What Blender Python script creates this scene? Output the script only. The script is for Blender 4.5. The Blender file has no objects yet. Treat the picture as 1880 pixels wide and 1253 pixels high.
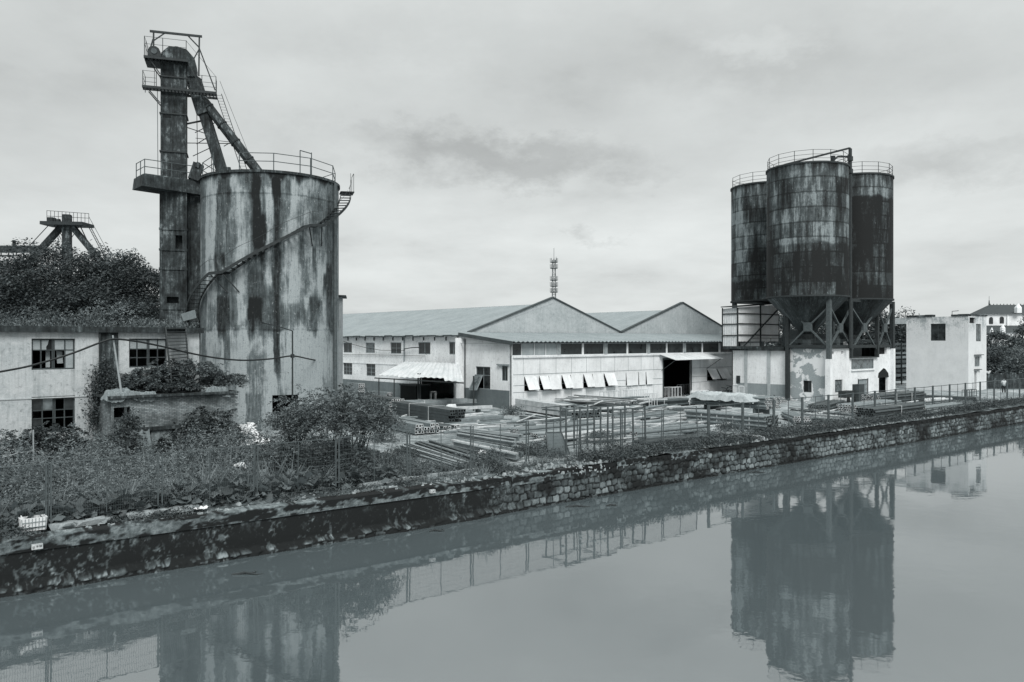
import bpy, math, random
import numpy as np
from mathutils import Vector, Matrix
C = bpy.context.scene.collection
rng = np.random.default_rng(7)
random.seed(7)
# ------------------------------------------------------------------ camera model
FPX, CX, CY, CAMH = 1450.0, 940.0, 626.5, 6.0
WATER_Z = -1.66
DD = np.array([1640.0, 1450.0]); DD = DD / np.linalg.norm(DD)      # along the river
NN = np.array([-DD[1], DD[0]])                                      # away from the river
def ray(px, py): return np.array([(px - CX) / FPX, 1.0, (CY - py) / FPX])
def hit(px, py, P0, N):
    """where the sight line through a photo pixel meets a real plane"""
    r = ray(px, py); o = np.array([0, 0, CAMH]); P0 = np.array(P0, float); N = np.array(N, float)
    k = np.dot(P0 - o, N) / np.dot(r, N)
    return o + r * k
def G(px, py, z=0.0): return hit(px, py, (0, 0, z), (0, 0, 1))
def W(s, t, z): return (DD[0] * s + NN[0] * t, DD[1] * s + NN[1] * t, z)
def ST(p): return (DD[0] * p[0] + DD[1] * p[1], NN[0] * p[0] + NN[1] * p[1])
def onT(px, py, t):
    p = hit(px, py, W(0, t, 0), (NN[0], NN[1], 0)); return ST(p)[0], p[2]
def onS(px, py, s):
    p = hit(px, py, W(s, 0, 0), (DD[0], DD[1], 0)); return ST(p)[1], p[2]
# ------------------------------------------------------------------ materials
def g(v, k=1.0):
    w = min(v / 0.65, 1.0)
    return (v * (0.80 + 0.17 * w), v, v * (1.055 - 0.04 * w), 1.0)
MATS = {}
class NT:
    def __init__(s, name):
        s.m = bpy.data.materials.new(name); s.m.use_nodes = True
        s.t = s.m.node_tree; s.b = s.t.nodes['Principled BSDF']; MATS[name] = s.m
        s.b.inputs['Specular IOR Level'].default_value = 0.3
    def n(s, ty, **kw):
        x = s.t.nodes.new(ty)
        for k, v in kw.items(): setattr(x, k, v)
        return x
    def L(s, a, b): s.t.links.new(a, b)
    def coord(s, which='UV'):
        if which == 'UV': return s.n('ShaderNodeUVMap').outputs[0]
        return s.n('ShaderNodeTexCoord').outputs[which]
    def noise(s, vec, scale=1.0, sc=(1, 1, 1), detail=6, rough=.6, loc=(0, 0, 0)):
        mp = s.n('ShaderNodeMapping'); mp.inputs['Scale'].default_value = sc; mp.inputs['Location'].default_value = loc
        s.L(vec, mp.inputs[0])
        x = s.n('ShaderNodeTexNoise'); x.inputs['Scale'].default_value = scale
        x.inputs['Detail'].default_value = detail; x.inputs['Roughness'].default_value = rough
        s.L(mp.outputs[0], x.inputs['Vector']); return x.outputs[0]
    def ramp(s, fac, stops):
        r = s.n('ShaderNodeValToRGB'); e = r.color_ramp.elements
        while len(e) < len(stops): e.new(0.5)
        for i, (p, c) in enumerate(stops):
            e[i].position = p; e[i].color = c if isinstance(c, tuple) else (c, c, c, 1)
        s.L(fac, r.inputs[0]); return r.outputs[0]
    def mix(s, fac, a, b, mode='MIX'):
        x = s.n('ShaderNodeMix', data_type='RGBA', blend_type=mode)
        for sock, v in ((x.inputs[0], fac), (x.inputs[6], a), (x.inputs[7], b)):
            if isinstance(v, (int, float)): sock.default_value = v
            elif isinstance(v, tuple): sock.default_value = v
            else: s.L(v, sock)
        return x.outputs[2]
    def math(s, op, a, b=0.0, clamp=False):
        x = s.n('ShaderNodeMath', operation=op, use_clamp=clamp)
        for sock, v in ((x.inputs[0], a), (x.inputs[1], b)):
            if isinstance(v, (int, float)): sock.default_value = v
            else: s.L(v, sock)
        return x.outputs[0]
    def attr(s, name):
        x = s.n('ShaderNodeAttribute'); x.attribute_name = name; return x
    def bump(s, h, strength=.4, dist=.02):
        x = s.n('ShaderNodeBump'); x.inputs['Strength'].default_value = strength; x.inputs['Distance'].default_value = dist
        s.L(h, x.inputs['Height']); s.L(x.outputs[0], s.b.inputs['Normal'])
    def out(s, col, rough=.85, metal=0.0):
        if isinstance(col, tuple): s.b.inputs['Base Color'].default_value = col
        else: s.L(col, s.b.inputs['Base Color'])
        if isinstance(rough, (int, float)): s.b.inputs['Roughness'].default_value = rough
        else: s.L(rough, s.b.inputs['Roughness'])
        s.b.inputs['Metallic'].default_value = metal
        return s.m
def m_plain(name, v, rough=.8, var=.25, scale=3.0, metal=0.0, bump=.2):
    """lightly weathered even material (object space)"""
    k = NT(name); v_ = k.coord('Object')
    n1 = k.noise(v_, scale); n2 = k.noise(v_, scale * 9, detail=3)
    c = k.ramp(n1, [(.3, g(v * (1 - var))), (.7, g(v * (1 + var)))])
    c = k.mix(.35, c, k.ramp(n2, [(.3, g(v * (1 - var * 1.5))), (.7, g(v * (1 + var)))]))
    k.bump(n2, bump, .01)
    return k.out(c, rough, metal)
def m_streak(name, base, dark, light, dirt=.5, streak=.5, patch=.3, rough=.9, lo=.42, fine=1.0):
    """weathered wall: big patches, vertical runs of dirt, fine grain (UV in metres)"""
    k = NT(name); uv = k.coord()
    big = k.noise(uv, .55, (1, .8, 1), 8, .62)
    run = k.noise(uv, 1.0, (3.2, .16, 1), 7, .65, (3.3, 1, 0))
    run2 = k.noise(uv, 1.0, (9, .5, 1), 5, .6, (13, 5, 0))
    gr = k.noise(uv, 16 * fine, (1, 1, 1), 4, .7)
    sp = k.noise(uv, 3.2, (1, 1, 1), 9, .75, (7, 2, 0))
    c = k.ramp(big, [(.35, g(base * .86)), (.65, g(base * 1.1))])
    c = k.mix(k.math('MULTIPLY', k.ramp(sp, [(.52, 0.), (.60, 1.)]), patch), c, g(light))
    c = k.mix(k.math('MULTIPLY', k.ramp(run, [(lo + .06, 0.), (lo + .26, 1.)]), streak), c, g(dark))
    c = k.mix(k.math('MULTIPLY', k.ramp(run2, [(.5, 0.), (.72, 1.)]), streak * .6), c, g(dark))
    c = k.mix(k.math('MULTIPLY', k.ramp(sp, [(.36, 1.), (.455, 0.)]), dirt), c, g(dark))
    c = k.mix(.30, c, k.mix(1.0, c, k.ramp(gr, [(.25, .45), (.75, 1.45)]), 'MULTIPLY'))
    k.bump(gr, .25, .012)
    return k.out(c, rough)
def m_attr(name, dark, mid, light, rough=.88, kr=.95, ks=.7, iso=False):
    """colour from the 'stain' amount measured over the surface (0 clean .. 1 black) with fine grain"""
    k = NT(name); uv = k.coord(); a = k.attr('stain').outputs['Fac']
    gr = k.noise(uv, 14, (1, 1, 1), 5, .7); run = k.noise(uv, 1, (5, 4, 1) if iso else (9, .55, 1), 8, .72); sp = k.noise(uv, 4, (1, .6, 1), 9, .78, (4, 4, 0))
    h = k.math('ADD', a, k.math('MULTIPLY', k.math('SUBTRACT', run, .5), kr))
    h = k.math('ADD', h, k.math('MULTIPLY', k.math('SUBTRACT', sp, .5), ks), True)
    c = k.ramp(h, [(.02, g(light)), (.30, g(mid)), (.53, g((mid + dark) * .42)), (.80, g(dark))])
    fl = k.noise(uv, 5.5, (1, .55, 1), 9, .72, (8, 1, 0)); c = k.mix(k.math('MULTIPLY', k.ramp(fl, [(.60, 0.), (.635, 1.)]), k.math('SUBTRACT', 1.0, a, True)), c, g(light * 1.15))
    fd = k.noise(uv, 7, (1, .8, 1), 8, .75, (2, 9, 0)); c = k.mix(k.math('MULTIPLY', k.ramp(fd, [(.37, 1.), (.41, 0.)]), .75), c, g(dark * 2))
    c = k.mix(.35, c, k.mix(1.0, c, k.ramp(gr, [(.25, .4), (.75, 1.5)]), 'MULTIPLY'))
    k.bump(gr, .3, .015)
    return k.out(c, rough)
def m_rust(name, dark, mid, light, rough=.85):
    """heavily weathered face: black soot, grey core and pale washed runs (UV in metres)"""
    k = NT(name); uv = k.coord()
    a = k.noise(uv, 1.0, (.9, .35, 1), 9, .68, (5, 3, 0)); b = k.noise(uv, 1.0, (6, .35, 1), 8, .7, (1, 7, 0)); c_ = k.noise(uv, 3.0, (1, .7, 1), 9, .75, (3, 3, 0)); gr = k.noise(uv, 15, (1, 1, 1), 4, .7)
    h = k.math('ADD', k.math('MULTIPLY', a, .55), k.math('ADD', k.math('MULTIPLY', b, .4), k.math('MULTIPLY', c_, .45)))
    c = k.ramp(h, [(.58, g(dark)), (.68, g((dark + mid) * .5)), (.74, g(mid)), (.84, g(light))])
    c = k.mix(.35, c, k.mix(1.0, c, k.ramp(gr, [(.25, .45), (.75, 1.5)]), 'MULTIPLY'))
    k.bump(c_, .35, .03); return k.out(c, rough)
def m_leaf(name, v, var=.45, trans=.25):
    k = NT(name); a = k.attr('shade').outputs['Fac']
    c = k.ramp(a, [(0., g(v * (1 - var))), (1., g(v * (1 + var * 1.3)))])
    k.out(c, .62); k.b.inputs['Specular IOR Level'].default_value = .35
    tr = k.n('ShaderNodeBsdfTranslucent'); k.L(c, tr.inputs[0])
    mx = k.n('ShaderNodeMixShader'); mx.inputs[0].default_value = trans
    o = k.t.nodes['Material Output']; k.L(k.b.outputs[0], mx.inputs[1]); k.L(tr.outputs[0], mx.inputs[2]); k.L(mx.outputs[0], o.inputs[0])
    return k.m
def m_glass(name, v=.02, rough=.12):
    k = NT(name); uv = k.coord()
    n = k.noise(uv, 1.6, (1, 1, 1), 5, .6)
    k.b.inputs['Specular IOR Level'].default_value = .5
    return k.out(k.ramp(n, [(.35, g(v * .5)), (.7, g(v * 2.2))]), k.ramp(n, [(.3, rough), (.7, rough * 3)]))
# ------------------------------------------------------------------ objects
LOC = {}
def tag(o, label=None, cat=None, group=None, kind=None):
    if label: o['label'] = label
    if cat: o['category'] = cat
    if group: o['group'] = group
    if kind or cat: o['kind'] = kind or 'thing'
    return o
def thing(name, label, cat, loc=(0, 0, 0), group=None, rz=0.0):
    o = bpy.data.objects.new(name, None); C.objects.link(o); o.empty_display_size = .2
    o.location = loc; o.rotation_euler = (0, 0, rz)
    LOC[o.name] = np.array(loc, float)
    return tag(o, label, cat, group)
class MB:
    def __init__(s): s.v = []; s.f = []; s.mi = []; s.cm = 0; s.uv = {}
    def q(s, *pts, uv=None):
        i = len(s.v); s.v += [tuple(float(c) for c in p) for p in pts]
        if uv: s.uv[len(s.f)] = uv
        s.f.append(tuple(range(i, i + len(pts)))); s.mi.append(s.cm); return s
    def mesh(s, verts, faces, uvs=None):
        i = len(s.v); s.v += [tuple(float(c) for c in p) for p in verts]
        for j, f in enumerate(faces):
            if uvs: s.uv[len(s.f)] = uvs[j]
            s.f.append(tuple(k + i for k in f)); s.mi.append(s.cm)
        return s
    def hexa(s, p):
        return s.mesh(p, [(0, 3, 2, 1), (4, 5, 6, 7), (0, 1, 5, 4), (1, 2, 6, 5), (2, 3, 7, 6), (3, 0, 4, 7)])
    def box(s, fr, a0, a1, b0, b1, c0, c1):
        return s.hexa([fr(a0, b0, c0), fr(a1, b0, c0), fr(a1, b1, c0), fr(a0, b1, c0), fr(a0, b0, c1), fr(a1, b0, c1), fr(a1, b1, c1), fr(a0, b1, c1)])
    def bar(s, p0, p1, w, h=None, up=(0, 0, 1)):
        """rectangular bar between two points"""
        h = h or w; p0 = np.array(p0, float); p1 = np.array(p1, float); d = p1 - p0; L = np.linalg.norm(d)
        if L < 1e-6: return s
        d /= L; u = np.array(up, float)
        if abs(np.dot(u, d)) > .97: u = np.array([1., .3, 0])
        a = np.cross(d, u); a /= np.linalg.norm(a); b = np.cross(a, d)
        A = a * w / 2; B = b * h / 2
        return s.hexa([p0 - A - B, p0 + A - B, p0 + A + B, p0 - A + B, p1 - A - B, p1 + A - B, p1 + A + B, p1 - A + B])
    def tube(s, pts, r, n=6, r1=None, cap=True):
        pts = [np.array(p, float) for p in pts]; m = len(pts); V = []; F = []
        prev = None
        for i, p in enumerate(pts):
            d = pts[min(i + 1, m - 1)] - pts[max(i - 1, 0)]; d = d / (np.linalg.norm(d) + 1e-9)
            u = np.array([0, 0, 1.]) if prev is None else prev
            if abs(np.dot(u, d)) > .97: u = np.array([1., .2, 0])
            a = np.cross(d, u); a /= np.linalg.norm(a) + 1e-9; b = np.cross(a, d); prev = b
            rr = r if r1 is None else r + (r1 - r) * i / (m - 1)
            for k in range(n):
                th = 2 * math.pi * (k + .5) / n
                V.append(p + (a * math.cos(th) + b * math.sin(th)) * rr)
        for i in range(m - 1):
            for k in range(n):
                k2 = (k + 1) % n
                F.append((i * n + k, i * n + k2, (i + 1) * n + k2, (i + 1) * n + k))
        if cap: F.append(tuple(range(n - 1, -1, -1))); F.append(tuple((m - 1) * n + k for k in range(n)))
        return s.mesh(V, F)
    def sheet(s, fn, nu, nv, uvfn=None):
        V = [fn(i / nu, j / nv) for j in range(nv + 1) for i in range(nu + 1)]
        F = []; U = []
        for j in range(nv):
            for i in range(nu):
                a = j * (nu + 1) + i; F.append((a, a + 1, a + nu + 2, a + nu + 1))
                if uvfn: U.append([uvfn(i / nu, j / nv), uvfn((i + 1) / nu, j / nv), uvfn((i + 1) / nu, (j + 1) / nv), uvfn(i / nu, (j + 1) / nv)])
        return s.mesh(V, F, U if uvfn else None)
    def build(s, name, mats, parent=None, smooth=False, loc=None, label=None):
        V = np.array(s.v, float).reshape(-1, 3)
        if parent is not None: off = LOC[parent.name]
        else: off = np.array(loc if loc is not None else V.mean(0) * [1, 1, 0] + [0, 0, V[:, 2].min()])
        me = bpy.data.meshes.new(name)
        me.from_pydata((V - off).tolist(), [], s.f)
        for m in (mats if isinstance(mats, (list, tuple)) else [mats]): me.materials.append(m)
        me.polygons.foreach_set('material_index', s.mi)
        auto_uv(me, off, s.uv)
        if smooth: me.polygons.foreach_set('use_smooth', [True] * len(s.f))
        o = bpy.data.objects.new(name, me); C.objects.link(o)
        LOC[o.name] = off
        if parent is not None: o.parent = parent
        else: o.location = off
        if label: o['label'] = label
        return o
def auto_uv(me, off, given=None):
    nl = len(me.loops)
    if nl == 0: return
    co = np.empty(len(me.vertices) * 3); me.vertices.foreach_get('co', co); co = co.reshape(-1, 3) + off
    vi = np.empty(nl, int); me.loops.foreach_get('vertex_index', vi)
    nf = len(me.polygons); no = np.empty(nf * 3); me.polygons.foreach_get('normal', no); no = no.reshape(-1, 3)
    tot = np.empty(nf, int); me.polygons.foreach_get('loop_total', tot)
    P = co[vi]; Nn = np.repeat(no, tot, 0)
    hz = np.hypot(Nn[:, 0], Nn[:, 1]) + 1e-9
    tx = -Nn[:, 1] / hz; ty = Nn[:, 0] / hz
    vert = np.abs(Nn[:, 2]) < .75
    u = np.where(vert, tx * P[:, 0] + ty * P[:, 1], P[:, 0]); v = np.where(vert, P[:, 2], P[:, 1])
    if given:
        st = np.cumsum(tot) - tot
        for fi, uvs in given.items():
            for k, (a, b) in enumerate(uvs): u[st[fi] + k] = a; v[st[fi] + k] = b
    lay = me.uv_layers.new(name='UVMap'); lay.data.foreach_set('uv', np.stack([u, v], 1).ravel())
def copy_tree(o, parent=None):
    c = o.copy(); C.objects.link(c); LOC[c.name] = LOC.get(o.name, np.zeros(3))
    if parent is not None: c.parent = parent
    for ch in list(o.children): copy_tree(ch, c)
    return c
def set_attr(o, name, vals):
    a = o.data.attributes.new(name, 'FLOAT', 'POINT'); a.data.foreach_set('value', np.asarray(vals, np.float32))
# numpy value noise
def vnoise(x, y, seed=0):
    x = np.asarray(x, float); y = np.asarray(y, float)
    xi = np.floor(x).astype(int); yi = np.floor(y).astype(int); fx = x - xi; fy = y - yi
    fx = fx * fx * (3 - 2 * fx); fy = fy * fy * (3 - 2 * fy)
    def h(a, b):
        n = (a * 374761393 + b * 668265263 + seed * 974711) & 0x7fffffff
        n = ((n ^ (n >> 13)) * 1274126177) & 0x7fffffff
        return ((n ^ (n >> 16)) & 0xffff) / 65535.0
    return (h(xi, yi) * (1 - fx) + h(xi + 1, yi) * fx) * (1 - fy) + (h(xi, yi + 1) * (1 - fx) + h(xi + 1, yi + 1) * fx) * fy
def fbm(x, y, seed=0, o=4):
    r = 0; a = .5; t = 0
    for i in range(o):
        r = r + a * vnoise(x * 2 ** i, y * 2 ** i, seed + i * 17); t += a; a *= .55
    return r / t
def sstep(a, b, x):
    k = np.clip((x - a) / (b - a), 0, 1); return k * k * (3 - 2 * k)
def stones(x, y, w, h, seed, jit=.30):
    """irregular stone pattern: edge distance and a number per stone"""
    X = np.asarray(x) / w; Y = np.asarray(y) / h; xi = np.floor(X).astype(int); yi = np.floor(Y).astype(int)
    f1 = np.full(X.shape, 9.); f2 = np.full(X.shape, 9.); idn = np.zeros(X.shape)
    def hh(a, b, s):
        n = (a * 374761393 + b * 668265263 + (seed + s) * 974711) & 0x7fffffff
        n = ((n ^ (n >> 13)) * 1274126177) & 0x7fffffff
        return ((n ^ (n >> 16)) & 0xffff) / 65535.0
    for j in (-1, 0, 1):
        for i in (-2, -1, 0, 1, 2):
            a, b = xi + i, yi + j
            cx = a + .5 + (hh(a, b, 0) - .5) * 2 * jit + .5 * (b % 2); cy = b + .5 + (hh(a, b, 1) - .5) * 2 * jit
            d = np.maximum(np.abs(X - cx) * .95, np.abs(Y - cy)) * .85 + .15 * np.hypot(X - cx, Y - cy)
            new = d < f1; f2 = np.where(new, f1, np.minimum(f2, d)); idn = np.where(new, hh(a, b, 2), idn); f1 = np.where(new, d, f1)
    return (f2 - f1) * min(w, h), idn
# leaves ---------------------------------------------------------------
def leaves(name, P, size, shade, mat, parent=None, up=.6, aspect=.5, seed=1, tangent=None, loc=None, label=None):
    r = np.random.default_rng(seed); n = len(P); P = np.asarray(P, float)
    size = np.broadcast_to(size, n).astype(float)
    nr = r.normal(size=(n, 3)); nr /= np.linalg.norm(nr, axis=1)[:, None]; nr[:, 2] = np.abs(nr[:, 2]) * (1 - up) + up * 1.2
    nr /= np.linalg.norm(nr, axis=1)[:, None]
    t = r.normal(size=(n, 3)) if tangent is None else np.asarray(tangent, float) + r.normal(size=(n, 3)) * .25
    t -= (t * nr).sum(1)[:, None] * nr; t /= np.linalg.norm(t, axis=1)[:, None] + 1e-9
    b = np.cross(nr, t)
    L = size[:, None]; w = L * aspect / 2
    V = np.stack([P, P + t * L * .45 + b * w, P + t * L - nr * L * .12, P + t * L * .45 - b * w], 1).reshape(-1, 3)
    off = LOC[parent.name] if parent is not None else np.array(loc if loc is not None else (0, 0, 0), float)
    me = bpy.data.meshes.new(name); me.vertices.add(4 * n); me.vertices.foreach_set('co', (V - off).ravel())
    me.loops.add(4 * n); me.loops.foreach_set('vertex_index', np.arange(4 * n))
    me.polygons.add(n); me.polygons.foreach_set('loop_start', np.arange(n) * 4); me.polygons.foreach_set('loop_total', np.full(n, 4))
    me.update(calc_edges=True); me.materials.append(mat)
    o = bpy.data.objects.new(name, me); C.objects.link(o); LOC[o.name] = off
    if parent is not None: o.parent = parent
    else: o.location = off
    set_attr(o, 'shade', np.repeat(np.clip(shade, 0, 1), 4))
    if label: o['label'] = label
    return o
def clumps(center, radii, nc, per, cs, seed, flat=.5, shell=.55, jag=.25):
    """leaf positions gathered in clumps through an uneven ellipsoid"""
    r = np.random.default_rng(seed)
    d = r.normal(size=(nc, 3)); d /= np.linalg.norm(d, axis=1)[:, None]
    rad = (shell + (1 - shell) * r.random(nc) ** .6)
    az = np.arctan2(d[:, 1], d[:, 0])
    lump = 1 + jag * (2 * fbm(az * 1.3 + 9, d[:, 2] * 2.2 + seed, seed) - 1)
    cc = np.array(center) + d * np.array(radii) * (rad * lump)[:, None]
    sh = r.random(nc)
    k = np.repeat(np.arange(nc), per); m = len(k)
    q = r.normal(size=(m, 3)) * cs; q[:, 2] *= flat; q[:, 2] -= .35 * (q[:, 0] ** 2 + q[:, 1] ** 2) / cs
    return cc[k] + q, np.clip(sh[k] * .75 + r.random(m) * .3, 0, 1), cc
# ------------------------------------------------------------------ shared materials
M = {}
M['white_wall'] = m_streak('white_render', .80, .16, .86, .30, .28, .25, lo=.52)
M['white_wall_far'] = m_streak('white_render_patchy', .78, .14, .42, .55, .30, .45, lo=.5)
M['mottled'] = m_streak('peeling_white_render', .74, .2, .36, .2, .25, .0, lo=.52)
M['old_wall'] = m_streak('old_grey_render', .50, .09, .60, .45, .42, .5, lo=.47)
M['gable'] = m_streak('grey_gable_render', .44, .20, .54, .5, .4, .5, lo=.49)
M['dado'] = m_streak('dark_dado_paint', .16, .09, .2, .3, .2, .3)
M['dark_conc'] = m_rust('dark_stained_concrete', .010, .060, .24, .92)
M['steel_case'] = m_rust('rusted_sheet_steel', .008, .052, .26)
M['iron'] = m_plain('dark_rusty_iron', .035, .7, .4, 5)
M['iron2'] = m_plain('grey_weathered_iron', .09, .65, .4, 5)
M['black'] = m_plain('plain_black_and_painted_shade', .012, .9, .3)  # black of bin and wheels; in openings and interiors, shade painted as colour
M['roof'] = m_streak('grey_sheet_roof', .27, .15, .36, .3, .2, .45, lo=.5, rough=.6)
M['roof_edge'] = m_plain('dark_roof_edge', .07, .8, .4, 2)
M['slab'] = m_rust('mossy_concrete_edge', .012, .055, .20, .95)
M['corr'] = m_streak('pale_corrugated_sheet', .60, .16, .72, .25, .35, .35, lo=.48, rough=.6)
M['panel'] = m_streak('white_sheet_panel', .76, .30, .84, .25, .22, .3, lo=.50, rough=.7)
M['panel_line'] = m_plain('panel_joint', .28, .8, .3)
M['frame'] = m_plain('grey_window_frame', .26, .7, .3)
M['frame_dark'] = m_plain('dark_window_frame', .06, .7, .4)
M['pane'] = m_glass('dusty_dark_glass', .022, .2)
M['pane_mid'] = m_glass('grey_reflecting_glass', .10, .15)
M['pane_pale'] = m_plain('pale_boarded_pane', .34, .6, .25, 2)
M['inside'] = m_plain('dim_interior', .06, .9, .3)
M['brick'] = None
M['tarp'] = m_plain('white_plastic_tarp', .62, .5, .15, 2)
M['old_tarp'] = m_streak('grimy_plastic_sheet', .20, .04, .42, .7, .3, .5, lo=.5)
M['board'] = m_plain('white_board', .75, .7, .1, 2)
M['grey_sheet'] = m_streak('grey_ribbed_sheet', .22, .07, .30, .3, .5, .3)
M['pole'] = m_plain('bleached_bamboo', .36, .7, .3, 4)
M['cable'] = m_plain('black_cable', .02, .5, .3)
M['tile'] = m_plain('dark_roof_tile', .05, .7, .3, 2)
M['leaf'] = m_leaf('dark_leaves', .065, .55)
M['leaf_mid'] = m_leaf('weed_leaves', .115, .55)
M['leaf_pale'] = m_leaf('pale_leaves', .175)
M['leaf_shrub'] = m_leaf('shrub_leaves', .085, .55)
M['bark'] = m_plain('bark', .06, .9, .4, 6)
for nm, v in (('steel_dark', .075), ('steel_mid', .205), ('steel_grey', .29), ('steel_pale', .48)):
    M[nm] = m_plain(nm, v, .55, .4, 2.5)
M['tube_end'] = m_plain('cut_tube_end', .62, .5, .2)
M['stone'] = m_plain('broken_concrete', .30, .9, .45, 3)
M['silo_conc'] = m_attr('streaked_silo_concrete', .012, .150, .37, .9, 1.0, .75)
M['silo_steel'] = m_attr('rusted_silo_plate', .009, .085, .26, .75, 1.1, .9)
M['masonry'] = m_attr('bank_masonry', .010, .115, .255, .9, .75, .8, True)
def brick_mat():
    k = NT('old_brick'); uv = k.coord(); b = k.n('ShaderNodeTexBrick'); k.L(uv, b.inputs[0])
    b.inputs['Scale'].default_value = 1; b.inputs['Brick Width'].default_value = .25; b.inputs['Row Height'].default_value = .075
    b.inputs['Mortar Size'].default_value = .009; b.inputs['Color1'].default_value = g(.22); b.inputs['Color2'].default_value = g(.36); b.inputs['Mortar'].default_value = g(.07)
    n = k.noise(uv, .9, (1, 1, 1), 8, .7); n2 = k.noise(uv, 6, (1, 1, 1), 5, .7, (3, 3, 0))
    c = k.mix(k.ramp(n, [(.42, 0.), (.62, .8)]), b.outputs[0], g(.035))
    c = k.mix(.45, c, k.mix(1.0, c, k.ramp(n2, [(.25, .4), (.75, 1.6)]), 'MULTIPLY'))
    k.bump(b.outputs[1], -.6, .02); return k.out(c, .92)
M['brick'] = brick_mat()
def mottled_mat():
    k = NT('peeled_plaster'); uv = k.coord()
    n = k.noise(uv, .55, (1, 1, 1), 9, .58, (2.1, 4.7, 0)); gr = k.noise(uv, 9, (1, 1, 1), 5, .7); run = k.noise(uv, 1, (4, .3, 1), 5, .6)
    c = k.mix(k.ramp(n, [(.492, 0.), (.512, 1.)]), g(.72), k.ramp(gr, [(.3, g(.27)), (.7, g(.40))]))
    c = k.mix(k.ramp(run, [(.55, 0.), (.8, .4)]), c, g(.2))
    k.bump(n, .5, .05); return k.out(c, .9)
M['mottled'] = mottled_mat()
def house_mat():
    k = NT('white_house_render'); uv = k.coord(); sp = k.n('ShaderNodeSeparateXYZ'); k.L(uv, sp.inputs[0]); z = sp.outputs[1]
    a = k.noise(uv, .9, (1, .8, 1), 9, .68); b = k.noise(uv, 4, (1, 1, 1), 9, .75, (4, 1, 0)); run = k.noise(uv, 1, (4, .4, 1), 7, .65, (2, 2, 0)); gr = k.noise(uv, 12, (1, 1, 1), 4, .7)
    c = k.ramp(a, [(.35, g(.62)), (.6, g(.74))])
    top = k.ramp(k.math('MULTIPLY', z, .1), [(.50, .06), (.70, .35), (.86, .95)])
    c = k.mix(k.math('MULTIPLY', k.ramp(k.math('ADD', k.math('MULTIPLY', a, .6), k.math('MULTIPLY', b, .4)), [(.46, 0.), (.56, 1.)]), top), c, g(.30))
    c = k.mix(k.math('MULTIPLY', k.ramp(run, [(.54, 0.), (.7, .7)]), top), c, g(.16)); c = k.mix(k.math('MULTIPLY', k.ramp(b, [(.36, 1.), (.42, 0.)]), top), c, g(.09))
    c = k.mix(.18, c, k.mix(1.0, c, k.ramp(gr, [(.25, .5), (.75, 1.4)]), 'MULTIPLY')); k.bump(gr, .2, .012); return k.out(c, .9)
M['house'] = house_mat()
def ground_mat():
    k = NT('yard_dirt_and_concrete'); v = k.coord('Object')
    a = k.noise(v, .12, (1, 1, 1), 8, .62); b = k.noise(v, 1.1, (1, 1, 1), 8, .7); c_ = k.noise(v, 9, (1, 1, 1), 6, .75); w = k.noise(v, .5, (1, 1, 1), 7, .66, (9, 2, 0))
    c = k.ramp(a, [(.34, g(.22)), (.5, g(.40)), (.66, g(.56))])
    c = k.mix(k.ramp(b, [(.42, .75), (.6, 0.)]), c, g(.10))
    c = k.mix(k.ramp(w, [(.52, 0.), (.60, .6)]), c, g(.50))
    c = k.mix(.6, c, k.mix(1.0, c, k.ramp(c_, [(.28, .35), (.72, 1.6)]), 'MULTIPLY'))
    k.bump(c_, .6, .06); return k.out(c, .95)
M['ground'] = ground_mat()
def strip_mat():
    k = NT('bank_rubble_soil'); v = k.coord('Object')
    b = k.noise(v, 1.6, (1, 1, 1), 9, .72); c_ = k.noise(v, 8, (1, 1, 1), 6, .75)
    c = k.ramp(b, [(.38, g(.035)), (.52, g(.10)), (.62, g(.26))])
    c = k.mix(.7, c, k.mix(1.0, c, k.ramp(c_, [(.28, .3), (.72, 1.7)]), 'MULTIPLY'))
    k.bump(c_, .8, .08); return k.out(c, .95)
M['strip'] = strip_mat()
def water_mat():
    k = NT('murky_canal_water'); v = k.coord('Object')
    a = k.noise(v, .05, (1, 1, 1), 4, .5); n1 = k.noise(v, .9, (1, 1, 1), 3, .5); n2 = k.noise(v, 4.0, (1, 1, 1), 2, .5)
    k.out(k.ramp(a, [(.3, (.072, .092, .099, 1)), (.7, (.086, .106, .113, 1))]), k.ramp(k.noise(v, .09, (1, 1, 1), 5, .6, (3, 8, 0)), [(.40, .015), (.65, .05)]))
    k.b.inputs["IOR"].default_value = 3.4; k.b.inputs['Specular IOR Level'].default_value = .5
    h = k.math('ADD', k.math('MULTIPLY', n1, .8), k.math('MULTIPLY', n2, .12))
    k.bump(h, .042, .12)
    return k.m
M['water'] = water_mat()
# ------------------------------------------------------------------ the bank line
WP = []
for px, py in ((0, 1092), (868, 951), (1282, 878), (1640, 818), (1880, 776)):
    WP.append(G(px, py, WATER_Z)[:2])
d0 = WP[1] - WP[0]; d0 /= np.linalg.norm(d0); d1 = WP[-1] - WP[-2]; d1 /= np.linalg.norm(d1)
WP = [WP[0] - d0 * 40] + WP + [WP[-1] + d1 * 1500]
WP = np.array(WP); WL = np.concatenate([[0], np.cumsum(np.linalg.norm(np.diff(WP, axis=0), axis=1))]) - 40.0   # 0 = photo's left edge
def bank(d):
    d = np.asarray(d, float)
    return np.stack([np.interp(d, WL, WP[:, 0]), np.interp(d, WL, WP[:, 1])], -1)
def bank_px(px):
    """distance along the bank of the waterline seen at this column"""
    ds = np.linspace(-30, 200, 4000); p = bank(ds); u = p[:, 0] / np.maximum(p[:, 1], .1)
    return float(np.interp((px - CX) / FPX, u, ds))
BN = np.array([-.615, .788]); BN /= np.linalg.norm(BN)
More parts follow.
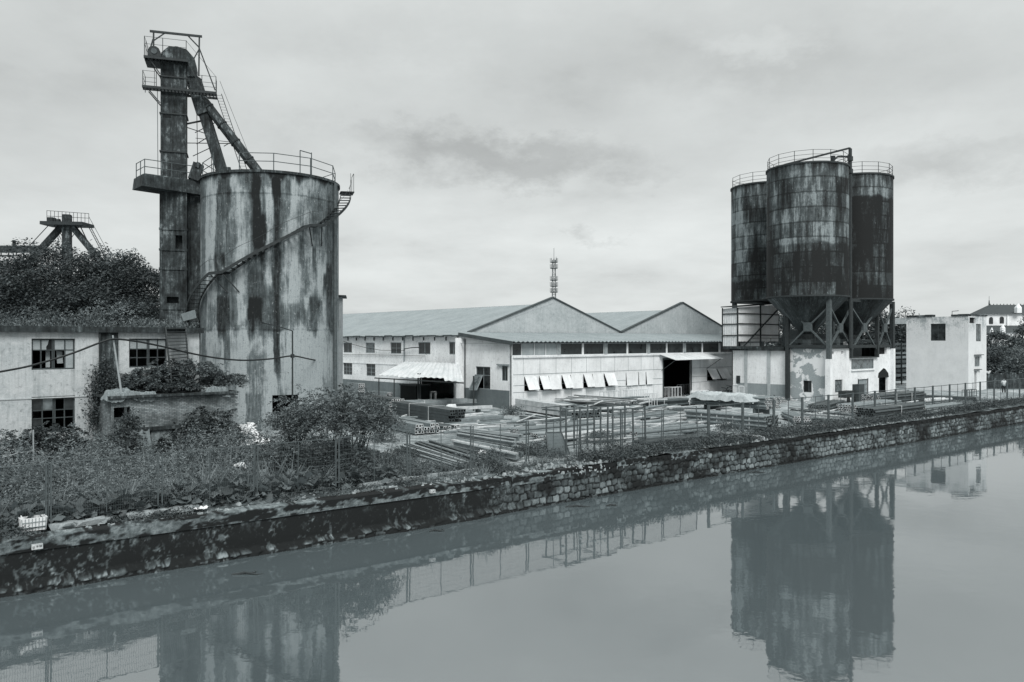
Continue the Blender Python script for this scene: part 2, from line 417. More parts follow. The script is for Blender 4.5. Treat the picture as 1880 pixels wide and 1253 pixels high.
# ground sheet ---------------------------------------------------------
ds = np.concatenate([np.arange(-40, 130, .6), [140, 160, 200, 300, 500, 900, 1500]])
offs = np.array([.30, .8, 1.3, 1.9, 2.6, 3.4, 4.4, 5.6, 7, 8.6, 10.5, 13, 16, 20, 25, 32, 42, 60, 100, 200, 500, 1200, 4000])
P = bank(ds); GV = []
for j, o in enumerate(offs):
    q = P + BN * o
    z = .10 * (fbm(q[:, 0] * .8, q[:, 1] * .8, 3) - .5) * 2 * (1 if o < 14 else .5)
    z = z + (-.14 if o < 1 else -.05 if o < 1.5 else 0.0)
    if o > 60: z = z * 0
    GV.append(np.column_stack([q, z]))
n = len(ds)
def ground_rows(j0, j1, name, mat, kind='structure'):
    mb = MB(); V = np.concatenate(GV[j0:j1 + 1]); F = []
    for j in range(j1 - j0):
        for i in range(n - 1): F.append((j * n + i, j * n + i + 1, (j + 1) * n + i + 1, (j + 1) * n + i))
    mb.mesh(V, F); o = mb.build(name, mat, smooth=True, loc=(0, 0, 0)); o['kind'] = kind; return o
ground_rows(3, len(offs) - 1, 'ground', M['ground'])
ground_rows(0, 3, 'bank_path', M['strip'])
mb = MB(); mb.q((-1500, -1500, WATER_Z), (4000, -1500, WATER_Z), (4000, 3000, WATER_Z), (-1500, 3000, WATER_Z))
o = mb.build('water', M['water'], loc=(0, 0, WATER_Z)); o['kind'] = 'structure'
# embankment -----------------------------------------------------------
wall = thing('embankment_wall', 'long stone and concrete river wall, black with damp at one end, rough masonry beyond', 'river wall', (float(P[60, 0]), float(P[60, 1]), WATER_Z))
def masonry(name, d0_, d1_, step, dz):
    dd = np.arange(d0_, d1_ + step, step); zz = np.linspace(-2.0, -.10, int(1.9 / dz))
    D, Z = np.meshgrid(dd, zz)
    left = 1 - sstep(15.5, 22.5, D + 3 * (fbm(D * .5, Z * 2, 5) - .5))           # 1 = black concrete part
    wx = D + .05 * (fbm(D * 3.2, Z * 3.2, 11) - .5) * 2; wz = Z + .045 * (fbm(D * 2.8, Z * 2.8, 12) - .5) * 2
    e, tone = stones(wx, wz, .46, .31, 5, .24)
    e = e - .05 * fbm(D * 8, Z * 8, 31)
    face = sstep(-.01, .03, e)
    out_m = .085 * face * (.5 + .8 * tone) + .03 * fbm(D * 6, Z * 6, 51)
    ledge = 1 - sstep(-1.52, -1.38, Z + .12 * (fbm(D * .9, Z * 0, 61) - .5) * 2)
    out_l = .03 * fbm(D * 3, Z * 3, 71) + ledge * (.16 + .30 * fbm(D * 1.1, Z * 1.5, 72)) * (.82 + .18 * face)
    out = out_m * (1 - left) + out_l * left + (-Z - .1) * .06
    big = fbm(D * .35, Z * .6, 81); drip = fbm(D * 3.3, Z * .5, 82); sp = fbm(D * 5.0, Z * 4.5, 83, 5)
    st_m = (1 - face) * .85 + face * (.06 + .40 * tone + .50 * sstep(.46, .70, big) + .35 * (drip - .45))
    st_m = st_m + .75 * sstep(-.46, -.2, Z + .25 * (fbm(D * 1.3, Z * 0, 84) - .5)) + .4 * (1 - sstep(-1.62, -1.5, Z))
    sp2 = fbm(D * 11, Z * 9.0, 85, 3); sp3 = fbm(D * 1.1, Z * .8, 86, 4)
    st_l = .86 + .5 * (fbm(D * 2.2, Z * 1.6, 88, 4) - .45) - .42 * sstep(.60, .66, sp) * sstep(.46, .60, sp3) - .38 * sstep(.60, .66, sp2) * sstep(.35, .6, sp3) - .50 * ledge * face * sstep(.25, .6, tone) + .3 * ledge * (1 - face)
    st_l = st_l + .35 * (1 - sstep(-1.64, -1.54, Z))
    st = np.clip(st_m * (1 - left) + st_l * left, 0, 1)
    p = bank(dd); X = p[:, 0][None, :] - BN[0] * out * 1.0; Y = p[:, 1][None, :] - BN[1] * out
    mb = MB(); V = np.stack([X, Y, Z], -1).reshape(-1, 3); m = len(dd); k = len(zz)
    idx = np.arange(m * k).reshape(k, m)
    F = np.stack([idx[:-1, :-1], idx[:-1, 1:], idx[1:, 1:], idx[1:, :-1]], -1).reshape(-1, 4)
    mb.v = V.tolist(); mb.f = F.tolist(); mb.mi = [0] * len(F)
    o = mb.build(name, M['masonry'], wall, smooth=True); set_attr(o, 'stain', st.ravel())
    uv = o.data.uv_layers[0]; vi = np.empty(len(o.data.loops), int); o.data.loops.foreach_get('vertex_index', vi)
    UV = np.stack([D.ravel(), Z.ravel()], 1)[vi]; uv.data.foreach_set('uv', UV.ravel()); return o
masonry('masonry_face', -14, 52, .05, .046)
masonry('masonry_face', 52.03, 160, .12, .06)
# coping: broken concrete cap, paler, on the black stretch then ragged earth
def coping(d0_, d1_, seed, mat, light, zt=-.06):
    dd = np.arange(d0_, d1_, .08); prof = np.linspace(0, 1, 15)
    D, Q = np.meshgrid(dd, prof)
    h = .40 + .06 * (fbm(D * .25, Q * 0, seed) - .5)
    rag = (fbm(D * 1.2, Q * 3, seed + 1) - .5)
    face = Q < .6
    zf = zt - h * (1 - Q / .6); outf = .10 + .03 * rag
    back = (Q - .6) / .4
    zb = zt + .05 * rag * 2 * back + .02; outb = .10 - back * .62
    Zs = np.where(face, zf, zb); O = np.where(face, outf, outb)
    broken = sstep(.60, .70, fbm(D * .35, Q * 0, seed + 2)); O = O - np.where(face, .16 * broken * (Q / .6), 0); Zs = Zs - broken * .10 * (Q > .45)
    p = bank(dd); V = np.stack([p[:, 0][None] - BN[0] * O, p[:, 1][None] - BN[1] * O, Zs], -1).reshape(-1, 3)
    st = light + .85 * sstep(.43, .56, .6 * fbm(D * .55, Zs * 5 + 5, seed + 3, 6) + .4 * fbm(D * 4.5, Zs * 9, seed + 6, 4)) + .5 * (fbm(D * 7, Q * 9, seed + 4) - .4)
    st = np.clip(st - .1 * (~face), 0, 1)
    mb = MB(); m = len(dd); k = len(prof); idx = np.arange(m * k).reshape(k, m)
    F = np.stack([idx[:-1, :-1], idx[:-1, 1:], idx[1:, 1:], idx[1:, :-1]], -1).reshape(-1, 4)
    mb.v = V.tolist(); mb.f = F.tolist(); mb.mi = [0] * len(F)
    o = mb.build('coping', mat, wall, smooth=False); set_attr(o, 'stain', st.ravel())
    uv = o.data.uv_layers[0]; vi = np.empty(len(o.data.loops), int); o.data.loops.foreach_get('vertex_index', vi)
    uv.data.foreach_set('uv', np.stack([D.ravel(), (Q * .7).ravel()], 1)[vi].ravel())
coping(-14, bank_px(935), 5, M['masonry'], .22)
coping(bank_px(935) + .1, bank_px(1075), 9, M['masonry'], .22, -.12)
coping(bank_px(1130), bank_px(1185), 10, M['masonry'], .1, -.06)
coping(bank_px(1230), bank_px(1300), 11, M['masonry'], .2, -.08)
# ------------------------------------------------------------------ camera, sun, sky
cam = bpy.data.cameras.new('camera'); co = bpy.data.objects.new('camera', cam); C.objects.link(co)
co.location = (0, 0, CAMH); co.rotation_euler = (math.pi / 2, 0, 0)
cam.sensor_width = 36; cam.lens = FPX / 1880 * 36; cam.clip_end = 12000; cam.clip_start = .1
bpy.context.scene.camera = co
sdir = Vector((.15, -.80, .85)).normalized()
sl = bpy.data.lights.new('sun', 'SUN'); sl.energy = 2.75; sl.angle = math.radians(24); sl.color = (1, .985, .96)
so = bpy.data.objects.new('sun', sl); C.objects.link(so); so.rotation_euler = sdir.to_track_quat('Z', 'Y').to_euler()
wd = bpy.data.worlds.new('World'); bpy.context.scene.world = wd; wd.use_nodes = True
def world():
    class Wt(NT):
        def __init__(s): s.t = wd.node_tree
    k = Wt(); bg = k.t.nodes['Background']
    sky = k.n('ShaderNodeTexSky', sky_type='NISHITA'); sky.sun_disc = False
    sky.sun_elevation = math.asin(sdir.z); sky.sun_rotation = math.atan2(sdir.x, sdir.y)
    hs = k.n('ShaderNodeHueSaturation'); hs.inputs['Saturation'].default_value = .12; k.L(sky.outputs[0], hs.inputs['Color'])
    v = k.coord('Generated'); sep = k.n('ShaderNodeSeparateXYZ'); k.L(v, sep.inputs[0])
    x, y, z = sep.outputs
    # cloud deck: the sight line meets a sheet far above the ground
    zz = k.math('ADD', k.math('MAXIMUM', z, 0.0), .16)
    cb = k.n('ShaderNodeCombineXYZ'); k.L(k.math('DIVIDE', x, zz), cb.inputs[0]); k.L(k.math('DIVIDE', y, zz), cb.inputs[1])
    n1 = k.noise(cb.outputs[0], .8, (1, .9, 1), 8, .55, (.7, 2.2, 0)); n2 = k.noise(cb.outputs[0], 2.3, (1, .8, 1), 8, .6, (4, 1, 0))
    elev = k.ramp(z, [(0., .64), (.12, .66), (.28, .575), (.45, .66), (1., 1.30)])
    f = k.math('ADD', k.math('MULTIPLY', n1, .8), k.math('MULTIPLY', n2, .35))
    shade = k.ramp(f, [(.38, .77), (.50, .95), (.60, 1.035), (.72, 1.12)])
    col = k.mix(1.0, elev, shade, 'MULTIPLY')
    # separate darker and lighter clouds, each at its own bearing
    warp = k.noise(v, 12, (1, 1, 1.8), 9, .66); warp2 = k.noise(v, 12, (1, 1, 1.8), 9, .66, (5, 5, 5))
    u = k.math('ADD', k.math('DIVIDE', x, k.math('MAXIMUM', y, .05)), k.math('MULTIPLY', k.math('SUBTRACT', warp, .5), .30))
    w = k.math('ADD', k.math('DIVIDE', z, k.math('MAXIMUM', y, .05)), k.math('MULTIPLY', k.math('SUBTRACT', warp2, .5), .13))
    for (px, py, ax, ay, amt, soft) in CLOUDS:
        du = k.math('DIVIDE', k.math('SUBTRACT', u, (px - CX) / FPX), ax / FPX); dw = k.math('DIVIDE', k.math('SUBTRACT', w, (CY - py) / FPX), ay / FPX)
        r2 = k.math('ADD', k.math('MULTIPLY', du, du), k.math('MULTIPLY', dw, dw))
        m_ = k.ramp(k.math('SQRT', r2), [(max(0., 1 - soft) * .5, 1.), (.5 * (1 + soft), 0.)]) if False else k.ramp(k.math('MULTIPLY', k.math('SQRT', r2), .5), [(.5 * (1 - soft), 1.), (min(1., .5 * (1 + soft)), 0.)])
        front = k.ramp(y, [(.05, 0.), (.12, 1.)])
        fac = k.math('MULTIPLY', m_, front)
        col = k.mix(fac, col, k.mix(1.0, col, (amt, amt * 1.0, amt * 1.0, 1), 'MULTIPLY'))
    tint = k.mix(1.0, col, (.955, 1.0, .99, 1), 'MULTIPLY')
    tot = k.mix(1.0, k.mix(1.0, tint, (SKYK, SKYK, SKYK, 1), 'MULTIPLY'), k.mix(1.0, hs.outputs[0], (.10, .10, .10, 1), 'MULTIPLY'), 'ADD')
    k.L(tot, bg.inputs[0]); bg.inputs[1].default_value = .1
SKYK = 10.2
CLOUDS = [(800, 268, 120, 26, .82, .7), (950, 298, 190, 34, .74, .6), (1075, 430, 40, 11, .84, .8), (1430, 115, 360, 75, .84, .8), (1720, 290, 130, 26, .84, .8),
          (520, 270, 75, 50, .92, .6), (760, 50, 230, 50, .91, .8), (1450, 400, 380, 60, 1.06, .9), (870, 420, 300, 70, 1.05, .9), (1240, 175, 120, 40, 1.08, .6), (560, 150, 200, 60, 1.06, .8), (1400, 85, 90, 22, 1.12, .6), (300, 190, 160, 40, .95, .8), (60, 350, 250, 120, .95, .95),
          (1720, 500, 200, 70, .94, .95), (1200, 60, 300, 40, 1.05, .9)]
world()
sc = bpy.context.scene
sc.view_settings.view_transform = 'Standard'; sc.view_settings.look = 'None'; sc.view_settings.exposure = 0; sc.view_settings.gamma = 1
# ------------------------------------------------------------------ big concrete silo
SC = np.array([-17.38, 57.0]); SR = 4.76; SZ = 17.3
VH = SC / np.linalg.norm(SC); RH = np.array([VH[1], -VH[0]])
def pol(c, r, th, z, vh=VH, rh=RH):
    q = np.array(c) + r * (-vh * math.cos(th) + rh * math.sin(th)); return (q[0], q[1], z)
def shell(mb, c, r, z0, z1, nth, nz, vh, rh, skip=None, rfun=None):
    th = np.linspace(-math.pi, math.pi, nth, endpoint=False); zz = np.linspace(z0, z1, nz + 1)
    T, Z = np.meshgrid(th, zz); R = np.full(T.shape, r) if rfun is None else rfun(T, Z)
    X = c[0] + R * (-vh[0] * np.cos(T) + rh[0] * np.sin(T)); Y = c[1] + R * (-vh[1] * np.cos(T) + rh[1] * np.sin(T))
    V = np.stack([X, Y, Z], -1).reshape(-1, 3); F = []; U = []
    for j in range(nz):
        for i in range(nth):
            tm = th[i] + math.pi / nth; zm = (zz[j] + zz[j + 1]) / 2
            if skip and skip(tm, zm): continue
            i2 = (i + 1) % nth
            F.append((j * nth + i, j * nth + i2, (j + 1) * nth + i2, (j + 1) * nth + i))
            u0, u1 = th[i] * r, (th[i] + 2 * math.pi / nth) * r
            U.append(((u0, zz[j]), (u1, zz[j]), (u1, zz[j + 1]), (u0, zz[j + 1])))
    mb.mesh(V, F, U); return T.ravel(), Z.ravel()
silo = thing('concrete_silo', 'huge streaked concrete silo with a stair winding round it, beside the tall elevator tower', 'silo', (SC[0], SC[1], 0))
pxth = lambda px: math.asin(max(-1, min(1, (px - 495) / 127.5)))
pyz = lambda py: 6 + (CY - py) / FPX * 53.0
mb = MB()
T, Z = shell(mb, SC, SR, -.1, SZ, 420, 300, VH, RH, skip=lambda t, z: pxth(497) < t < pxth(541) and .1 < z < 2.4)
o = mb.build('body', M['silo_conc'], silo, smooth=True)
A = T * SR
st = .31 + .6 * (fbm(A * .38, Z * .22, 101, 5) - .42) + .6 * (fbm(A * 2.2, Z * .10, 102, 4) - .45) + .5 * (fbm(A * 1.3, Z * .9, 106, 5) - .5)
edge = (fbm(A * 2.2, Z * .7, 103, 6) - .5) * 1.4
def streak(px, wpx, y0, y1, amt, soft=.16):
    global st
    w = wpx / 2 / 127.5 * SR / max(.35, math.cos(pxth(px))); a0 = pxth(px) * SR
    x = np.abs(A - a0 + edge * w * .8) / w
    zt, zb = pyz(y0), pyz(y1)
    vert = sstep(zb - .9, zb + 1.2, Z + edge * 2.2) * (1 - sstep(zt - .2, zt + .3, Z))
    st = np.maximum(st, st * (1 - (1 - sstep(1 - soft, 1 + soft, x)) * vert) + amt * (1 - sstep(1 - soft * 1.4, 1 + soft, x)) * vert)
def bright(px, wpx, y0, y1, amt, soft=.4):
    global st
    w = wpx / 2 / 127.5 * SR / max(.35, math.cos(pxth(px))); a0 = pxth(px) * SR
    x = np.abs(A - a0 + edge * w * 1.0) / w; zt, zb = pyz(y0), pyz(y1)
    vert = sstep(zb - .6, zb + .6, Z + edge * 1.5) * (1 - sstep(zt - .5, zt + .5, Z + edge * 1.5))
    st = st - amt * (1 - sstep(1 - soft, 1 + soft, x)) * vert
lower = 1 - sstep(pyz(606) - .12, pyz(606) + .12, Z + .9 * edge)
st = st - .24 * lower
for b in ((388, 26, 330, 560, .3), (448, 26, 345, 600, .28), (430, 30, 500, 600, .15), (492, 12, 340, 520, .35), (535, 40, 330, 420, .22), (530, 36, 420, 560, .25), (575, 34, 420, 600, .25), (393, 18, 610, 760, .25), (420, 26, 612, 700, .3), (447, 26, 615, 760, .3), (495, 16, 620, 760, .25), (560, 60, 600, 740, .3), (617, 8, 340, 720, .3)): bright(*b)
for s_ in ((412, 26, 330, 400, .62), (405, 14, 400, 510, .45), (409, 18, 470, 490, .85), (412, 22, 545, 615, .72), (376, 10, 330, 700, .35), (470, 15, 322, 470, .85), (474, 22, 398, 470, .9), (468, 26, 548, 605, .95), (470, 30, 500, 560, .6), (466, 40, 590, 612, .55), (505, 11, 318, 700, .72), (504, 14, 330, 372, .95), (420, 6, 340, 640, .45),
           (524, 10, 330, 380, .5), (570, 14, 545, 600, .55), (575, 22, 550, 580, .6), (600, 12, 480, 560, .7), (596, 18, 500, 540, .7), (548, 8, 430, 470, .5), (571, 7, 450, 500, .55), (470, 30, 650, 700, .35), (466, 30, 720, 800, .35), (420, 10, 620, 680, .45), (600, 10, 320, 380, .4), (540, 30, 560, 600, .35), (610, 10, 330, 460, .5)): streak(*s_)
top = sstep(SZ - .9, SZ - .1, Z + 1.1 * (fbm(A * 1.6, Z * 0, 110, 4) - .62)); st = np.maximum(st, .9 * top)
ring = np.exp(-((Z - pyz(358) + .1 * edge) / .05) ** 2) + np.exp(-((Z - pyz(606) + .2 * edge) / .07) ** 2) * .7 + np.exp(-((Z - pyz(545)) / .04) ** 2) * .3 + np.exp(-((Z - pyz(455)) / .04) ** 2) * .25
st = st + .22 * ring
set_attr(o, 'stain', np.clip(st, 0, 1))
mb = MB()   # dark doorway at the foot
for a, b in ((pxth(497), pxth(541)),):
    P = [pol(SC, SR - .02, a, .1), pol(SC, SR - .02, b, .1), pol(SC, SR - .02, b, 2.4), pol(SC, SR - .02, a, 2.4)]
    Q = [pol(SC, SR - 2.5, a, .1), pol(SC, SR - 2.5, b, .1), pol(SC, SR - 2.5, b, 2.4), pol(SC, SR - 2.5, a, 2.4)]
    for i in range(4): mb.q(P[i], P[(i + 1) % 4], Q[(i + 1) % 4], Q[i])
    mb.q(*Q)
mb.build('doorway', M['black'], silo)
mb = MB(); nth = 120
ths = [2 * math.pi * i / nth for i in range(nth)]
mb.mesh([pol(SC, SR + .05, t, SZ + .02) for t in ths] + [(SC[0], SC[1], SZ + .5)], [(i, (i + 1) % nth, nth) for i in range(nth)])
mb.build('roof', M['dark_conc'], silo)
mb = MB()
for i in range(nth):
    t0, t1 = ths[i], ths[(i + 1) % nth]
    mb.hexa([pol(SC, SR - .1, t0, SZ - .12), pol(SC, SR - .1, t1, SZ - .12), pol(SC, SR + .10, t1, SZ - .12), pol(SC, SR + .10, t0, SZ - .12), pol(SC, SR - .1, t0, SZ + .05), pol(SC, SR - .1, t1, SZ + .05), pol(SC, SR + .10, t1, SZ + .05), pol(SC, SR + .10, t0, SZ + .05)])
mb.build('rim', M['dark_conc'], silo)
# guard rail on top
rt = [math.radians(a) for a in (-26, 2, 34, 66, 98, 130, 165, 200, 236, 272, 306)]
rail = None
mb = MB(); RR = SR - .15
for a, b in zip(rt, rt[1:]):
    for h in (1.22, .68): mb.tube([pol(SC, RR, a, SZ + h), pol(SC, RR, b, SZ + h)], .028, 5)
rail = mb.build('guard_rail', M['iron2'], silo)
for a in rt:
    m2 = MB(); m2.tube([pol(SC, RR, a, SZ), pol(SC, RR, a, SZ + 1.24)], .034, 5); m2.build('post', M['iron2'], rail)
a, b = math.radians(24), math.radians(35)
mb = MB()
for t in (a, b): mb.tube([pol(SC, RR, t, SZ), pol(SC, RR, t, SZ + 1.62)], .035, 5)
mb.tube([pol(SC, RR, a, SZ + 1.62), pol(SC, RR, b, SZ + 1.55)], .035, 5)
mb.build('gate_frame', M['iron2'], silo)
# down pipe on the right flank
mb = MB(); t = pxth(609); mb.tube([pol(SC, SR + .12, t, SZ - .1), pol(SC, SR + .12, t, 0)], .15, 8); mb.build('downpipe', M['iron2'], silo)
# winding stair
KEY = [(-97, 7.35), (-44, 10.45), (-33, 10.5), (26, 13.75), (37, 13.85), (88, 16.95)]
def stair_z(deg):
    return float(np.interp(deg, [k[0] for k in KEY], [k[1] for k in KEY]))
stair = thing('tmp', None, None); bpy.data.objects.remove(stair); R0, R1 = SR + .14, SR + .88
mb = MB(); degs = np.arange(-97, 88.1, 2.2)
def ribbon(mb, r, h, w, dz=0):
    for d0_, d1_ in zip(degs, degs[1:]):
        mb.bar(pol(SC, r, math.radians(d0_), stair_z(d0_) + dz), pol(SC, r, math.radians(d1_), stair_z(d1_) + dz), w, h)
ribbon(mb, R1, .19, .035)
stairs = mb.build('staircase', M['iron'], silo); mb = MB(); ribbon(mb, R0, .17, .03); mb.build('stringer', M['iron'], stairs)
z = 7.35; d = -97.0
while d < 88:
    zz = stair_z(d)
    flat = abs(stair_z(d + .5) - stair_z(d - .5)) < .02
    step_deg = 4.1 if not flat else 2.2
    m2 = MB(); w = math.radians(1.35)
    t = math.radians(d)
    m2.hexa([pol(SC, R0, t - w, zz + .02), pol(SC, R0, t + w, zz + .02), pol(SC, R1, t + w, zz + .02), pol(SC, R1, t - w, zz + .02), pol(SC, R0, t - w, zz + .05), pol(SC, R0, t + w, zz + .05), pol(SC, R1, t + w, zz + .05), pol(SC, R1, t - w, zz + .05)])
    m2.build('step', M['iron'], stairs); d += step_deg
mb = MB(); pts = [pol(SC, R1, math.radians(d), stair_z(d) + .95 + .06 * math.sin(d * .2)) for d in np.arange(-60, 72, 3)]
mb.tube(pts, .013, 4)
pts = [pol(SC, R1, math.radians(d), stair_z(d) + 1.0) for d in np.arange(72, 92, 3)]; mb.tube(pts, .025, 4)
mb.build('handrail', M['iron'], stairs)
for d in (-38, 26, 37, 74, 90):
    m2 = MB(); h = 1.5 if d == 90 else 1.0
    m2.tube([pol(SC, R1, math.radians(d), stair_z(d)), pol(SC, R1, math.radians(d), stair_z(d) + h)], .02, 4); m2.build('post', M['iron'], stairs)
for d in (-43, -33, 26, 36):
    m2 = MB(); m2.bar(pol(SC, R1 - .05, math.radians(d), stair_z(d) - .1), pol(SC, SR + .05, math.radians(d + 8), stair_z(d) - 1.25), .07)
    m2.build('bracket', M['iron'], stairs)
mb = MB(); mb.hexa([pol(SC, R0, math.radians(84), 16.93), pol(SC, R0, math.radians(97), 16.93), pol(SC, R1 + .25, math.radians(97), 16.93), pol(SC, R1 + .25, math.radians(84), 16.93), pol(SC, R0, math.radians(84), 17.0), pol(SC, R0, math.radians(97), 17.0), pol(SC, R1 + .25, math.radians(97), 17.0), pol(SC, R1 + .25, math.radians(84), 17.0)])
mb.tube([pol(SC, R1 + .2, math.radians(84), 17.0), pol(SC, R1 + .2, math.radians(84), 18.3), pol(SC, R1 + .2, math.radians(97), 18.3), pol(SC, R1 + .2, math.radians(97), 17.0)], .025, 4)
mb.build('landing', M['iron'], stairs)
# ------------------------------------------------------------------ elevator tower
TO = np.array([-24.55, 55.0, 0]); TA = math.radians(18.6)
EX = np.array([math.cos(TA), math.sin(TA), 0]); EY = np.array([-math.sin(TA), math.cos(TA), 0])
def TF(a, b, z): q = TO + EX * a + EY * b; return (q[0], q[1], z)
def TP(px, py, b=0.0):
    p = hit(px, py, TO + EY * b, EY); return p
def TA_(px, py, b=0.0):
    p = TP(px, py, b); return float(np.dot(p - TO, EX)), float(p[2])
tz = lambda py, px=318, b=0.0: TA_(px, py, b)[1]
aL, aR = TA_(293.5, 400)[0], TA_(342.5, 400)[0]
tower = thing('concrete_tower', 'dark stained concrete tower shaft behind the derelict house, carrying a platform slab', 'tower', TF((aL + aR) / 2, .9, 0))
mb = MB(); zs = tz(352)
# front wall with openings
ops = [(306, 328, 545, 557), (322, 335, 432, 460)]
def facade(mb, fn, a0, a1, z0, z1, holes, deep=.2):
    """wall face with openings; fn(a, depth, z)"""
    As = sorted({a0, a1, *[h[0] for h in holes], *[h[1] for h in holes]}); Zs = sorted({z0, z1, *[h[2] for h in holes], *[h[3] for h in holes]})
    As = [a for a in As if a0 - 1e-6 <= a <= a1 + 1e-6]; Zs = [z for z in Zs if z0 - 1e-6 <= z <= z1 + 1e-6]
    for i in range(len(As) - 1):
        for j in range(len(Zs) - 1):
            am, zm = (As[i] + As[i + 1]) / 2, (Zs[j] + Zs[j + 1]) / 2
            if any(h[0] < am < h[1] and h[2] < zm < h[3] for h in holes): continue
            mb.q(fn(As[i], 0, Zs[j]), fn(As[i + 1], 0, Zs[j]), fn(As[i + 1], 0, Zs[j + 1]), fn(As[i], 0, Zs[j + 1]))
    for h in holes:
        p = [(h[0], h[2]), (h[1], h[2]), (h[1], h[3]), (h[0], h[3])]
        for k in range(4):
            (a, z), (b, w) = p[k], p[(k + 1) % 4]
            mb.q(fn(a, 0, z), fn(b, 0, w), fn(b, deep, w), fn(a, deep, z))
def hole_T(px0, px1, py0, py1):
    x0, z1 = TA_(px0, py0); x1, z0 = TA_(px1, py1); return (x0, x1, z0, z1)
facade(mb, lambda a, d, z: TF(a, d, z), aL, aR, 0, zs, [hole_T(*h) for h in ops])
for (p, q) in ((aR, 1), (aL, -1)):
    mb.q(TF(p, 0, 0), TF(p, 1.8, 0), TF(p, 1.8, zs), TF(p, 0, zs))
mb.q(TF(aL, 1.8, 0), TF(aR, 1.8, 0), TF(aR, 1.8, zs), TF(aL, 1.8, zs))
mb.q(TF(aL, .6, 0), TF(aR, .6, 0), TF(aR, .6, zs), TF(aL, .6, zs))
mb.build('shaft', M['dark_conc'], tower)
for py in (421, 459, 494, 567):
    m2 = MB(); zc = tz(py); m2.box(TF, aL - .06, aR + .06, -.07, 0.3, zc - .07, zc + .07); m2.build('band', M['dark_conc'], tower)
for px in (295.5, 340.5):
    m2 = MB(); a = TA_(px, 400)[0]; m2.box(TF, a - .09, a + .09, -.05, .2, 6.4, zs); m2.build('corner_post', M['dark_conc'], tower)
mb = MB(); a1_ = TA_(371, 400, .75)[0]; mb.box(TF, aR + .003, a1_, .75, 2.4, 0, zs - .05); mb.build('side_shaft', M['dark_conc'], tower)
# slab aligned with the river
sl0 = hit(263, 350, TF(aL, -.9, 0), (NN[0], NN[1], 0)); s0, t0 = ST(sl0); zt_ = sl0[2]
zb, zt = zs - .1, tz(333) + .12
s1 = ST(hit(372, 350, TF(aL, -.9, 0), (NN[0], NN[1], 0)))[0] + .6
mb = MB(); DS = 2.1; mb.hexa([W(s0 - .1, t0, zb + .15), W(s1, t0, zb), W(s1, t0 + DS, zb), W(s0 - .1, t0 + DS, zb + .15), W(s0, t0, zt), W(s1, t0, zt), W(s1, t0 + DS, zt), W(s0, t0 + DS, zt)])
o = mb.build('platform_slab', M['slab'], tower)
mb = MB(); mb.box(W, s0 + .1, s1, t0 + .15, t0 + 1.9, zt + .003, zt + .10); mb.build('moss_layer', M['strip'], tower)
mb = MB()
pr = [W(s1 - 1.3, t0 + .1, 0), W(s0 + .12, t0 + .1, 0), W(s0 + .12, t0 + 1.95, 0)]
up = lambda p, h: (p[0], p[1], zt + h)
for h in (1.05, .55):
    mb.tube([up(p, h) for p in pr], .03, 5)
rl = mb.build('guard_rail', M['iron2'], tower)
for p in pr + [W(s0 + 1.9, t0 + .1, 0), W(s0 + 3.6, t0 + .1, 0), W(s0 + .12, t0 + 1.0, 0)]:
    m2 = MB(); m2.tube([up(p, 0), up(p, 1.07)], .034, 5); m2.build('post', M['iron2'], rl)
# ------------------------------------------------------------------ bucket elevator
z0e = zt + .1
elev = thing('bucket_elevator', 'tall rusted bucket elevator casing with head platforms and two chutes, on the tower slab', 'elevator', TF((aL + aR) / 2, .9, z0e))
a0e, a1e = TA_(295, 250)[0], TA_(341.5, 250)[0]; DE = 1.45
def casing(z0, z1, holes=()):
    m2 = MB()
    facade(m2, lambda a, d, z: TF(a, d, z), a0e, a1e, z0, z1, list(holes), .12)
    m2.q(TF(a0e, 0, z0), TF(a0e, DE, z0), TF(a0e, DE, z1), TF(a0e, 0, z1)); m2.q(TF(a1e, 0, z0), TF(a1e, DE, z0), TF(a1e, DE, z1), TF(a1e, 0, z1)); m2.q(TF(a0e, DE, z0), TF(a1e, DE, z0), TF(a1e, DE, z1), TF(a0e, DE, z1))
    m2.build('casing', M['steel_case'], elev)
zz = [z0e, tz(279), tz(209.5), tz(164), tz(142), tz(108)]
hh = hole_T(298, 314, 210.5, 217)
casing(zz[0], zz[1]); casing(zz[1], zz[2], []); casing(zz[2], zz[3], []); casing(zz[3], zz[4]); casing(zz[4], zz[5])
mb = MB(); mb.box(TF, hh[0], hh[1], -.012, .02, hh[2], hh[3]); mb.build('opening', M['black'], elev)
for z in zz[1:5]:
    m2 = MB(); m2.box(TF, a0e - .08, a1e + .08, -.08, DE + .08, z - .045, z + .045); m2.build('flange', M['iron'], elev)
for a in (a0e + .06, a1e - .06):
    m2 = MB(); m2.box(TF, a - .07, a + .07, -.035, -.003, z0e, zz[5]); m2.build('corner_strip', M['steel_case'], elev)
# head housing: hood outline extruded
hood = [TA_(x, y) for x, y in ((295, 109), (296, 96), (303, 90), (310, 84.5), (324, 85.5), (334, 88), (342, 90), (357, 107), (361, 122), (360, 140), (342.5, 140), (342.5, 109))]
m2 = MB(); nH = len(hood); V = [TF(a, .05, z) for a, z in hood] + [TF(a, DE - .05, z) for a, z in hood]
m2.mesh(V, [tuple(range(nH)), tuple(range(2 * nH - 1, nH - 1, -1))] + [(i, (i + 1) % nH, nH + (i + 1) % nH, nH + i) for i in range(nH)])
ax, az = TA_(323, 85); m2.box(TF, ax - .12, ax + .12, .5, .8, az - .05, az + .16)
m2.build('head_housing', M['steel_case'], elev)
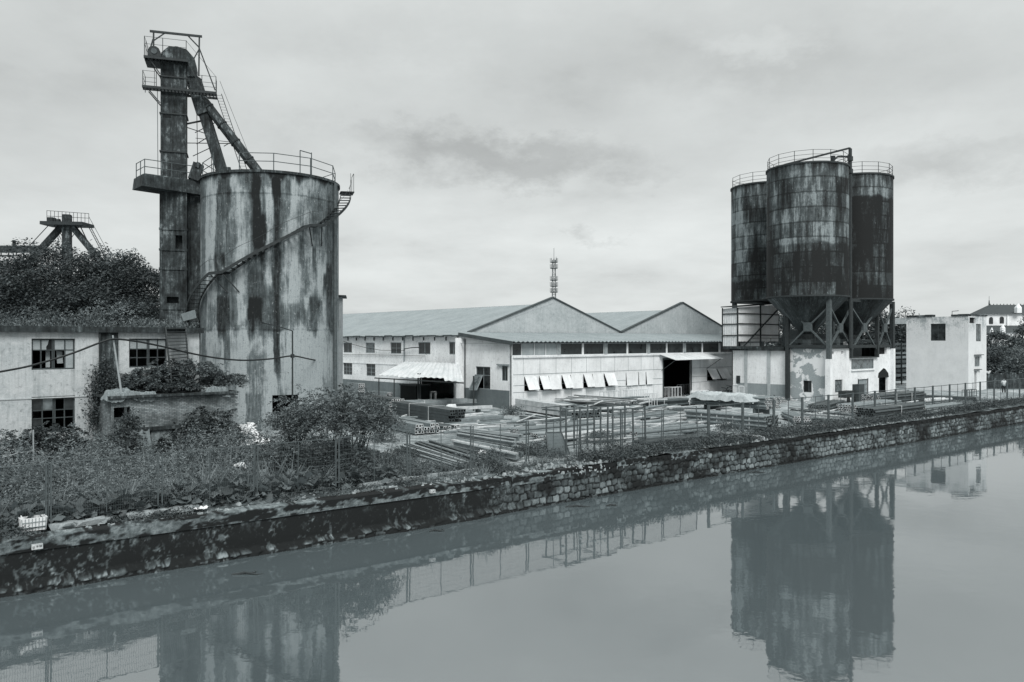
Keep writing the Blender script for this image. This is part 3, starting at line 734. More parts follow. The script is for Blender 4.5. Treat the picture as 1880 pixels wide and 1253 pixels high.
# discharge spout
sp = [TA_(x, y) for x, y in ((343, 140), (360, 140), (368, 164), (350, 164))]
m2 = MB(); V = [TF(a, .15, z) for a, z in sp] + [TF(a, DE - .15, z) for a, z in sp]; m2.mesh(V, [(0, 1, 2, 3), (7, 6, 5, 4)] + [(i, (i + 1) % 4, 4 + (i + 1) % 4, 4 + i) for i in range(4)])
m2.build('discharge_spout', M['steel_case'], elev)
# platforms
def plat(pL, pR, py, b0, b1, th=.16, grate=True):
    a0, z = TA_(pL, py); a1 = TA_(pR, py)[0]; m = MB()
    m.box(TF, a0, a1, b0, b0 + .1, z - th, z); m.box(TF, a0, a1, b1 - .1, b1, z - th, z)
    k = int((a1 - a0) / .22)
    for i in range(k + 1):
        a = a0 + (a1 - a0 - .06) * i / k
        m.box(TF, a, a + .06, b0 + .1, b1 - .1, z - th * .8, z - .02)
    return m, a0, a1, z
m2, A0, A1, ZU = plat(266, 346, 108, -.75, -.02); m2.box(TF, A0, a0e - .05, -.02, DE, ZU - .15, ZU - .01); m2.box(TF, A0 + .05, A1 - .05, -.7, -.03, ZU - .012, ZU + .006)
upper = m2.build('upper_platform', M['iron'], elev)
m2, B0, B1, ZL = plat(263, 398, 162, -.75, -.09)
m2.box(TF, B0, a0e - .1, -.1, .9, ZL - .14, ZL - .05) if False else None
lower_ = m2.build('lower_platform', M['iron'], elev)
m2, _, _, _ = plat(344, 398, 164, .5, 1.4); m2.build('lower_platform', M['iron'], elev)
def railing(parent, pts, z, hs=(1.0, .62, .3), r=.016):
    m = MB()
    for h in hs: m.tube([TF(a, b, z + h) for a, b in pts], r, 4)
    ro = m.build('guard_rail', M['iron'], parent)
    for a, b in pts:
        p = MB(); p.tube([TF(a, b, z - .1), TF(a, b, z + max(hs) + .02)], .028, 4); p.build('post', M['iron'], ro)
railing(upper, [(A1 - .1, -.72), (A0 + 1.2, -.72), (A0 + .05, -.72), (A0 + .05, .2), (A0 + .05, 1.2)], ZU, (1.3, .8))
railing(lower_, [(B0 + .05, .7), (B0 + .05, -.72), (B0 + .9, -.72)], ZL, (1.0, .55, .25))
railing(lower_, [(A1 - .05, -.72), (B1 - .95, -.72), (B1 - .03, -.72), (B1 - .03, .3)], ZL, (1.05, .6, .3))
m2 = MB(); m2.tube([TF(A1 - .1, -.72, ZU + 1.3), TF(B1 - .03, -.72, ZL + 1.05)], .014, 4); m2.tube([TF(A1 - .1, -.72, ZU + .1), TF(B1 - .95, -.72, ZL)], .03, 4); m2.build('slanting_rail', M['iron'], elev)
# brackets under platforms
m2 = MB()
for a, z, b_ in ((A0 + .35, ZU - .15, -.5), (B0 + .3, ZL - .1, -.5), (A0 + .35, ZU - .15, .7), (B0 + .3, ZL - .1, .4)): m2.bar(TF(a, b_, z), TF(a0e, b_, z - .95), .07)
m2.tube([TF(B0 + .75, -.4, ZL - .05), TF(B0 + .75, -.4, ZU - .6)], .02, 4)
m2.build('bracket', M['iron'], elev)
# drive motor
ax, az = TA_(284, 107); m2 = MB()
prof = [(-.42, 0), (-.42, .3), (-.3, .58), (-.1, .68), (.12, .68), (.3, .56), (.42, .3), (.46, 0)]
n_ = len(prof); V = [TF(ax + x, -.45, az + z) for x, z in prof] + [TF(ax + x, .5, az + z) for x, z in prof]
m2.mesh(V, [tuple(range(n_)), tuple(range(2 * n_ - 1, n_ - 1, -1))] + [(i, (i + 1) % n_, n_ + (i + 1) % n_, n_ + i) for i in range(n_)])
mo = m2.build('drive_motor', M['iron'], elev); m2 = MB(); m2.tube([TF(ax, -.5, az + .33), TF(ax, -.44, az + .33)], .2, 12); m2.build('pulley', M['iron2'], mo)
# gantry frame above the head
def gp(px, py, b=.55): a, z = TA_(px, py, b); return TF(a, b, z)
m2 = MB(); m2.bar(gp(275, 57.5), gp(371, 67.5), .13, .14)
for p, q, w in (((282, 58), (282, 100), .10), ((366, 67), (365, 140), .10), ((282, 75), (303, 61), .07), ((366, 88), (345, 66), .08), ((281, 72), (271, 106), .08), ((366, 90), (356, 108), .07), ((365.5, 88), (395, 166), .08), ((364, 142), (378, 172), .06)):
    m2.bar(gp(*p), gp(*q), w)
m2.build('gantry_frame', M['iron'], elev)
# chutes
def chute(p0, p1, w, name, b0, tgt):
    a = gp(*p0, b0); return a
c0 = np.array(gp(360, 160, .7)); mid = np.array(gp(385, 205, .7))
# first chute drops to the left edge of the silo top, second runs to its middle
e1 = np.array(hit(413, 318, (SC[0] - 3.0, SC[1] - .8, 0), (VH[0], VH[1], 0))); e1[2] = SZ + .1
e2 = np.array(hit(484, 316, (SC[0] - .6, SC[1] - .5, 0), (VH[0], VH[1], 0))); e2[2] = SZ + .3
m2 = MB(); m2.bar(c0 - (e1 - c0) * .02, e1, .66, .6); m2.bar(e1 + [0, 0, .9], e1, .95, .8)
ch1 = m2.build('chute', M['steel_case'], elev)
m2 = MB(); st2 = c0 + (e1 - c0) * .22; m2.tube([st2 + [.05, -.1, .55], e2], .34, 10)
for k in (.1, .32, .54, .76): 
    q0 = st2 + [.05, -.1, .55] + (e2 - st2 - [.05, -.1, .55]) * k; dq = (e2 - st2) / np.linalg.norm(e2 - st2) * .05
    m2.tube([q0 - dq, q0 + dq], .39, 10)
m2.build('chute', M['steel_case'], elev)
m2 = MB(); m2.bar(c0 + [-.2, 0, .6], c0 + (e1 - c0) * .3, .9, .8); m2.build('chute_junction', M['steel_case'], elev)
# light scaffolding and ladder between tower and chutes
def sp_(px, py, b): return gp(px, py, b)
m2 = MB()
for p, q, w, b in (((361, 190), (363, 300), .045, 1.2), ((387, 260), (389, 318), .045, 1.2), ((342, 228), (402, 216), .11, .9), ((342, 234), (397, 252), .05, .9), ((358, 244), (402, 222), .05, 1.3), ((344, 263), (430, 264), .05, .9), ((361, 265), (385, 250), .05, 1.3), ((354, 287), (390, 270), .05, 1.3), ((359, 254), (430, 262), .035, 1.3), ((411, 269), (423, 262), .05, 1.3)):
    m2.bar(gp(*p, b), gp(*q, b), w)
m2.build('scaffold_brace', M['iron'], elev)
m2 = MB()
la, lb = np.array(gp(396, 172, 1.0)), np.array([e1[0] + 1.4, e1[1] + .2, SZ]); off = np.array([.0, .0, .45])
for o_ in (np.array([0, 0, 0.]), np.array([.38, .1, 0])): m2.tube([la + o_, lb + o_], .025, 4)
for k in np.linspace(.02, .98, 30): m2.tube([la + (lb - la) * k, la + (lb - la) * k + [.38, .1, 0]], .012, 4)
m2.tube([la + [.3, 0, .9], lb + [.7, 0, .9]], .014, 4)
m2.build('ladder', M['iron'], elev)
m2 = MB(); m2.tube([gp(289, 165, -.1), gp(290, 332, -.1)], .025, 4); m2.build('conduit', M['iron2'], elev)
# rusty hopper box on the slab beside the silo
hb = thing('hopper_box', 'small tilted rusty steel box on the tower slab beside the elevator', 'steel box', tuple(np.array(TP(360, 331, .3)) * [1, 1, 0] + [0, 0, z0e]))
m2 = MB(); b0_ = np.array(gp(355, 333, .3)); b1_ = np.array(gp(365, 302, .3)); b0_[2] = z0e
m2.bar(b0_, b1_, .75, .7); m2.bar(b0_ + (b1_ - b0_) * .72, b1_ + (b1_ - b0_) * .04, .95, .25); m2.build('box', M['steel_case'], hb)
FT = lambda t: (lambda a, d, z: W(a, t + d, z))       # wall along the river, facing it
FS = lambda s: (lambda a, d, z: W(s + d, a, z))       # wall across, facing upstream (a = t)
def boxpts(px0, px1, py0, py1, t): 
    s0, z1 = onT(px0, py0, t); s1, z0 = onT(px1, py1, t); return (s0, s1, z0, z1)
def boxptsS(px0, px1, py0, py1, s):
    a0, z1 = onS(px0, py0, s); a1, z0 = onS(px1, py1, s); return (a0, a1, z0, z1)
def window(parent, fn, h, d=.09, fw=.06, vs=(.5,), hs=(), frame=None, panes=None, mat=None, name='window', dpane=.03):
    """frame with bars set back in its opening; panes keyed by cell index keep their own material"""
    frame = frame or M['frame']; mat = mat or M['pane']
    a0, a1, z0, z1 = min(h[0], h[1]), max(h[0], h[1]), h[2], h[3]
    mb = MB()
    for x0, x1, y0, y1 in ((a0, a1, z0, z0 + fw), (a0, a1, z1 - fw, z1), (a0, a0 + fw, z0 + fw, z1 - fw), (a1 - fw, a1, z0 + fw, z1 - fw)): mb.box(fn, x0, x1, d, d + .06, y0, y1)
    for v in vs: x = a0 + (a1 - a0) * v; mb.box(fn, x - fw * .4, x + fw * .4, d + .005, d + .055, z0 + fw, z1 - fw)
    for v in hs: y = z0 + (z1 - z0) * v; mb.box(fn, a0 + fw, a1 - fw, d + .01, d + .05, y - fw * .35, y + fw * .35)
    w = mb.build(name, frame, parent)
    vv = [0] + list(vs) + [1]; hv = [0] + list(hs) + [1]
    for i in range(len(vv) - 1):
        for j in range(len(hv) - 1):
            m = (panes or {}).get((i, j), mat)
            if m is None: continue
            m2 = MB(); x0, x1 = a0 + (a1 - a0) * vv[i], a0 + (a1 - a0) * vv[i + 1]; y0, y1 = z0 + (z1 - z0) * hv[j], z0 + (z1 - z0) * hv[j + 1]
            m2.q(fn(x0, d + dpane, y0), fn(x1, d + dpane, y0), fn(x1, d + dpane, y1), fn(x0, d + dpane, y1)); m2.build('pane', m, w)
    return w
def shellbox(mb, s0, s1, t0, t1, z0, z1, skip=()):
    f = {'f': [W(s0, t0, z0), W(s1, t0, z0), W(s1, t0, z1), W(s0, t0, z1)], 'b': [W(s0, t1, z0), W(s1, t1, z0), W(s1, t1, z1), W(s0, t1, z1)],
         'l': [W(s0, t0, z0), W(s0, t1, z0), W(s0, t1, z1), W(s0, t0, z1)], 'r': [W(s1, t0, z0), W(s1, t1, z0), W(s1, t1, z1), W(s1, t0, z1)],
         't': [W(s0, t0, z1), W(s1, t0, z1), W(s1, t1, z1), W(s0, t1, z1)]}
    for k, q in f.items():
        if k not in skip: mb.q(*q)
def corr_sheet(mb, p00, p10, p01, p11, period, amp, along='u', nv=3, jag=0.0, seed=1):
    """corrugated sheet between four corners; ridges run along v"""
    p = [np.array(q, float) for q in (p00, p10, p01, p11)]
    L = np.linalg.norm(p[1] - p[0]); nu = max(4, int(L / period * 6)); nrm = np.cross(p[1] - p[0], p[2] - p[0]); nrm /= np.linalg.norm(nrm)
    r = np.random.default_rng(seed); jg = np.repeat(r.random(nu // 24 + 2), 24)
    def fn(u, v):
        k = min(int(u * nu), nu); j = jag * jg[k]
        vv = v * (1 - j) + (0 if v < .5 else 0)
        q = (p[0] * (1 - u) + p[1] * u) * (1 - vv) + (p[2] * (1 - u) + p[3] * u) * vv
        return q + nrm * amp * math.sin(2 * math.pi * u * L / period)
    mb.sheet(fn, nu, nv, lambda u, v: (u * L, v * float(np.linalg.norm(p[2] - p[0]))))
# ------------------------------------------------------------------ derelict house (left)
TB = 45.7
sR = onT(366, 640, TB)[0]; sL = sR - 34; zR = 6.45
house = thing('derelict_house', 'derelict two storey house with stained walls, broken windows and plants on its roof', 'house', W(sR - 8, TB, 0))
mb = MB()
hA = boxpts(58, 138, 622, 678, TB); hB = boxpts(237, 307, 622, 674, TB); hC = boxpts(58, 138, 729.5, 792, TB); hD = boxpts(-60, -2, 622, 681, TB); hE = (hD[0], hD[1], hC[2], hC[3])
facade(mb, FT(TB), sL, sR, 0, zR, [hA, hB, hC, hD, hE], .22)
shellbox(mb, sL, sR, TB, TB + 9, 0, zR, skip=('f',))
mb.build('wall', M['old_wall'], house)
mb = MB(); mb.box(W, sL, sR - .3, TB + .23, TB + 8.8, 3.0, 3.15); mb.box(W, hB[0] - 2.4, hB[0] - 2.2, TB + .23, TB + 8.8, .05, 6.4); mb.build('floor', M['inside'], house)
mb = MB(); mb.box(W, sL, sR + .15, TB - .28, TB + 9.2, zR, zR + .30); mb.build('roof_slab', M['slab'], house)
mb = MB(); zl = 3.13; mb.box(W, sL, sR, TB - .04, TB - .002, zl - .04, zl + .02); mb.build('string_course', M['old_wall'], house)
# stained bay with rain pipe
s0, s1 = onT(184, 640, TB)[0], onT(216, 640, TB)[0]
mb = MB(); mb.box(W, s0, s1, TB - .10, TB - .003, 0, zR - .003); mb.build('stained_pier', M['dark_conc'], house)
mb = MB(); mb.tube([W(s0 - .05, TB - .14, zR), W(s0 - .05, TB - .14, 0)], .06, 6); mb.build('downpipe', M['iron'], house)
P_ = M['pane_pale']
wA = window(house, FT(TB), hA, .12, .07, (.22, .48, .52, .77), (.63,), M['frame_dark'], {(0, 0): None, (1, 0): None, (2, 0): None, (3, 0): None, (4, 0): P_, (0, 1): P_, (1, 1): P_, (2, 1): P_, (3, 1): P_, (4, 1): P_})
m2 = MB(); x = hA[0] + (hA[1] - hA[0]) * .4; w = hA[1] - hA[0]; z_ = hA[3]; f = FT(TB)
m2.mesh([f(x - .12 * w * .5, .145, z_ - .42 * 1), f(x - .10, .145, z_ - .62), f(x + .2, .145, z_ - .62), f(x + .2, .145, z_ - .02), f(x + .02, .145, z_ - .02), f(x - .05, .145, z_ - .3)], [(0, 1, 2, 3, 4, 5)])
m2.build('broken_gap', M['black'], wA)
m2 = MB(); m2.q(f(hA[0] + .62 * w, .4, hA[2] + .3), f(hA[0] + .76 * w, .4, hA[2] + .3), f(hA[0] + .74 * w, .4, hA[2] + .9), f(hA[0] + .60 * w, .4, hA[2] + .95))
m2.q(f(hA[0] + .36 * w, .45, hA[2] + .1), f(hA[0] + .46 * w, .45, hA[2] + .1), f(hA[0] + .46 * w, .45, hA[2] + 1.0), f(hA[0] + .36 * w, .45, hA[2] + 1.0)); m2.build('torn_curtain', M['pane_pale'], wA)
window(house, FT(TB), hB, .12, .07, (.22, .49, .53, .76), (.34, .64), M['frame_dark'], {(i, j): (P_ if j == 2 else None) for i in range(5) for j in range(3)})
window(house, FT(TB), hC, .12, .07, (.25, .5, .54, .76), (.40, .62), M['frame_dark'], {(0, 2): M['pane'], (1, 2): M['pane_mid'], (2, 2): M['pane'], (0, 0): M['pane'], (0, 1): None, (1, 0): None, (1, 1): None, (2, 0): None, (2, 1): None, (3, 0): None, (3, 1): None, (3, 2): None, (4, 0): None, (4, 1): None, (4, 2): M['pane']})
window(house, FT(TB), hD, .12, .07, (.25, .5, .75), (.6,), M['frame_dark']); window(house, FT(TB), hE, .12, .07, (.25, .5, .75), (.6,), M['frame_dark'])
# steep steel stair against the house
p0 = hit(304, 603, W(0, TB - .35, 0), (NN[0], NN[1], 0)); p1 = hit(341, 603, W(0, TB - .35, 0), (NN[0], NN[1], 0))
q0 = hit(312, 678, W(0, TB - 1.5, 0), (NN[0], NN[1], 0)); q1 = hit(346, 674, W(0, TB - 1.5, 0), (NN[0], NN[1], 0))
lad = thing('steel_stair', 'steep rusty steel stair leaning up the house wall beside the big silo', 'stair', tuple(np.array(q0) * [1, 1, 0] + [0, 0, q0[2]]))
for a, b in ((p0, q0), (p1, q1)):
    mb = MB(); mb.bar(a + (a - b) * .02, b + (b - a) * .9, .07, .16); mb.build('stringer', M['iron'], lad)
for k in np.linspace(.02, 1.75, 22):
    a, b = p0 + (q0 - p0) * k, p1 + (q1 - p1) * k
    mb = MB(); d = NN * .11; d3 = np.array([d[0], d[1], 0]); mb.hexa([a - d3, b - d3, b + d3, a + d3, a - d3 + [0, 0, .035], b - d3 + [0, 0, .035], b + d3 + [0, 0, .035], a + d3 + [0, 0, .035]])
    mb.build('step', M['iron'], lad)
mb = MB(); mb.tube([p1 + [0, 0, .1], np.array(pol(SC, R1, math.radians(-97), 7.3)) + [0, 0, 0]], .03, 4); mb.build('link_bar', M['iron'], lad)
# pale sheet lying on the roof edge by the stair
bd = thing('loose_sheet', 'pale loose panel propped on the house roof beside the winding stair', 'sheet', tuple(hit(345, 585, W(0, TB + 1.2, 0), (NN[0], NN[1], 0)) * np.array([1, 1, 0]) + [0, 0, 6.76]))
mb = MB(); t_ = TB + 1.2
c = [hit(x, y, W(0, t_, 0), (NN[0], NN[1], 0)) for x, y in ((337, 590), (361, 584), (358, 569), (332, 577))]; n3 = np.array([NN[0], NN[1], 0])
mb.hexa([*c[:4], *[q + n3 * .04 for q in c]]); mb.build('panel', M['grey_sheet'], bd)
# ------------------------------------------------------------------ brick hut
TH = 43.0; h0, h1 = onT(204, 760, TH)[0], onT(437, 760, TH)[0]; zh = 3.12
hut = thing('brick_hut', 'ruined low brick hut with plants and sheets on its roof, before the silo', 'hut', W((h0 + h1) / 2, TH, 0))
s_o0, s_o1 = onT(209, 760, TH)[0], onT(239, 760, TH)[0]; sd0, sd1 = onT(236, 800, TH)[0], onT(322, 800, TH)[0]
mb = MB(); facade(mb, FT(TH), h0, h1 - .25, 0, zh, [(s_o0, s_o1, .3, 2.65), (sd0, sd1, 0, 1.35)], .25)
shellbox(mb, h0, h1 - .25, TH, TB - .1, 0, zh, skip=('f',)); mb.build('wall', M['brick'], hut)
rg = np.random.default_rng(3); mb = MB(); z = 0.0
while z < zh - .1:     # toothed broken brick corner
    e = .03 + .27 * rg.random(); mb.box(W, h1 - .25, h1 - .25 + e, TH - .02, TH + .26, z, z + .068); z += .075
mb.build('broken_corner', M['brick'], hut)
mb = MB(); mb.box(W, h0 - .2, h1 - .1, TH - .32, TB - .12, zh, zh + .12); mb.build('roof', M['slab'], hut)
mb = MB(); mb.box(W, sd0 - .1, sd1 + .3, TH - .09, TH - .003, 1.38, 1.56); mb.build('lintel', M['slab'], hut)
mb = MB(); mb.box(W, s_o0 + .5, s_o0 + .62, TH + .02, TH + .14, .3, 2.65); mb.box(W, s_o0, s_o1, TH + .03, TH + .12, 2.05, 2.14); mb.build('window', M['frame_dark'], hut)
mb = MB(); mb.q(W(s_o0, TH + .2, .3), W(s_o0 + .5, TH + .2, .3), W(s_o0 + .5, TH + .2, 2.05), W(s_o0, TH + .2, 2.05)); mb.build('boarded_panel', M['grey_sheet'], hut)
mb = MB(); sp0 = onT(236, 800, TH - .3)[0]; sp1 = onT(280, 800, TH - .3)[0]; sp2 = onT(318, 800, TH - .1)[0]
corr_sheet(mb, W(sp0, TH - .45, .0), W(sp1, TH - .45, .0), W(sp0 - .15, TH - .06, 1.45), W(sp1 - .1, TH - .06, 1.5), .36, .025)
mb.build('door', M['grey_sheet'], hut)
mb = MB(); corr_sheet(mb, W(sp1 + .04, TH + .05, .0), W(sp2, TH + .05, .0), W(sp1 + .04, TH + .05, 1.34), W(sp2, TH + .05, 1.34), .3, .02); mb.build('door', M['grey_sheet'], hut)
def crumple(name, label, cat, c, su, sv, h, mat, seed, rz=0.0, parent=None, sag=.3):
    """creased sheet draped over whatever lies below"""
    mb = MB(); ca, sa = math.cos(rz), math.sin(rz)
    def fn(u, v):
        x, y = (u - .5) * su, (v - .5) * sv
        e = min(u, 1 - u, v, 1 - v)
        z = h * (fbm(np.array(u * su * 1.7 + seed), np.array(v * sv * 2.2), seed, 5) * 1.5 - .35) - sag * max(0, .12 - e) / .12
        x += .12 * (vnoise(np.array(v * 7.0), np.array(seed + .5), seed) - .5); y += .12 * (vnoise(np.array(u * 7.0), np.array(seed + .5), seed + 1) - .5)
        return (c[0] + x * ca - y * sa, c[1] + x * sa + y * ca, c[2] + float(z))
    mb.sheet(fn, 40, 28)
    if parent is not None: return mb.build(name, mat, parent)
    o = mb.build(name, mat, loc=c); tag(o, label, cat); return o
ang = math.atan2(DD[1], DD[0])
for i, (px, su, sv, lb) in enumerate(((222, 1.5, 1.0, 'crumpled white plastic sheet hanging over the left corner of the hut roof'), (268, 1.1, .8, 'smaller crumpled pale sheet on the hut roof under the bamboo pole'), (398, 1.4, .9, 'pale crumpled sheet at the broken right end of the hut roof'))):
    s_ = onT(px, 720, TH)[0]; crumple('plastic_sheet', lb, 'plastic sheet', W(s_, TH + .25, zh + .14), su, sv, .38, M['old_tarp'], 5 + i, ang, sag=.42)
# rubble boards at the silo foot
for i, (quad, tt, lb) in enumerate((
    (((437, 781), (468, 779), (461, 802), (443, 800)), 43.6, 'large pale broken board leaning against the hut end, upper one of the heap'),
    (((463, 787), (471, 785), (484, 805), (459, 805)), 43.3, 'triangular white broken board standing in the rubble heap by the silo'),
    (((423, 812), (440, 806), (446, 832), (432, 832)), 41.6, 'white board tipped on its side at the near end of the rubble heap'),
    (((441, 806), (500, 806), (496, 816), (438, 818)), 42.4, 'long flat white board lying across the rubble heap'),
    (((458, 777), (470, 777), (473, 783), (459, 786)), 43.9, 'small pale slab fragment on top of the rubble heap'))):
    c = [np.array(hit(x, y, W(0, tt, 0), (NN[0], NN[1], 0))) for x, y in quad]
    for q_, dy in zip(c, (0.35, .35, 0, 0)): q_ += np.array([NN[0], NN[1], 0]) * dy
    mb = MB(); mb.hexa([*c, *[q + n3 * .05 for q in c]]); o = mb.build('broken_board', M['board']); tag(o, lb, 'board')
# leaning bamboo pole, cable, lamp post
b0_, b1_ = hit(223, 722, W(0, TH + .1, 0), (NN[0], NN[1], 0)), hit(207, 616, W(0, TH + .1, 0), (NN[0], NN[1], 0))
mb = MB(); mb.tube([b0_, b1_], .055, 7, .04); o = mb.build('bamboo_pole', M['pole']); tag(o, 'pale bamboo pole standing on the hut roof and holding up the cable', 'pole')
k_ = hit(209, 624, W(0, TH, 0), (NN[0], NN[1], 0)); ptsC = []
def cpt(px, py, t): return hit(px, py, W(0, t, 0), (NN[0], NN[1], 0))
raw = [(-80, 697, 42.2), (0, 683, 42.4), (60, 671, 42.6), (130, 650, 42.8), (185, 629, 42.95), (209, 623, 43), (250, 627, 43.4), (300, 637, 43.9), (350, 649, 44.6), (400, 658, 45.4), (450, 662, 46.2), (500, 659, 46.9), (537, 654, 47.4), (570, 660, 49), (600, 664.5, 51.5), (615, 661, 53.6), (621, 650, 54.4)]
P3 = np.array([cpt(*r) for r in raw]); kk = np.arange(len(P3)); fine = np.linspace(0, len(P3) - 1, 90)
def crom(P, x):
    i = int(min(max(math.floor(x), 0), len(P) - 2)); t = x - i; p0 = P[max(i - 1, 0)]; p1 = P[i]; p2 = P[i + 1]; p3 = P[min(i + 2, len(P) - 1)]
    return .5 * ((2 * p1) + (-p0 + p2) * t + (2 * p0 - 5 * p1 + 4 * p2 - p3) * t * t + (-p0 + 3 * p1 - 3 * p2 + p3) * t ** 3)
mb = MB(); mb.tube([crom(P3, x) for x in fine], .048, 6); o = mb.build('cable', M['cable'], smooth=True); tag(o, 'thick black cable sagging from the bamboo pole across the silo front', 'cable')
lp = thing('lamp_post', 'thin dark lamp post with one long arm, standing before the big silo', 'lamp post', W(ST(cpt(537, 720, 47.4))[0], 47.4, 0))
b = cpt(537, 608, 47.4); mb = MB(); mb.tube([b * [1, 1, 0], b], .06, 8, .05); mb.build('post', M['iron'], lp)
a = cpt(485, 594, 46.6); mb = MB(); mb.tube([b, b + (a - b) * .6 + [0, 0, .05], a], .03, 6); mb.build('arm', M['iron'], lp)
mb = MB(); mb.bar(a, a + (a - b) * .12, .14, .07); mb.build('lamp_head', M['iron'], lp)
mb = MB(); q = cpt(537, 654, 47.4); mb.tube([q - [0, 0, .12], q + [0, 0, .12]], .13, 8); mb.build('cable_clamp', M['iron'], lp)
# ------------------------------------------------------------------ long white two-storey hall with gable
TG = 59.5; SW = 46.6
s_g0 = onT(868, 608, TG)[0]; s_ap, z_ap = onT(1015, 546.5, TG); s_v, z_v = onT(1142, 609, TG); s_ap2, z_ap2 = onT(1253, 555.5, TG); s_e2 = 2 * s_ap2 - s_v
def gable_hall(lbl, cat, s0, s1, sa, za, ze, t1, dz, name='gable_hall'):
    h = thing(name, lbl, cat, W((s0 + s1) / 2, TG, 0))
    mb = MB(); P = [W(s0, TG, 0), W(s1, TG, 0), W(s1, TG, ze - .1), W(sa, TG, za - .1), W(s0, TG, ze - .1)]
    mb.mesh(P + [W(*((s0, TG + .25))[:2], 0), W(s1, TG + .25, 0), W(s1, TG + .25, ze - .1), W(sa, TG + .25, za - .1), W(s0, TG + .25, ze - .1)], [(0, 1, 2, 3, 4), (9, 8, 7, 6, 5), (2, 3, 8, 7), (3, 4, 9, 8)])
    mb.build('gable_wall', M['gable'], h)
    mb = MB()
    for (p, q) in (((s0 - .45, ze - .18), (sa, za)), ((sa, za), (s1, ze - .1))):
        a0, a1 = W(p[0], TG - .06, p[1]), W(q[0], TG - .06, q[1]); mb.bar(np.array(a0) + [NN[0] * .15, NN[1] * .15, 0], np.array(a1) + [NN[0] * .15, NN[1] * .15, 0], .42, .14)
    mb.build('gable_coping', M['roof_edge'], h)
    return h
hall = gable_hall('long white two storey hall with the nearer grey gable, beside the big silo', 'hall', s_g0, s_v, s_ap, z_ap, 7.05, 100, 0)
t_far = 112.0
mb = MB(); ze_ = 6.55; zr_ = 9.95
corr_sheet(mb, W(SW - .35, TG - .02, ze_), W(SW - .35, t_far, ze_), W(s_ap, TG - .02, zr_), W(s_ap, t_far, zr_), .85, .022, nv=3); mb.q(W(s_v, TG + .3, ze_ + .2), W(s_v, t_far, ze_ + .2), W(s_ap, t_far, zr_), W(s_ap, TG + .3, zr_))
mb.build('roof', M['roof'], hall)
mb = MB(); 
for k in range(40):
    t = TG + .3 + k * 1.32; jz = .05 * math.sin(k * 2.3); mb.box(W, SW - .48, SW - .30, t, t + 1.31, ze_ - .12 + jz, ze_ + .02 + jz)
mb.build('eave', M['roof_edge'], hall)
hs_ = []
for (x0, x1, y0, y1) in ((630, 646, 629.5, 648), (671, 688, 629.5, 648.5), (716.5, 736.5, 629, 650), (767.5, 790, 628.5, 651), (824, 838.5, 628, 651.5), (630, 646.5, 665.5, 689), (672, 689, 666.5, 691.5)): hs_.append(boxptsS(x0, x1, y0, y1, SW))
hs_ = [(min(h[0], h[1]), max(h[0], h[1]), h[2], h[3]) for h in hs_]
dr = boxptsS(771, 833, 683, 740, SW); dr = (min(dr[0], dr[1]), max(dr[0], dr[1]), 0.05, 2.9)
mb = MB(); facade(mb, FS(SW), TG, t_far, 0, ze_, hs_ + [dr], .22); mb.q(W(SW, t_far, 0), W(s_v, t_far, 0), W(s_v, t_far, ze_), W(SW, t_far, ze_)); mb.q(W(SW + 7, TG, 0), W(SW + 7, t_far, 0), W(SW + 7, t_far, ze_), W(SW + 7, TG, ze_))
mb.build('wall', M['white_wall_far'], hall)
mb = MB(); f = FS(SW); mb.box(lambda a, b, c: f(a, b, c), dr[1] + .01, t_far, -.03, -.003, 0, 1.55); mb.build('dado', M['dado'], hall)
mb = MB(); mb.box(lambda a, b, c: f(a, b, c), TG, t_far, -.05, -.003, 3.45, 3.56); mb.build('string_course', M['white_wall_far'], hall)
for i, h in enumerate(hs_):
    window(hall, FS(SW), h, .08, .07, (.34, .68) if i in (1, 5) else (.5,), (.3, .62) if i > 4 else ((.5,) if i in (1, 2) else ()), M['frame'], None, M['pane_mid'] if i in (1,) else M['pane'])
mb = MB()
for k in range(26): t = TG + 1 + k * 1.9; mb.box(W, SW - .12, SW - .003, t, t + .08, 6.05, 6.4)
mb.build('eave_bracket', M['roof_edge'], hall)
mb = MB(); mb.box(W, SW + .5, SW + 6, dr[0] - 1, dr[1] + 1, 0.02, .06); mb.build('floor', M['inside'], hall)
# yard lamp bracket, wires on the wall
mb = MB(); ta = [onS(x, y, SW - .25) for x, y in ((742, 645), (742, 641), (757, 638.5), (773, 638))]; mb.tube([W(SW - .25, a, z) for a, z in ta], .05, 5); mb.tube([W(SW - .25, *onS(773, 638, SW - .25)), W(SW - .25, *onS(783, 652, SW - .25))], .02, 4); mb.build('lamp_bracket', M['iron'], hall)
mb = MB(); mb.tube([W(SW - .06, *onS(742, y, SW - .06)) for y in (616, 668)], .07, 6); mb.build('downpipe', M['frame'], hall)
wires = MB(); pw = [(628, 626), (645, 632), (672, 639), (700, 643.5), (742, 644)]; wires.tube([W(SW - .2, *onS(x, y, SW - .2)) for x, y in pw], .03, 4); pw = [(630, 651.5), (680, 651.5), (740, 653), (780, 654)]; wires.tube([W(SW - .1, *onS(x, y, SW - .1)) for x, y in pw], .025, 4)
o = wires.build('wall_wire', M['cable'], loc=W(SW - .2, 70, 4)); o.parent = hall; o.location = np.array(o.location) - LOC[hall.name]
hall2 = gable_hall('second hall with a plain grey gable, further from the big silo', 'hall', s_v, s_e2, s_ap2, z_ap2, 7.1, 100, 0)
mb = MB(); corr_sheet(mb, W(s_v, TG + .3, 6.75), W(s_v, t_far, 6.75), W(s_ap2, TG + .3, 9.9), W(s_ap2, t_far, 9.9), .85, .022, nv=3); mb.q(W(s_e2 + .3, TG + .3, 6.6), W(s_e2 + .3, t_far, 6.6), W(s_ap2, t_far, 9.9), W(s_ap2, TG + .3, 9.9)); mb.build('roof', M['roof'], hall2)
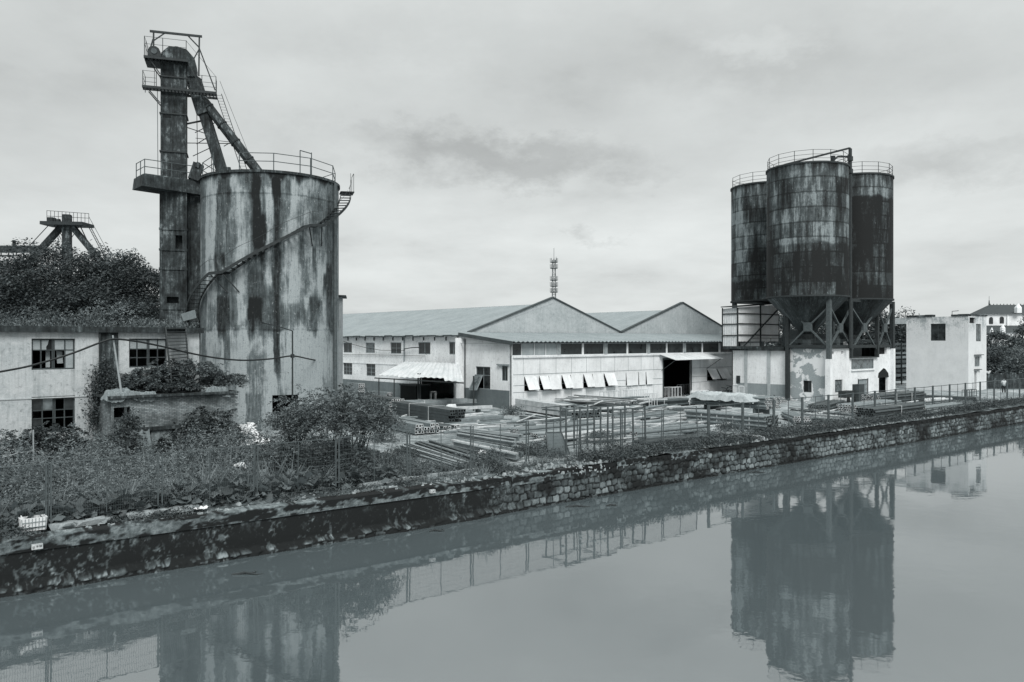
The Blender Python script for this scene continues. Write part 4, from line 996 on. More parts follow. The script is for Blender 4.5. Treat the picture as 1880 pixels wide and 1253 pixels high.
mb = MB(); mb.q(W(s_e2, TG, 0), W(s_e2, t_far, 0), W(s_e2, t_far, 6.6), W(s_e2, TG, 6.6)); mb.build('wall', M['white_wall_far'], hall2)
# ------------------------------------------------------------------ lean-to workshop in front of the gables
TS = 52.1; sA = 46.1; sE = onT(1400, 650, TS)[0]; ZE = 5.95
shed = thing('workshop_shed', 'long low white workshop with tilted flap windows and a clerestory, below the gables', 'workshop', W((sA + sE) / 2, TS, 0))
fT = FT(TS)
cl0, cl1 = 4.72, 5.78
door = boxpts(1218, 1268, 661, 727.5, TS); door = (door[0], door[1], 0.02, door[3])
fl = [(962.5, 984), (989.6, 1006), (1006.5, 1027), (1031, 1046), (1047, 1067), (1071, 1086), (1087, 1107), (1108.5, 1127), (1149, 1170), (1172, 1184), (1185.5, 1197), (1298, 1314), (1316, 1334)]
zf1 = onT(1050, 688.5, TS)[1]; zf0 = onT(1050, 714, TS)[1]
holes = [(onT(a, 700, TS)[0], onT(b, 700, TS)[0], zf0, zf1) for a, b in fl]
clx = [(937, 958), (957.5, 981), (981.5, 1002), (1002.5, 1023), (1029, 1069), (1072, 1109), (1115, 1151), (1153.5, 1188), (1193, 1223.5), (1225.5, 1255), (1259, 1289), (1290.5, 1320), (1323, 1360)]
clh = [(onT(a, 640, TS)[0], onT(b, 640, TS)[0], cl0, cl1) for a, b in clx]
mb = MB(); facade(mb, fT, sA, sE, 0, 5.9, holes + clh + [door], .16)
mb.q(W(sE, TS, 0), W(sE, TG, 0), W(sE, TG, 6), W(sE, TS, 6)); mb.build('wall', M['panel'], shed)
# left end wall with window
fs = FS(sA); wh = boxptsS(873, 900, 673, 716, sA); wh = (min(wh[0], wh[1]), max(wh[0], wh[1]), wh[2], wh[3]); wh2 = boxptsS(921, 932, 672, 700, sA); wh2 = (min(wh2[0], wh2[1]), max(wh2[0], wh2[1]), wh2[2], wh2[3])
mb = MB(); facade(mb, fs, TS, TG - .3, 0, 5.85, [wh, wh2], .2)
mb.mesh([W(sA, TS, 5.85), W(sA, TG - .3, 5.85), W(sA, TG - .3, 6.7)], [(0, 1, 2)]); mb.build('end_wall', M['white_wall'], shed)
mb = MB(); mb.box(fs, TS + .35, TG - .3, -.025, -.003, 0, 1.6); mb.build('dado', M['dado'], shed)
mb = MB(); mb.box(W, 45.15, sA - .003, TG - .55, TG - .35, 0, 6.3); mb.build('buttress', M['white_wall'], shed)
mb = MB(); mb.tube([W(sA - .08, TG - .75, 6.2), W(sA - .08, TG - .75, 0)], .055, 6); mb.tube([W(sA - .10, TS + .08, 5.8), W(sA - .10, TS + .08, 0)], .05, 6); mb.build('downpipe', M['frame_dark'], shed)
mb = MB(); mb.box(fs, TS + .003, TS + .30, -.06, -.003, 0, 5.6); mb.build('corner_pier', M['white_wall_far'], shed)
ww = window(shed, fs, wh, .1, .07, (.5,), (.62,), M['frame'], {(1, 0): None}, M['pane'])
a0, a1, z0, z1 = wh; zm = z0 + (z1 - z0) * .62; am = (a0 + a1) / 2
mb = MB(); c = [W(sA - .02, a1, zm), W(sA - .02, am, zm), W(sA - .75, am, z0 - .05), W(sA - .75, a1, z0 - .05)]
for i in range(4): mb.bar(c[i], c[(i + 1) % 4], .07)
sash = mb.build('open_sash', M['frame'], ww); mb = MB(); mb.q(*c); mb.build('pane', M['pane_mid'], sash)
window(shed, fs, wh2, .05, .05, (.5,), (), M['frame'], None, M['pane'])
mb = MB(); mb.box(fs, wh2[0] - .3, wh2[1] + .5, -.2, -.003, wh2[3] + .05, wh2[3] + .17); mb.build('window_hood', M['stone'], shed)
# roof
mb = MB(); corr_sheet(mb, W(sA - .45, TS - .55, ZE - .02), W(sE, TS - .55, ZE), W(sA - .45, TG - .1, 6.82), W(sE, TG - .1, 6.9), .55, .06, nv=4); mb.build('roof', M['roof'], shed)
mb = MB(); mb.box(W, sA - .46, sA - .36, TS - .5, TG - .2, 5.78, 5.80); mb.bar(W(sA - .42, TS - .5, 5.80), W(sA - .42, TG - .2, 6.64), .10, .34); mb.box(W, sA - .4, sE, TS - .16, TS - .02, cl1 + .02, cl1 + .14); mb.build('fascia', M['roof_edge'], shed)
for i, h in enumerate(clh):
    mt = M['pane_pale'] if i in (1, 2, 3) else M['pane']
    window(shed, fT, h, .06, .035, (), (), M['frame'], None, mt, 'clerestory_window')
for a, b in ((1023, 1029), (1109, 1115), (1188, 1193), (1255, 1259)): mb = MB(); mb.box(W, onT(a, 640, TS)[0], onT(b, 640, TS)[0], TS - .05, TS - .003, cl0, cl1); mb.build('mullion_post', M['stone'], shed)
mb = MB(); mb.box(W, sA + .05, sE, TS - .14, TS - .003, 4.50, 4.66); mb.build('ledge', M['white_wall_far'], shed)
mb = MB(); zl1, zl2 = onT(939, 690, TS)[1], onT(939, 717, TS)[1]
for z in (zl1 + .06, 2.05, zf0 - .06): mb.box(W, sA + .1, door[0], TS - .02, TS - .003, z - .018, z + .018); mb.box(W, door[1], sE, TS - .02, TS - .003, z - .018, z + .018)
for k in range(14):
    s_ = sA + 1.3 + k * 2.05
    if door[0] - .2 < s_ < door[1] + .2: continue
    mb.box(W, s_ - .012, s_ + .012, TS - .015, TS - .003, zf1 + .1, 4.48)
    mb.box(W, s_ - .012, s_ + .012, TS - .014, TS - .003, .1, zf0 - .1)
mb.build('panel_joint', M['panel_line'], shed)
rg = np.random.default_rng(9)
for i, h in enumerate(holes):
    op = (.62, .60, .42, .60, .30, .58, .34, .62, .14, .10, .16, .75, .75)[i]
    mb = MB(); dz = h[3] - h[2]; z1 = h[3]; f0, f1 = h[0] + .02, h[1] - .02; tw = .0
    zb = z1 - math.sqrt(max(dz * dz * 1.03 - op * op, .1))
    p = [W(f0, TS - .03, z1), W(f1, TS - .03, z1), W(f1, TS - op * .9, zb), W(f0, TS - op, zb)]
    q = [np.array(x) + [-NN[0] * .03, -NN[1] * .03, .012] for x in p]
    mb.hexa([*p, *q]); mb.build('window_flap', M['panel'], shed)
# interior
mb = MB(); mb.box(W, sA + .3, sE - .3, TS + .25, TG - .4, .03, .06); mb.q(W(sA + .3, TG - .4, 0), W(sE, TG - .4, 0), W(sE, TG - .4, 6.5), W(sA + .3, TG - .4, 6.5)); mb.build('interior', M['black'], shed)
mb = MB(); mb.box(W, door[0] - .14, door[0], TS - .06, TS + .2, 0, door[3] + .15); mb.box(W, door[1], door[1] + .16, TS - .06, TS + .2, 0, door[3] + .15); mb.box(W, door[0], door[1], TS - .06, TS + .2, door[3], door[3] + .2); mb.build('door_frame', M['frame_dark'], shed)
# awning above the door
aw = [onT(1202, 650.5, TS), onT(1296, 650, TS)]
mb = MB(); zt2 = aw[0][1] + .0; corr_sheet(mb, W(aw[0][0] + 1.1, TS - 1.9, zt2 - .62), W(aw[1][0] + .6, TS - 1.9, zt2 - .58), W(aw[0][0] + .6, TS - .05, zt2), W(aw[1][0], TS - .05, zt2), .25, .025); awn = mb.build('awning', M['corr'], shed)
for s_, q in ((aw[0][0] + 1.2, 1), (aw[1][0] + .2, 1)): mb = MB(); mb.bar(W(s_, TS - 1.8, zt2 - .6), W(s_ - .1, TS - .05, zt2 - 1.75), .05); mb.build('strut', M['iron'], awn)
# ------------------------------------------------------------------ corrugated lean-to canopy by the hall
def at_s(px, py, s): a, z = onS(px, py, s); return W(s, a, z)
can = thing('corrugated_canopy', 'sloping pale corrugated canopy on thin posts against the long white hall', 'canopy', (*at_s(770, 700, 43)[:2], 0))
c00, c10, c01, c11 = at_s(688, 692.5, 40.6), at_s(851, 701.5, 41.0), at_s(743, 664, SW - .1), at_s(842, 667.5, 45.4)
mb = MB(); corr_sheet(mb, c01, c11, c00, c10, .72, .035, nv=6, jag=.13, seed=4); mb.build('roof_sheet', M['corr'], can)
for px in (693, 724):
    k = (px - 688) / 163; q = np.array(c00) * (1 - k) + np.array(c10) * k + np.array([DD[0], DD[1], 0]) * .2
    mb = MB(); mb.tube([q * [1, 1, 0], q - [0, 0, .05]], .05, 6); mb.build('post', M['iron'], can)
for px in (748, 752, 845):
    k = (px - 688) / 163; q = np.array(c00) * (1 - k) + np.array(c10) * k + np.array([DD[0], DD[1], 0]) * 1.5
    mb = MB(); mb.tube([q * [1, 1, 0], q - [0, 0, -.45]], .07, 6); mb.build('post', M['iron'], can)
mb = MB(); mb.bar(np.array(c00) - [0, 0, .1], np.array(c10) - [0, 0, .1], .1, .1); mb.build('edge_beam', M['iron'], can)
db = thing('dark_bin', 'black steel bin in the shade under the corrugated canopy', 'bin', W(44.0, onS(752, 720, 44)[0], 0))
a_, b_ = onS(735, 730, 43.6)[0], onS(764, 730, 43.6)[0]
mb = MB(); mb.box(W, 43.6, 45.2, min(a_, b_), max(a_, b_), 0, 1.7); mb.build('body', M['black'], db); mb = MB(); mb.box(W, 43.52, 45.28, min(a_, b_) - .08, max(a_, b_) + .08, 1.62, 1.74); mb.build('lid', M['iron'], db)
# ------------------------------------------------------------------ three steel silos on legs
def steel_silo(label, c, ztop, zbot, dark, seed, rails, cone=True):
    c = np.array(c, float); r = 3.92; vh = c / np.linalg.norm(c); rh = np.array([vh[1], -vh[0]])
    t = thing('steel_silo', label, 'silo', (c[0], c[1], zbot - 4.5), 'rusted steel silos on legs')
    mb = MB(); T, Z = shell(mb, c, r, zbot, ztop, 260, 190, vh, rh)
    o = mb.build('body', M['silo_steel'], t, smooth=True)
    A = T * r; h = (ztop - zbot) / 9.0; row = np.floor((Z - zbot) / h).astype(int); offr = vnoise(row * 3.3 + seed, row * 0 + .5, seed) * 4
    col = np.floor((A + offr) / 2.05).astype(int)
    pl = vnoise(col * 3.17 + row * 7.7, row * 2.3 + col * 1.9 + seed, seed + 1)
    st = .33 + .5 * (pl - .5) + 1.1 * (fbm(A * .9, Z * .3, seed + 2, 5) - .5) + 1.0 * (fbm(A * 3.4, Z * .3, seed + 3, 5) - .47) + .55 * (fbm(A * .35 + 3, Z * .45, seed + 5, 4) - .5)
    seam = np.exp(-(((Z - zbot) / h - np.round((Z - zbot) / h)) * h / .05) ** 2); vs = np.exp(-((((A + offr) / 2.05) - np.round((A + offr) / 2.05)) * 2.05 / .04) ** 2)
    st = st + .35 * seam + .2 * vs
    k = (Z - zbot) / (ztop - zbot); wob = .05 * (fbm(A * .8, Z * 0, seed + 6) - .5)
    for lvl, amt in dark: st = st + amt * (1 - sstep(lvl - .012, lvl + .012, k + wob * (.0 if amt > .6 else 1)))
    st = st + .25 * sstep(.93, .99, k + 2 * wob)
    set_attr(o, 'stain', np.clip(st, 0, 1))
    mb = MB(); n = 64; ths = [2 * math.pi * i / n for i in range(n)]
    mb.mesh([pol(c, r, a, ztop, vh, rh) for a in ths] + [(c[0], c[1], ztop + .5)], [(i, (i + 1) % n, n) for i in range(n)]); mb.build('roof', M['steel_case'], t)
    R = r + .03
    for z in (zbot + .1, ztop - .06):
        mb = MB()
        for i in range(n): mb.bar(pol(c, R, ths[i], z, vh, rh), pol(c, R, ths[(i + 1) % n], z, vh, rh), .14, .16)
        mb.build('ring_beam', M['iron'], t)
    if not cone: mb = MB(); mb.mesh([pol(c, r, a, zbot + .01, vh, rh) for a in ths], [tuple(range(n - 1, -1, -1))]); mb.build('bottom_plate', M['steel_case'], t)
    if cone:
        mb = MB(); T2, Z2 = shell(mb, c, r, zbot - 3.6, zbot, 96, 24, vh, rh, rfun=lambda T, Z: .55 + (r - .6) * ((Z - (zbot - 3.6)) / 3.6))
        co_ = mb.build('hopper', M['silo_steel'], t, smooth=True); set_attr(co_, 'stain', np.clip(.5 + .9 * (fbm(T2 * 3, Z2 * .5, seed + 9) - .5), 0, 1))
        mb = MB(); mb.tube([(c[0], c[1], zbot - 4.6), (c[0], c[1], zbot - 3.5)], .55, 12); mb.build('outlet', M['iron'], t)
    mb = MB(); rr = r - .08; m = 14; aa = [math.radians(rails + i * 360 / m) for i in range(m + 1)]
    for hgt in (1.15, .72, .34): mb.tube([pol(c, rr, a, ztop + hgt, vh, rh) for a in aa], .022, 4)
    rl_ = mb.build('guard_rail', M['iron'], t)
    for a in aa[:-1]: m2 = MB(); m2.tube([pol(c, rr, a, ztop, vh, rh), pol(c, rr, a, ztop + 1.17, vh, rh)], .03, 4); m2.build('post', M['iron'], rl_)
    return t, c, vh, rh
S1, c1, v1, r1 = steel_silo('front and tallest looking rusty steel silo, with pipes running up and over its top', (29.9, 80.0), 23.35, 10.3, ((.40, .30), (.16, .08)), 201, 8)
S2, c2, v2, r2 = steel_silo('rusty steel silo on the left of the three, standing behind the corrugated cabin', (28.9, 89.5), 23.35, 10.35, ((.17, .36), (.42, .12)), 231, 3, False)
S3, c3, v3, r3 = steel_silo('nearly black steel silo on the right of the three, paler only at its top', (36.7, 85.0), 23.3, 10.25, ((.815, .52),), 261, 13)
# feed pipes on the front silo
pz = lambda px, py, Y: (lambda q: (q[0], q[1], q[2]))(hit(px, py, (0, Y, 0), (0, 1, 0)))
mb = MB(); mb.tube([pz(1561, 640, 78.6), pz(1561, 273.5, 78.6)], .17, 8); mb.tube([pz(1561, 273, 78.6), pz(1559, 272.5, 78.7), pz(1440, 303, 79.5)], .10, 7)
mb.tube([pz(1560, 288, 78.6), pz(1538, 288, 79), pz(1533, 292, 79), pz(1529, 298, 79)], .10, 6); mb.tube([pz(1529, 287, 79), pz(1529, 300, 79)], .26, 8, .1)
for py in (292, 315): mb.tube([pz(1561, py - 4, 78.6), pz(1561, py + 4, 78.6)], .27, 8)
mb.build('feed_pipe', M['iron'], S1)
# ------------------------------------------------------------------ mill house under the silos
sC, tC = 74.07, 37.3; zM = 5.25
mill = thing('mill_house', 'white flaking mill house with small windows and a pointed doorway, under the steel silos', 'mill house', W(sC, tC, 0))
fl_ = FS(sC); fr_ = FT(tC)
wl = boxptsS(1474.5, 1490, 699, 721, sC); wl = (min(wl[0], wl[1]), max(wl[0], wl[1]), wl[2], wl[3])
mb = MB(); facade(mb, fl_, tC, tC + 4.3, 0, zM, [wl], .25); mb.build('flaking_wall', M['mottled'], mill)
sx = lambda px: onT(px, 650, tC)[0]
w1 = boxpts(1533, 1547, 698, 720, tC); v1_ = boxpts(1526.5, 1531, 645.5, 650.5, tC); v2_ = boxpts(1544.5, 1549, 645, 650, tC)
wt = boxpts(1563, 1604, 660, 677, tC); dd_ = boxpts(1575.5, 1593, 697, 740, tC); dd_ = (dd_[0], dd_[1], .02, dd_[3])
sM1 = sx(1559); sM2 = sx(1608); sM3 = sx(1641)
mb = MB(); facade(mb, fr_, sC, sM1, 0, zM, [w1, v1_, v2_], .25); mb.build('wall', M['white_wall'], mill)
zlow = onT(1590, 657, tC)[1]
mb = MB(); facade(mb, fr_, sM1, sM2, 0, zlow, [wt, dd_], .25); mb.build('wall', M['white_wall'], mill)
ga0, gz1 = onT(1613.5, 694, tC); ga1 = onT(1630, 694, tC)[0]; gm, gzt = onT(1623, 676, tC); up0 = boxpts(1614.5, 1628, 638, 650.5, tC)
zr3 = onT(1625, 637, tC)[1]
mb = MB(); facade(mb, fr_, sM2, sM3, 0, zr3, [(ga0, ga1, .02, gz1), up0], .25); mb.build('wall', M['white_wall'], mill)
mb = MB(); mb.mesh([W(ga0 - .25, tC - .006, gz1 + .0), W(ga1 + .25, tC - .006, gz1), W(ga1 + .1, tC - .006, gz1 + .45), W(gm + .3, tC - .006, gzt - .1), W(gm - .15, tC - .006, gzt), W(ga0 - .1, tC - .006, gz1 + .5)], [(0, 1, 2, 3, 4, 5)]); mb.build('broken_arch', M['black'], mill)
mb = MB()
for (s0, s1, z1) in ((sC, sM1, zM), (sM1, sM2, zlow), (sM2, sM3, zr3)):
    mb.q(W(s0, tC + .1, z1), W(s1, tC + .1, z1), W(s1, tC + 8, z1), W(s0, tC + 8, z1)); mb.q(W(s1, tC, 0), W(s1, tC + 8, 0), W(s1, tC + 8, z1), W(s1, tC, z1))
mb.q(W(sC, tC + 4.3, 0), W(sM3, tC + 4.3, 0), W(sM3, tC + 4.3, zlow), W(sC, tC + 4.3, zlow)); mb.build('roof', M['slab'], mill)
mb = MB(); mb.box(W, sC - .06, sM1, tC - .06, tC + .2, zM + .003, zM + .18); mb.box(W, sC - .06, sC + .2, tC + .21, tC + 4.3, zM + .003, zM + .16); mb.build('parapet', M['slab'], mill)
mb = MB(); mb.box(W, sC + .05, sC + .45, tC - .03, tC + .35, zM + .19, zM + .75); mb.box(W, sM1 - .5, sM1 - .12, tC - .03, tC + .35, zM + .19, zM + .7); mb.build('roof_block', M['white_wall'], mill)
mb = MB(); zp = onT(1590, 640, tC + 1.5)[1]; mb.box(W, sM1 + .01, sM2 - .01, tC + 1.5, tC + 1.7, zlow, zp + .1); mb.box(W, sM1, sM2, tC - .25, tC + 1.5, zlow + .003, zlow + .1); mb.build('dark_gap', M['iron'], mill)
window(mill, fl_, wl, .1, .06, (.45,), (), M['frame_dark'], {(0, 0): M['pane']}, M['black'])
window(mill, fr_, w1, .1, .08, (), (), M['frame_dark'], None, M['pane_mid'])
window(mill, fr_, wt, .02, .07, (.36, .66), (), M['frame'], None, M['pane_mid'])
mb = MB(); mb.box(fr_, wt[0] - .1, wt[1] + .1, -.16, -.003, wt[2] - .14, wt[2] - .02); mb.build('sill', M['white_wall'], mill)
mb = MB(); mb.q(fr_(dd_[0] + .42, .12, .02), fr_(dd_[1], .12, .02), fr_(dd_[1], .12, dd_[3]), fr_(dd_[0] + .42, .12, dd_[3])); 
for k in range(4): z = .5 + k * .5; mb.box(fr_, dd_[0] + .45, dd_[1] - .02, .08, .115, z, z + .06)
mb.build('door', M['frame'], mill)
mb = MB(); mb.box(fr_, dd_[0] - .08, dd_[0], -.03, .1, 0, dd_[3] + .08); mb.box(fr_, dd_[1], dd_[1] + .08, -.03, .1, 0, dd_[3] + .08); mb.build('door_frame', M['frame_dark'], mill)
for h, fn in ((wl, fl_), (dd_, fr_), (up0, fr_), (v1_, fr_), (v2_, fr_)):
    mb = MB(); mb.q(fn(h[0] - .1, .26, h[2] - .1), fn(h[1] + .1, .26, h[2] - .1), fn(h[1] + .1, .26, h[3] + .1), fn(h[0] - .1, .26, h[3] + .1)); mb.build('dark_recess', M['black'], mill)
# legs and cross bracing of the silo frame
fr = thing('silo_frame', 'rusty steel leg frame with crossed braces and gusset plates, carrying the three silos', 'steel frame', W(sC, tC, 0))
def leg(s, t, z0, z1, w=.42, m='iron2'): mb = MB(); mb.box(W, s - w / 2, s + w / 2, t - w / 2, t + w / 2, z0, z1); mb.build('leg', M[m], fr)
tA = onS(1446, 650, sC - .30)[0]
legs = {'A': (sC - .30, tA), 'B': (sC - .26, tC - .26), 'C': (sM1 + .2, tC - .1), 'D': (onT(1610, 600, tC - .1)[0], tC - .1), 'E': (onT(1638, 600, tC - .1)[0], tC - .1)}
leg(*legs['A'], 0, 10.3, .36, 'iron'); leg(*legs['B'], zM - 1.0, 10.3, .4, 'iron2'); leg(*legs['C'], zlow, 10.3, .28, 'iron'); leg(*legs['D'], zlow, 10.3, .36, 'iron'); leg(*legs['E'], zr3 - .2, 10.3, .42, 'iron')
mb = MB(); mb.box(W, legs['B'][0] - .26, legs['B'][0] + .26, legs['B'][1] - .26, legs['B'][1] + .26, 0, zM - 1.003); mb.build('leg', M['white_wall'], fr)
mb = MB(); mb.box(W, legs['E'][0] - .26, legs['E'][0] + .2, legs['E'][1] - .26, legs['E'][1] + .26, 0, zr3 - .203); mb.build('leg', M['white_wall'], fr)
for (s, t) in ((sM1, tC + 7), (sM2, tC + 7), (sM3, tC + 7), (79.2, 51), (84.2, 50.5)): leg(s, t, 0, 10.35)
def xbrace(a, b, z0, z1, zg):
    p = lambda k, z: np.array(W(legs[a][0] + (legs[b][0] - legs[a][0]) * k, legs[a][1] + (legs[b][1] - legs[a][1]) * k, z))
    mid = p(.5, zg); e = .04
    for k, z in ((e, z0), (1 - e, z0), (e, z1), (1 - e, z1)):
        mb = MB(); mb.bar(mid, p(k, z), .17, .15); mb.build('brace', M['iron2'], fr)
    d = p(1, 0) - p(0, 0); d /= np.linalg.norm(d); nb = np.cross(d, [0, 0, 1]); g_ = .42
    mb = MB(); o_ = nb * .12; c_ = [mid + d * g_ * sx_ + np.array([0, 0, .45 * sz_]) for sx_, sz_ in ((-1, -1), (1, -1), (1, 1), (-1, 1))]
    mb.hexa([*(q - o_ for q in c_), *(q + o_ for q in c_)]); mb.build('gusset_plate', M['iron2'], fr)
xbrace('A', 'B', 5.5, 9.2, 7.4); xbrace('B', 'C', 5.5, 9.3, 7.3); xbrace('C', 'D', 5.2, 9.3, 7.4); xbrace('D', 'E', 5.2, 9.5, 7.4)
for a, b in (('A', 'B'), ('B', 'C'), ('C', 'D'), ('D', 'E')):
    for z in (10.15, 5.45): mb = MB(); mb.bar(W(*legs[a], z), W(*legs[b], z), .22, .3); mb.build('beam', M['iron'], fr)
mb = MB(); 
for z in (6.1, 5.9): mb.tube([W(*legs['A'], z), W(*legs['B'], z), W(*legs['C'], z), W(*legs['E'], z)], .03, 4)
mb.build('guard_rail', M['iron2'], fr)
for k, (s, t, sz) in enumerate(((sC + 2, tC + 3, .9), (sC + 5.0, tC + 2.6, 1.2), (sM1 + 3.0, tC + 3, 1.1), (sC + .3, tC + 2.2, .6), (sM1 + 1, tC + 1.8, .8), (sM1 + 5.2, tC + 3, 1.2), (sC + 3.4, tC + 5, 1.6))):
    mb = MB(); mb.box(W, s, s + sz, t, t + sz, 5.4, 5.4 + sz * 1.1); mb.build('valve_box', M['iron2'], fr)
# ------------------------------------------------------------------ wall and corrugated cabin left of the mill house
lw = thing('yard_wall_building', 'low white building with a grey painted foot and dark pilasters, under the corrugated cabin', 'building', W(sC, tC + 7, 0))
a0, a1 = tC + 4.5, tC + 10.6
mb = MB(); facade(mb, fl_, a0, a1, 0, 5.15, []); mb.q(W(sC, a1, 0), W(sC + 8, a1, 0), W(sC + 8, a1, 5.15), W(sC, a1, 5.15)); mb.q(W(sC, a0, 5.15), W(sC, a1, 5.15), W(sC + 8, a1, 5.15), W(sC + 8, a0, 5.15)); mb.build('wall', M['white_wall'], lw)
mb = MB(); mb.box(fl_, a0, a1 - .5, -.03, -.003, 0, 1.55); mb.build('dado', m_streak('pale_dado', .30, .16, .36, .3, .2, .3), lw)
for px in (1370, 1412): t_ = onS(px, 700, sC)[0]; mb = MB(); mb.box(fl_, t_ - .16, t_ + .16, -.10, -.031, 0, 5.0); mb.build('pilaster', M['gable'], lw)
mb = MB(); mb.box(fl_, a0, a1 + .2, -.35, -.003, 5.0, 5.42); mb.build('beam', M['slab'], lw)
q = boxptsS(1352.5, 1359, 690, 704, sC); mb = MB(); mb.box(fl_, min(q[0], q[1]), max(q[0], q[1]), -.08, -.003, q[2], q[3]); mb.build('meter_box', M['iron'], lw)
s_p, _ = onT(1348, 700, TS - 2); mb = MB(); mb.box(W, s_p - .12, s_p + .12, TS - 2.1, TS - 1.9, 0, 5.3); mb.box(W, s_p + .5, s_p + .62, TS - 2.1, TS - 1.9, 0, 5.3); mb.build('steel_post', M['iron'], lw)
cab = thing('corrugated_cabin', 'raised cabin of pale translucent corrugated sheets in a dark frame, left of the silos', 'cabin', W(sx(1390), 47, 5.4))
tK = 47.0; k0 = onT(1353, 600, tK)[0]; k1 = onT(1429, 600, tK)[0]; kz0 = 5.45; kzl = onT(1353, 565, tK)[1]; kzr = 10.15
mb = MB(); corr_sheet(mb, W(k0, tK, kz0 + .5), W(k1, tK, kz0 + .5), W(k0, tK, kzl), W(k1, tK, kzr), .22, .025, nv=2); mb.build('front_sheet', M['panel'], cab)
mb = MB(); corr_sheet(mb, W(k0, tK + 1.75, kz0), W(k0, tK + .02, kz0), W(k0, tK + 1.75, kzl - .1), W(k0, tK + .02, kzl), .22, .025, nv=2); mb.build('side_sheet', M['corr'], cab)
mb = MB(); mb.hexa([W(k0 - .3, tK - .3, kzl + .03), W(k1 + .4, tK - .3, kzr + .06), W(k1 + .4, tK + 1.8, kzr + .1), W(k0 - .3, tK + 1.8, kzl + .05), W(k0 - .3, tK - .3, kzl + .13), W(k1 + .4, tK - .3, kzr + .16), W(k1 + .4, tK + 1.8, kzr + .2), W(k0 - .3, tK + 1.8, kzl + .15)]); mb.build('roof', M['iron'], cab)
fk = MB()
for z in (6.65, 7.85, 8.95): fk.bar(W(k0, tK - .06, z), W(k1, tK - .06, z), .09, .11)
for z in (6.6, 7.8, 8.9): fk.bar(W(k0 - .05, tK, z), W(k0 - .05, tK + 1.75, z), .09, .11)
for s in (k0, (k0 + k1) / 2 + .3): fk.bar(W(s, tK - .08, kz0), W(s, tK - .08, kzl + (kzr - kzl) * (s - k0) / (k1 - k0)), .13, .12)
fk.bar(W(k0 - .06, tK + 1.75, kz0), W(k0 - .06, tK + 1.75, kzl), .1, .1); fk.bar(W(k0 + 1.0, tK - .2, kz0), W(k1 + .6, tK - .2, kzr), .11, .11)
fk.build('frame', M['iron'], cab)
mb = MB(); mb.box(W, k0, k1 + .8, tK - 1.2, tK + 1.7, kz0 - .28, kz0 - .02); mb.build('floor', M['slab'], cab)
mb = MB(); 
for z in (6.3, 5.9): mb.tube([W(k0 + .8, tK - 1.1, z), W(k1 + .6, tK - 1.1, z)], .03, 4)
for k in range(5): s = k0 + .8 + (k1 - k0 - .2) * k / 4; mb.tube([W(s, tK - 1.1, 5.4), W(s, tK - 1.1, 6.3)], .03, 4)
mb.build('guard_rail', M['iron2'], cab)
# ------------------------------------------------------------------ plain white house at the right
sH, tH_ = 102.4, 34.26; zH = 9.15
wh_ = thing('white_house', 'plain tall white house with one barred upper window and crumbling parapet, beyond the silos', 'house', W(sH, tH_, 0))
fL, fR = FS(sH), FT(tH_); aE = onS(1664, 650, sH)[0]; sE2 = onT(1811, 650, tH_)[0]
W1 = boxptsS(1708.5, 1736, 595, 626, sH); W1 = (min(W1[:2]), max(W1[:2]), W1[2], W1[3])
R1_ = boxpts(1792, 1801, 595, 627, tH_); R2_ = boxpts(1789.5, 1799, 654.5, 673, tH_); R3 = boxpts(1789, 1792.5, 682, 725, tH_); R3 = (R3[0], R3[1] , .02, R3[3]); R4 = boxpts(1780, 1791, 583, 594, tH_)
mb = MB(); facade(mb, fL, tH_, aE, 0, zH - .2, [W1], .2); facade(mb, fR, sH, sE2, 0, zH - .1, [R1_, R2_, R3, R4], .2)
mb.q(W(sE2, tH_, 0), W(sE2, aE, 0), W(sE2, aE, zH - .3), W(sE2, tH_, zH - .3)); mb.q(W(sH, aE, 0), W(sE2, aE, 0), W(sE2, aE, zH - .3), W(sH, aE, zH - .3)); mb.build('wall', M['house'], wh_)
mb = MB(); rg = np.random.default_rng(5)
t = tH_
while t < aE + 1.6:
    L = .5 + rg.random() * .8; zt_ = zH + .02 + rg.random() * .06
    if rg.random() > .25: mb.box(fL, t, t + L - .003, -.10, .9, zH - .19, zt_)
    t += L
mb.box(fR, sH, sE2 + .1, -.1, .25, zH - .095, zH + .06); mb.build('parapet', M['slab'], wh_)
mb = MB(); mb.box(W, sH + .3, sE2, tH_ + .3, aE + 1.5, zH - .35, zH - .25); mb.box(fL, aE + .003, aE + 2.4, -.1, 1.5, zH - 1.0, zH - .3); mb.build('roof', M['gable'], wh_)
mb = MB(); q = boxptsS(1769, 1735, 576.5, 569, sH + 1); mb.tube([W(sH + 1, onS(1748, 577, sH + 1)[0], zH), W(sH + 1, onS(1748, 570, sH + 1)[0], zH + .45), W(sH + 1, onS(1760, 570, sH + 1)[0], zH + .5)], .04, 4); mb.build('roof_bracket', M['iron'], wh_)
window(wh_, fL, W1, .1, .09, (.52,), (), M['frame_dark'], None, M['pane'])
window(wh_, fR, R1_, .06, .06, (.3, .6), (), M['frame_dark'], None, M['pane_mid']); window(wh_, fR, R2_, .08, .07, (.5,), (), M['frame'], None, M['pane_mid'])
mb = MB(); mb.box(fR, R2_[0] - .3, R2_[1] + .5, -.3, -.003, R2_[3] + .12, R2_[3] + .2); mb.box(fR, R3[0] - .2, R3[0] + 1.7, -.3, -.003, R3[3] + .15, R3[3] + .23); mb.build('hood', M['slab'], wh_)
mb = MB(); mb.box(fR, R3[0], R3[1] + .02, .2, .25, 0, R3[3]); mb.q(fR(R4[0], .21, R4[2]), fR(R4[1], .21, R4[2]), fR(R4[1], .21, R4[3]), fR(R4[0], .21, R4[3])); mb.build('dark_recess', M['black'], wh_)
mb = MB(); mb.box(fR, R3[1] + .05, R3[1] + .85, -.05, -.003, .05, R3[3]); mb.build('door', M['panel'], wh_)
